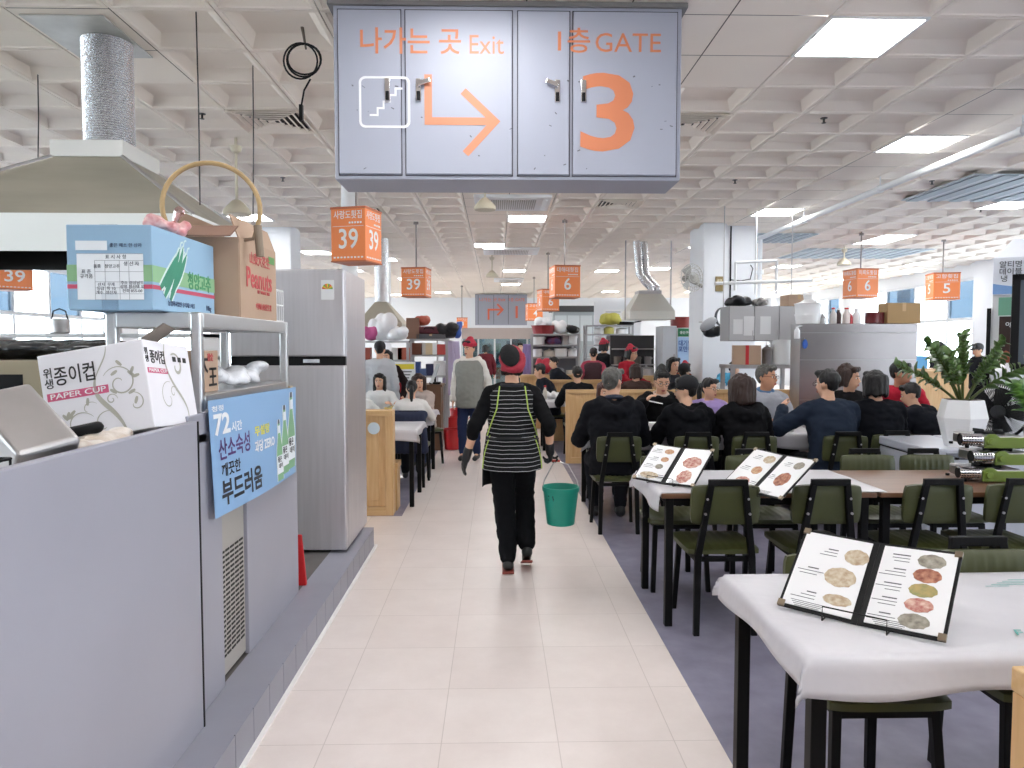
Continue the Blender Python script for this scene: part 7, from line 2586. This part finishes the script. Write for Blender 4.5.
t = thing('food_drum', 'big white plastic drum with lid on the steel prep table', 'drum', (xat(783, 9.85), 9.95, zp + 0.004))
MB().lathe([(0.13, 0), (0.14, 0.01), (0.145, 0.30), (0.15, 0.3), (0.15, 0.33), (0, 0.34)], 24).build('drum', WHITEPL, t, smooth=True)
MB().tube([(0.145, 0, 0.25), (0.2, 0, 0.22), (0.2, 0, 0.12), (0.145, 0, 0.08)], 0.008, 6).build('handle', WHITEPL, t)
bundle(xat(781, 9.8), 9.95, 0.525, 0.3, 0.3, 0.42, m_film, 'white sack standing on the lower shelf of the prep table', seed=25)
carton(xat(737, 9.75), 9.9, 0.525, 0.2, 0.3, 0.40, WHITEP, 'white box standing on the lower shelf of the prep table', name='white_box')
carton(xat(718, 10.4), 10.5, 0.6, 0.2, 0.25, 0.42, WHITEP, 'white foam box on a stool below the big column', name='white_box')
t = thing('stool', 'dark stool holding the white foam box below the column', 'stool', (xat(718, 10.4), 10.5, 0.003))
MB().b2(-0.14, 0.14, -0.14, 0.14, 0.56, 0.597).build('seat', BLACKP, t)
for a in (-0.11, 0.11):
    for b in (-0.11, 0.11):
        MB().b2(a - 0.015, a + 0.015, b - 0.015, b + 0.015, 0, 0.56).build('leg', BLACKM, t)
# white water pipes over the cabinets
wp = MB()
wp.cyl((ca0, 10.6, 2.45), (ca1 + 0.4, 10.6, 2.5), 0.025)
wp.cyl((ca0 + 0.3, 10.6, 2.35), (ca0 + 0.3, 10.6, 2.75), 0.02)
wp.cyl((ca0 + 0.3, 10.6, 2.75), (ca0 + 0.9, 10.6, 2.78), 0.02)
wp.cyl((ca0 + 0.9, 10.6, 2.78), (ca0 + 0.9, 10.6, 2.3), 0.02)
wp.cyl((ca0 + 0.6, 10.62, 2.3), (ca0 + 0.6, 10.62, CEIL), 0.012)
tag(wp.build('water_pipe', WHITEP, smooth=True), 'thin white water pipes above the grey wall cabinets', 'pipe')
for (px, py, Y, sc_) in ((706, 302, 12.5, 1), ):
    pass

# steel stall wall -----------------------------------------------------
Ys = 9.05
sx0, sx1 = xat(799, Ys), xat(915, Ys)
szt = topz(850, 324, Ys)
t = thing('steel_screen', 'tall brushed steel stall screen behind the red jacket man', 'screen', ((sx0 + sx1) / 2, Ys, 0.003))
w2 = (sx1 - sx0) / 2
MB().b2(-w2, w2, 0.0, 0.30, 0, szt).build('core', STEEL2, t)
zz_ = [0.02, topz(850, 400, Ys), topz(850, 360, Ys), topz(850, 333, Ys), szt + 0.003]
m_scr2 = mat('screen_steel', '#9d9797', 0.34, 0.9, var=0.1, vscale=1.6, bump=0.06, bscale=1.8)
for k_ in range(4):
    MB().b2(-w2 - 0.002, w2 + 0.002, -0.008, 0.0, zz_[k_] + 0.003, zz_[k_ + 1] - 0.003).build('panel', m_scr2, t, bevel=0.002)
t.rotation_euler = (0, 0, 0)
BG = 'containers on top of the steel stall screen'
zt_ = szt + 0.008
t = thing('food_drum', 'stacked white plastic tubs on the left end of the steel screen', 'drum', (xat(806, Ys + .15), Ys + 0.15, zt_))
MB().lathe([(0.14, 0), (0.155, 0.1), (0.16, 0.1), (0.16, 0.12), (0.15, 0.12), (0.16, 0.24), (0.17, 0.25), (0.1, 0.27), (0.05, 0.30), (0.06, 0.36), (0.0, 0.38)], 24).build('tub', WHITEPL, t, smooth=True)
for i, (px, hh_, r_, m_, nm) in enumerate(((820, 0.13, 0.05, STEEL2, 'short steel jar'), (831, 0.20, 0.042, flat('#d8d2cf', 0.3), 'pale bottle'), (836, 0.19, 0.035, flat('#3a1616', 0.3), 'dark brown bottle'), (844, 0.2, 0.045, flat('#e6d9d4', 0.3), 'white bottle with red cap'), (848, 0.14, 0.03, flat('#b5343a', 0.3), 'small red bottle'), (854, 0.19, 0.045, WHITEPL, 'white bottle'))):
    t = thing('bottle', nm + ' standing on the steel stall screen', 'bottle', (xat(px, Ys + .15), Ys + 0.14, zt_), 0, BG)
    MB().lathe([(r_ * 0.95, 0), (r_, 0.01), (r_, hh_ * 0.6), (r_ * 0.45, hh_ * 0.8), (r_ * 0.45, hh_ * 0.9)], 14).build('body', m_, t, smooth=True)
    MB().cyl((0, 0, hh_ * 0.9), (0, 0, hh_), r_ * 0.55).build('cap', RED if i in (3, 1) else WHITEPL, t)
for i, px in enumerate((869, 876)):
    pot_(xat(px, Ys + .15), Ys + 0.12 + 0.05 * i, zt_, 0.085, 0.135, flat('#6a2426', 0.4), ['dark red tub on the steel screen, left of the pair', 'dark red tub on the steel screen, right of the pair beside the carton'][i], BG, 'tub', 'tub')
carton(xat(897, Ys + .15), Ys + 0.16, zt_, 0.42, 0.24, 0.255, mat('carton_tan', '#a98a60', 0.8), 'tan carton on the right end of the steel stall screen')
for q in bpy.data.objects:
    pass
# small bottles and blue sponge on the left of screen
t = thing('spray_bottle', 'small clear bottle hanging at the left edge of the steel screen', 'bottle', at(797, 333, Ys - 0.045))
MB().lathe([(0.03, -0.07), (0.035, -0.06), (0.035, 0.03), (0.015, 0.06), (0.015, 0.08)], 14).build('body', WHITEPL, t, smooth=True)
MB().cyl((0, 0, 0.08), (0.09, 0.05, 0.09), 0.008).build('hook', STEEL2, t)
t = thing('wall_hook_brush', 'blue sponge hanging on the steel stall screen', 'sponge', at(805, 344, Ys - 0.03))
MB().sph((0, 0, 0), (0.035, 0.018, 0.06), n=12).build('sponge', flat('#3a62b5', 0.8), t)
MB().cyl((0, 0.0, 0.05), (0, 0.04, 0.09), 0.004).build('hook', STEEL2, t)

# ================================================================ RIGHT EDGE: SHOWCASE, POSTER, SCREEN
Yp = 6.9
a, b = xat(989, Yp), xat(989, Yp) + 0.8
t = thing('drinks_showcase', 'white drinks showcase with lettered header and black drama poster', 'showcase', (a + 0.4 * math.cos(R(34)), Yp - 0.4 * math.sin(R(34)), 0.003), R(-34))
w2 = 0.4
zt_, zh_ = topz(1000, 246, Yp), topz(1000, 296, Yp)
MB().b2(-w2, w2, 0, 0.7, 0, zh_).build('body', WHITEP, t, bevel=0.006)
hd = MB()
hd.loft([rect(-w2, w2, -0.03, 0.7, zh_), rect(-w2, w2, -0.03, 0.7, zt_ - 0.12), rect(-w2 + 0.15, w2 - 0.15, 0.1, 0.6, zt_ + 0.06)])
hd.build('header', flat('#e3e6ee', 0.5), t)
sw_ = MB()
n_ = 14
sw_.prism([(-w2, zh_ + 0.01), (w2, zh_ + 0.01)] + [(w2 - 2 * w2 * k_ / n_, zh_ + 0.05 + 0.14 * (k_ / n_ - 0.35) ** 2) for k_ in range(n_ + 1)], 0.002, M=Matrix.Translation((0, -0.032, 0)) @ rotm((PI / 2, 0, 0)))
sw_.build('printed_wave', flat('#7fa6d8', 0.5), t)
text('lettering', '알티명\n데이블\n냉  고', 0.066, (-w2 + 0.135, -0.034, (zh_ + zt_) / 2 - 0.02), FACE_CAM, flat('#3c3f48'), t, 0.008)
MB().b2(-w2 + 0.05, w2, -0.004, 0, topz(1000, 316, Yp), zh_ - 0.02).build('green_panel', flat('#7fb79a', 0.4), t)
ps = MB().b2(-w2 + 0.06, w2 - 0.05, -0.006, 0, topz(1000, 384, Yp), topz(1000, 317, Yp)).build('poster', mat('poster_dark', '#22201f', 0.4, col2='#4a2a22', vscale=3), t)
text('lettering', 'ogn | OLO', 0.07, (-w2 + 0.24, -0.009, topz(1000, 324, Yp)), FACE_CAM, WHITEP, t, 0.01, width=0.26)
text('lettering', '귀신\n경찰', 0.11, (-w2 + 0.34, -0.009, topz(1000, 342, Yp)), FACE_CAM, WHITEP, t, 0.02, shear=0.2)
fg = MB()
r_ = random.Random(2)
for k_ in range(7):
    xx_, zz2 = -w2 + 0.12 + 0.08 * k_, topz(1000, 368, Yp) + r_.uniform(-0.05, 0.06)
    fg.prism([(xx_ + 0.05 * math.cos(q), zz2 + 0.11 * math.sin(q)) for q in [2 * PI * i / 12 for i in range(12)]], 0.0015, M=Matrix.Translation((0, -0.007, 0)) @ rotm((PI / 2, 0, 0)), mi=k_ % 3)
fg.build('printed_figures', [flat('#a85a42'), flat('#c9a390'), flat('#6e2a22')], t)
MB().b2(-w2 - 0.04, -w2 - 0.005, -0.02, 0.6, 0.0, zh_ - 0.12).build('side_panel', BLACKP, t)

Yt = 6.25
pa_, pb_2 = at(1012.5, 275, Yt), at(1012.5, 370, Yt)
t = thing('display_screen', 'black-framed screen on a stand at the right picture edge', 'screen', (pa_.x + 0.42 * math.cos(R(34)), Yt - 0.42 * math.sin(R(34)), 0.003), R(-34))
zc_ = (pa_.z + pb_2.z) / 2
hh_ = (pa_.z - pb_2.z) / 2
f = MB()
f.b2(-0.42, -0.36, -0.03, 0.03, zc_ - hh_, zc_ + hh_).b2(0.36, 0.42, -0.03, 0.03, zc_ - hh_, zc_ + hh_).b2(-0.42, 0.42, -0.03, 0.03, zc_ + hh_ - 0.05, zc_ + hh_).b2(-0.42, 0.42, -0.03, 0.03, zc_ - hh_, zc_ - hh_ + 0.05)
f.build('frame', BLACKP, t, bevel=0.004)
MB().b2(-0.36, 0.36, -0.01, 0.01, zc_ - hh_ + 0.05, zc_ + hh_ - 0.05).build('screen_panel', mat('screen_grey', '#5b6570', 0.15), t)
MB().b2(-0.03, 0.03, -0.02, 0.02, 0.02, zc_ - hh_).b2(-0.25, 0.25, -0.2, 0.2, 0, 0.02).build('stand', BLACKM, t)
# white bag heap between screen and fan
bundle(at(1008, 378, 6.3).x, 6.3, topz(1008, 384, 6.3) - 0.02, 0.34, 0.22, 0.22, m_film, 'white plastic bag on the ledge under the black-framed screen', seed=31)
t = thing('display_ledge', 'white ledge under the black-framed screen behind the plants', 'ledge', (at(1010, 385, 6.3).x, 6.3, 0.003))
MB().b2(-0.16, 0.16, -0.12, 0.10, 0, topz(1008, 384, 6.3) - 0.03).build('body', WHITEP, t)

# window-side extras
t = carton(xat(908, 13.0), 13.0, 1.15, 0.5, 0.3, 0.22, flat('#5aa2d6', 0.5), 'bright blue crate on the wood screen near the right windows', name='plastic_crate')
t2 = thing('window_counter', 'wooden counter under the blue crate near the right windows', 'counter', (xat(910, 13.0), 13.0, 0.003))
MB().b2(-0.5, 0.6, -0.25, 0.25, 0, 1.148).build('body', WOODL, t2)

# ================================================================ LEFT BACKGROUND
Yl = 12.6
lx0, lx1 = xat(411, Yl), xat(447, Yl)
zsl = [0.9, topz(430, 376, Yl), topz(430, 355, Yl), topz(430, 339, Yl)]
rack(lx0, lx1, Yl, 0.4, zsl, 'metal rack of boxes and tins left of the aisle')
LG = 'goods on the left rack'
Wl = lx1 - lx0
for i, (u, w_, h_, m_, nm) in enumerate(((0.15, 0.16, 0.2, flat('#6e3f2c', 0.5), 'brown box'), (0.36, 0.06, 0.2, flat('#cfcac4', 0.5), 'slim pale packet'), (0.5, 0.12, 0.2, flat('#d9c7a4', 0.5), 'cream tin'), (0.66, 0.08, 0.2, WHITEP, 'white packet'), (0.83, 0.14, 0.18, flat('#c04a44', 0.5), 'red box'))):
    carton(lx0 + u * Wl, Yl + 0.15, zsl[2] + 0.003, w_, 0.2, h_, m_, nm + ' on the upper shelf of the left rack', 'grocery_box', group=LG)
for i, (u, w_, h_, m_, nm) in enumerate(((0.12, 0.16, 0.24, flat('#37508a', 0.5), 'blue box'), (0.33, 0.14, 0.12, flat('#5a6f9a', 0.5), 'grey blue box'), (0.52, 0.14, 0.2, flat('#20264a', 0.5), 'navy box'), (0.78, 0.2, 0.25, WHITEP, 'white box'))):
    carton(lx0 + u * Wl, Yl + 0.15, zsl[1] + 0.003, w_, 0.2, h_, m_, nm + ' on the lower shelf of the left rack', 'grocery_box', group=LG)
carton(lx0 + 0.05 * Wl, Yl + 0.2, zsl[3], 0.22, 0.3, 0.36, CARDD, 'brown carton on top of the left rack at its left end')
t = thing('suitcase', 'dark red folded bag lying on top of the left rack', 'bag', (lx0 + 0.5 * Wl, Yl + 0.2, zsl[3] + 0.09))
MB().b2(-0.26, 0.26, -0.14, 0.14, 0, 0.13).build('case', flat('#5d2c36', 0.5), t, bevel=0.04, seg=4)
MB().tube([(-0.08, -0.14, 0.08), (-0.06, -0.17, 0.1), (0.06, -0.17, 0.1), (0.08, -0.14, 0.08)], 0.01, 6).build('handle', BLACKP, t)
carton(lx0 + 0.55 * Wl, Yl + 0.2, zsl[3], 0.5, 0.3, 0.085, flat('#5a5a5e', 0.6), 'flat grey box under the dark red bag on the left rack', name='flat_box')
bundle(lx0 + 1.0 * Wl, Yl + 0.2, zsl[3], 0.5, 0.35, 0.32, m_bfilm, 'black padded bag on the right end of the left rack top', seed=41)
bundle(lx1 + 0.17, Yl + 0.2, zsl[3], 0.18, 0.2, 0.36, flat('#3e5fb0', 0.5), 'blue and white bag at the aisle end of left rack', seed=42)
bundle(lx0 + 0.3 * Wl, Yl + 0.2, zsl[3] + 0.223 + 0.0, 0.3, 0.2, 0.2, flat('#b95a45', 0.5), 'orange red bag piled above the dark red bag', seed=43)
t = thing('rack_base', 'steel cabinet under the metal rack left of the aisle', 'cabinet', ((lx0 + lx1) / 2, Yl + 0.1, 0.003))
MB().b2(-Wl / 2 + 0.03, Wl / 2 - 0.03, -0.02, 0.26, 0, 0.86).build('body', STEEL2, t)
t = thing('cash_register', 'white angled cash terminal on the brown counter left of aisle', 'register', (xat(435, 11.0), 11.05, 0.98))
MB().box((0, 0, 0.16), (0.04, 0.26, 0.3), (0, 0.35, 0)).build('screen', flat('#c9cfd2', 0.4), t)
MB().b2(-0.08, 0.08, -0.1, 0.1, 0, 0.03).box((0, 0, 0.06), (0.03, 0.05, 0.1)).build('foot', BLACKP, t)
t = thing('side_counter', 'brown wooden counter end left of the aisle beside red bucket', 'counter', (xat(433, 11.0), 11.0, 0.003))
MB().b2(-0.13, 0.13, -0.15, 0.35, 0, 0.94).build('body', mat('dark_wood', '#6b4a34', 0.5), t)
MB().b2(-0.15, 0.15, -0.17, 0.37, 0.94, 0.975).build('top', mat('dark_wood', '#6b4a34', 0.5), t)


def red_bucket(x, y, z, h, r, label):
    t = thing('bucket', label, 'bucket', (x, y, z), 0, 'red plastic buckets')
    MB().lathe([(r * 0.75, 0), (r * 0.8, 0.004), (r * 0.97, h - 0.03), (r * 1.03, h - 0.03), (r * 1.03, h), (r * 0.96, h), (r * 0.75, 0.012), (0, 0.012)], 24).build('pail', RED, t, smooth=True)
    MB().tube([(r * 1.02, 0, h - 0.03), (r * 1.2, -0.02, h - 0.09), (r * 1.2, -0.03, h - 0.15), (r, -0.02, h - 0.2)], 0.006, 6).build('handle', RED, t)


q = fl(452, 450.5)
red_bucket(q.x, q.y + 0.13, 0.003, 0.31, 0.145, 'larger red bucket on the aisle floor left, beside the brown counter')
q = fl(458, 424)
red_bucket(xat(459, 13.5), 13.5, 0.003, 0.4, 0.17, 'red bucket standing behind the woman in grey vest')
red_bucket(xat(453, 13.2), 12.95, 0.003, 0.3, 0.12, 'small red bucket farther behind, beside the left rack')
# shelves with white bags behind the man in grey sweater
t = rack(xat(357, 12.0), xat(408, 12.0), 12.0, 0.4, [0.9, topz(380, 360, 12), topz(380, 341, 12)], 'metal rack with white bags above the man in grey sweater')
zb_ = topz(380, 341, 12)
for i, (px, w_, h_, m_, nm) in enumerate(((372, 0.3, 0.3, flat('#c95c92', 0.5), 'pink and green bag'), (382, 0.45, 0.5, m_film, 'tall white bag'), (396, 0.45, 0.28, m_film, 'low white bag'))):
    bundle(xat(px, 12.2), 12.2, zb_, w_, 0.3, h_, m_, nm + ' on the rack above the man in grey sweater', seed=50 + i)
for i, (px, m_) in enumerate(((366, flat('#9c4a3a', 0.5)), (398, flat('#d8d5d0', 0.5)), (404, flat('#b9604a', 0.5)))):
    carton(xat(px, 12.2), 12.2, topz(380, 360, 12), 0.18, 0.2, 0.2, m_, ['rust coloured box', 'pale box', 'orange brown box'][i] + ' on the shelf behind the man in grey sweater', 'grocery_box', group=LG)
t = thing('notice_board', 'yellow and white printed board left of the metal rack', 'board', (xat(404, 11.9), 11.955, topz(404, 388, 11.9)))
hN = topz(404, 362, 11.9) - topz(404, 388, 11.9)
MB().b2(-0.18, 0.18, 0, 0.02, 0, hN).build('sheet', WHITEP, t)
MB().b2(-0.16, 0.16, -0.002, 0, hN * 0.72, hN * 0.92).build('printed_band', flat('#e0cf3d', 0.5), t)
lt_ = MB()
for q in range(5):
    lt_.b2(-0.14, 0.12 - 0.02 * q, -0.002, 0, hN * 0.6 - q * 0.05, hN * 0.6 - q * 0.05 + 0.02)
lt_.build('lettering', flat('#77787c'), t)
b_ = MB()
for k_ in range(4):
    b_.cap((-0.06 + k_ * 0.04, 0, 0.5), (-0.10 + k_ * 0.07, 0.01, 0.0), 0.035, 0.05, 8)
t = thing('red_apron', 'red apron hanging on the rack left of the notice board', 'apron', (xat(396, 11.9), 11.94, topz(396, 402, 11.9)))
remesh(b_, 'cloth', flat('#a81f2c', 0.8), t, 0.016, 2)
# left hood and ducts
Yq = 13.4
hx = xat(388, Yq)
t = thing('range_hood', 'beige range hood with white duct behind the orange 39 signs', 'range hood', (hx, Yq, 0))
z0_, z1_, z2_ = topz(388, 330, Yq), topz(388, 324, Yq), topz(388, 302, Yq)
hb = MB()
wx_ = xat(406, Yq) - hx
hb.loft([rect(-wx_ * 1.4, wx_, -0.5, 0.6, z0_), rect(-wx_ * 1.4, wx_, -0.5, 0.6, z1_), rect(-0.2, 0.0, -0.1, 0.2, z2_)])
hb.build('canopy', mat('hood_beige', '#bdb8a8', 0.45, 0.4), t)
MB().cyl((-0.1, 0.05, z2_ - 0.02), (-0.1, 0.05, CEIL), 0.13, n=18).build('duct', mat('foil', '#d2d2d4'), t, smooth=True)
tag(MB().cyl((at(350, 290, 8.6).x, 8.6, 1.2), (at(350, 270, 8.6).x, 8.6, CEIL), 0.09, n=18).build('duct_pipe', WHITEP, smooth=True), 'white duct pipe rising behind the steel refrigerator', 'duct')
# hanging lilac aprons left of the aisle
for i, (px, Y, lab) in enumerate(((449, 12.9, 'pale lilac apron hanging at the aisle end of the left rack'), (456, 14.5, 'second pale lilac apron hanging farther down the left side'))):
    b_ = MB()
    for k_ in range(5):
        b_.cap((-0.05 + k_ * 0.025, 0.02 * (k_ % 2), 0), (-0.09 + k_ * 0.045, 0.03 * (k_ % 2), -0.9), 0.025, 0.04, 8)
    zt_ = topz(px, 342, Y)
    t = thing('hanging_apron', lab, 'apron', (xat(px, Y), Y, zt_), 0, 'lilac aprons')
    remesh(b_, 'cloth', mat('lilac_pale', '#b5aac6', 0.8), t, 0.016, 2)
    MB().cyl((0, 0.0, 0), (-0.2, 0.0, 0.05), 0.012).cyl((-0.2, 0, 0.05), (-0.2, 0, -zt_), 0.015).build('hook_pole', STEEL2, t)

# ================================================================ FAR SHOP FRONT
Yz = 25.0
f0, f1 = xat(462, Yz), xat(560, Yz)
t = thing('shop', 'far glazed shop front with steel header across the aisle', 'shop front', ((f0 + f1) / 2, Yz, 0.003))
w2 = (f1 - f0) / 2
zh0, zh1 = topz(500, 339, Yz), topz(500, 328, Yz)
MB().b2(-w2, w2, 0, 0.3, zh0, zh1).build('header', mat('header_steel', '#b5aaa4', 0.35, 0.6), t)
fr_ = MB()
for k_ in range(7):
    a_ = -w2 + k_ * 2 * w2 / 6
    fr_.b2(a_ - 0.03, a_ + 0.03, 0.08, 0.16, 0, zh0)
fr_.build('mullion', flat('#c3c8ca', 0.4), t)
MB().b2(-w2, w2, 0.11, 0.12, 0.02, zh0).build('glazing', glass_mat('shop_glass', '#cfe3e6', 0.15), t)
cg = MB()
r_ = random.Random(9)
for k_ in range(40):
    x0_ = r_.uniform(-w2, w2 - 0.3)
    z0_ = r_.choice((0.4, 0.9, 1.35))
    cg.b2(x0_, x0_ + r_.uniform(0.1, 0.35), 0.7, 0.9, z0_, z0_ + r_.uniform(0.15, 0.4), k_ % 5)
for z_ in (0.38, 0.88, 1.33):
    cg.b2(-w2, w2, 0.65, 1.0, z_ - 0.03, z_, 5)
cg.b2(-w2, w2, 1.0, 1.05, 0, zh0 + 0.3, 5)
cgo = cg.build('shelf_goods', [flat('#4e86a8'), flat('#9db4a0'), flat('#c6c2b4'), flat('#c97a4a'), flat('#556070'), flat('#b9c4c8')], t)
cgo['kind'] = 'stuff'
t = thing('glass_stall', 'grey glazed stall box far right of the aisle above the racks', 'stall', (xat(580, 23.0), 23.0, 0.003))
MB().b2(-0.85, 0.85, 0, 0.5, 0, topz(580, 312, 23.0)).build('body', flat('#9aa3a6', 0.4), t)
MB().b2(-0.95, 0.95, -0.1, 0.6, topz(580, 312, 23.0), topz(580, 306, 23.0)).build('roof', flat('#3e3f40', 0.6), t)
gl_ = MB()
for k_ in range(4):
    gl_.b2(-0.8 + k_ * 0.4, -0.43 + k_ * 0.4, -0.012, 0, 1.7, topz(580, 314, 23.0) - 0.05)
gl_.build('window_pane', flat('#c3cccf', 0.2), t)

# tiny steel fixtures and plants done: remove the helper scene
bpy.data.scenes.remove(TMP)
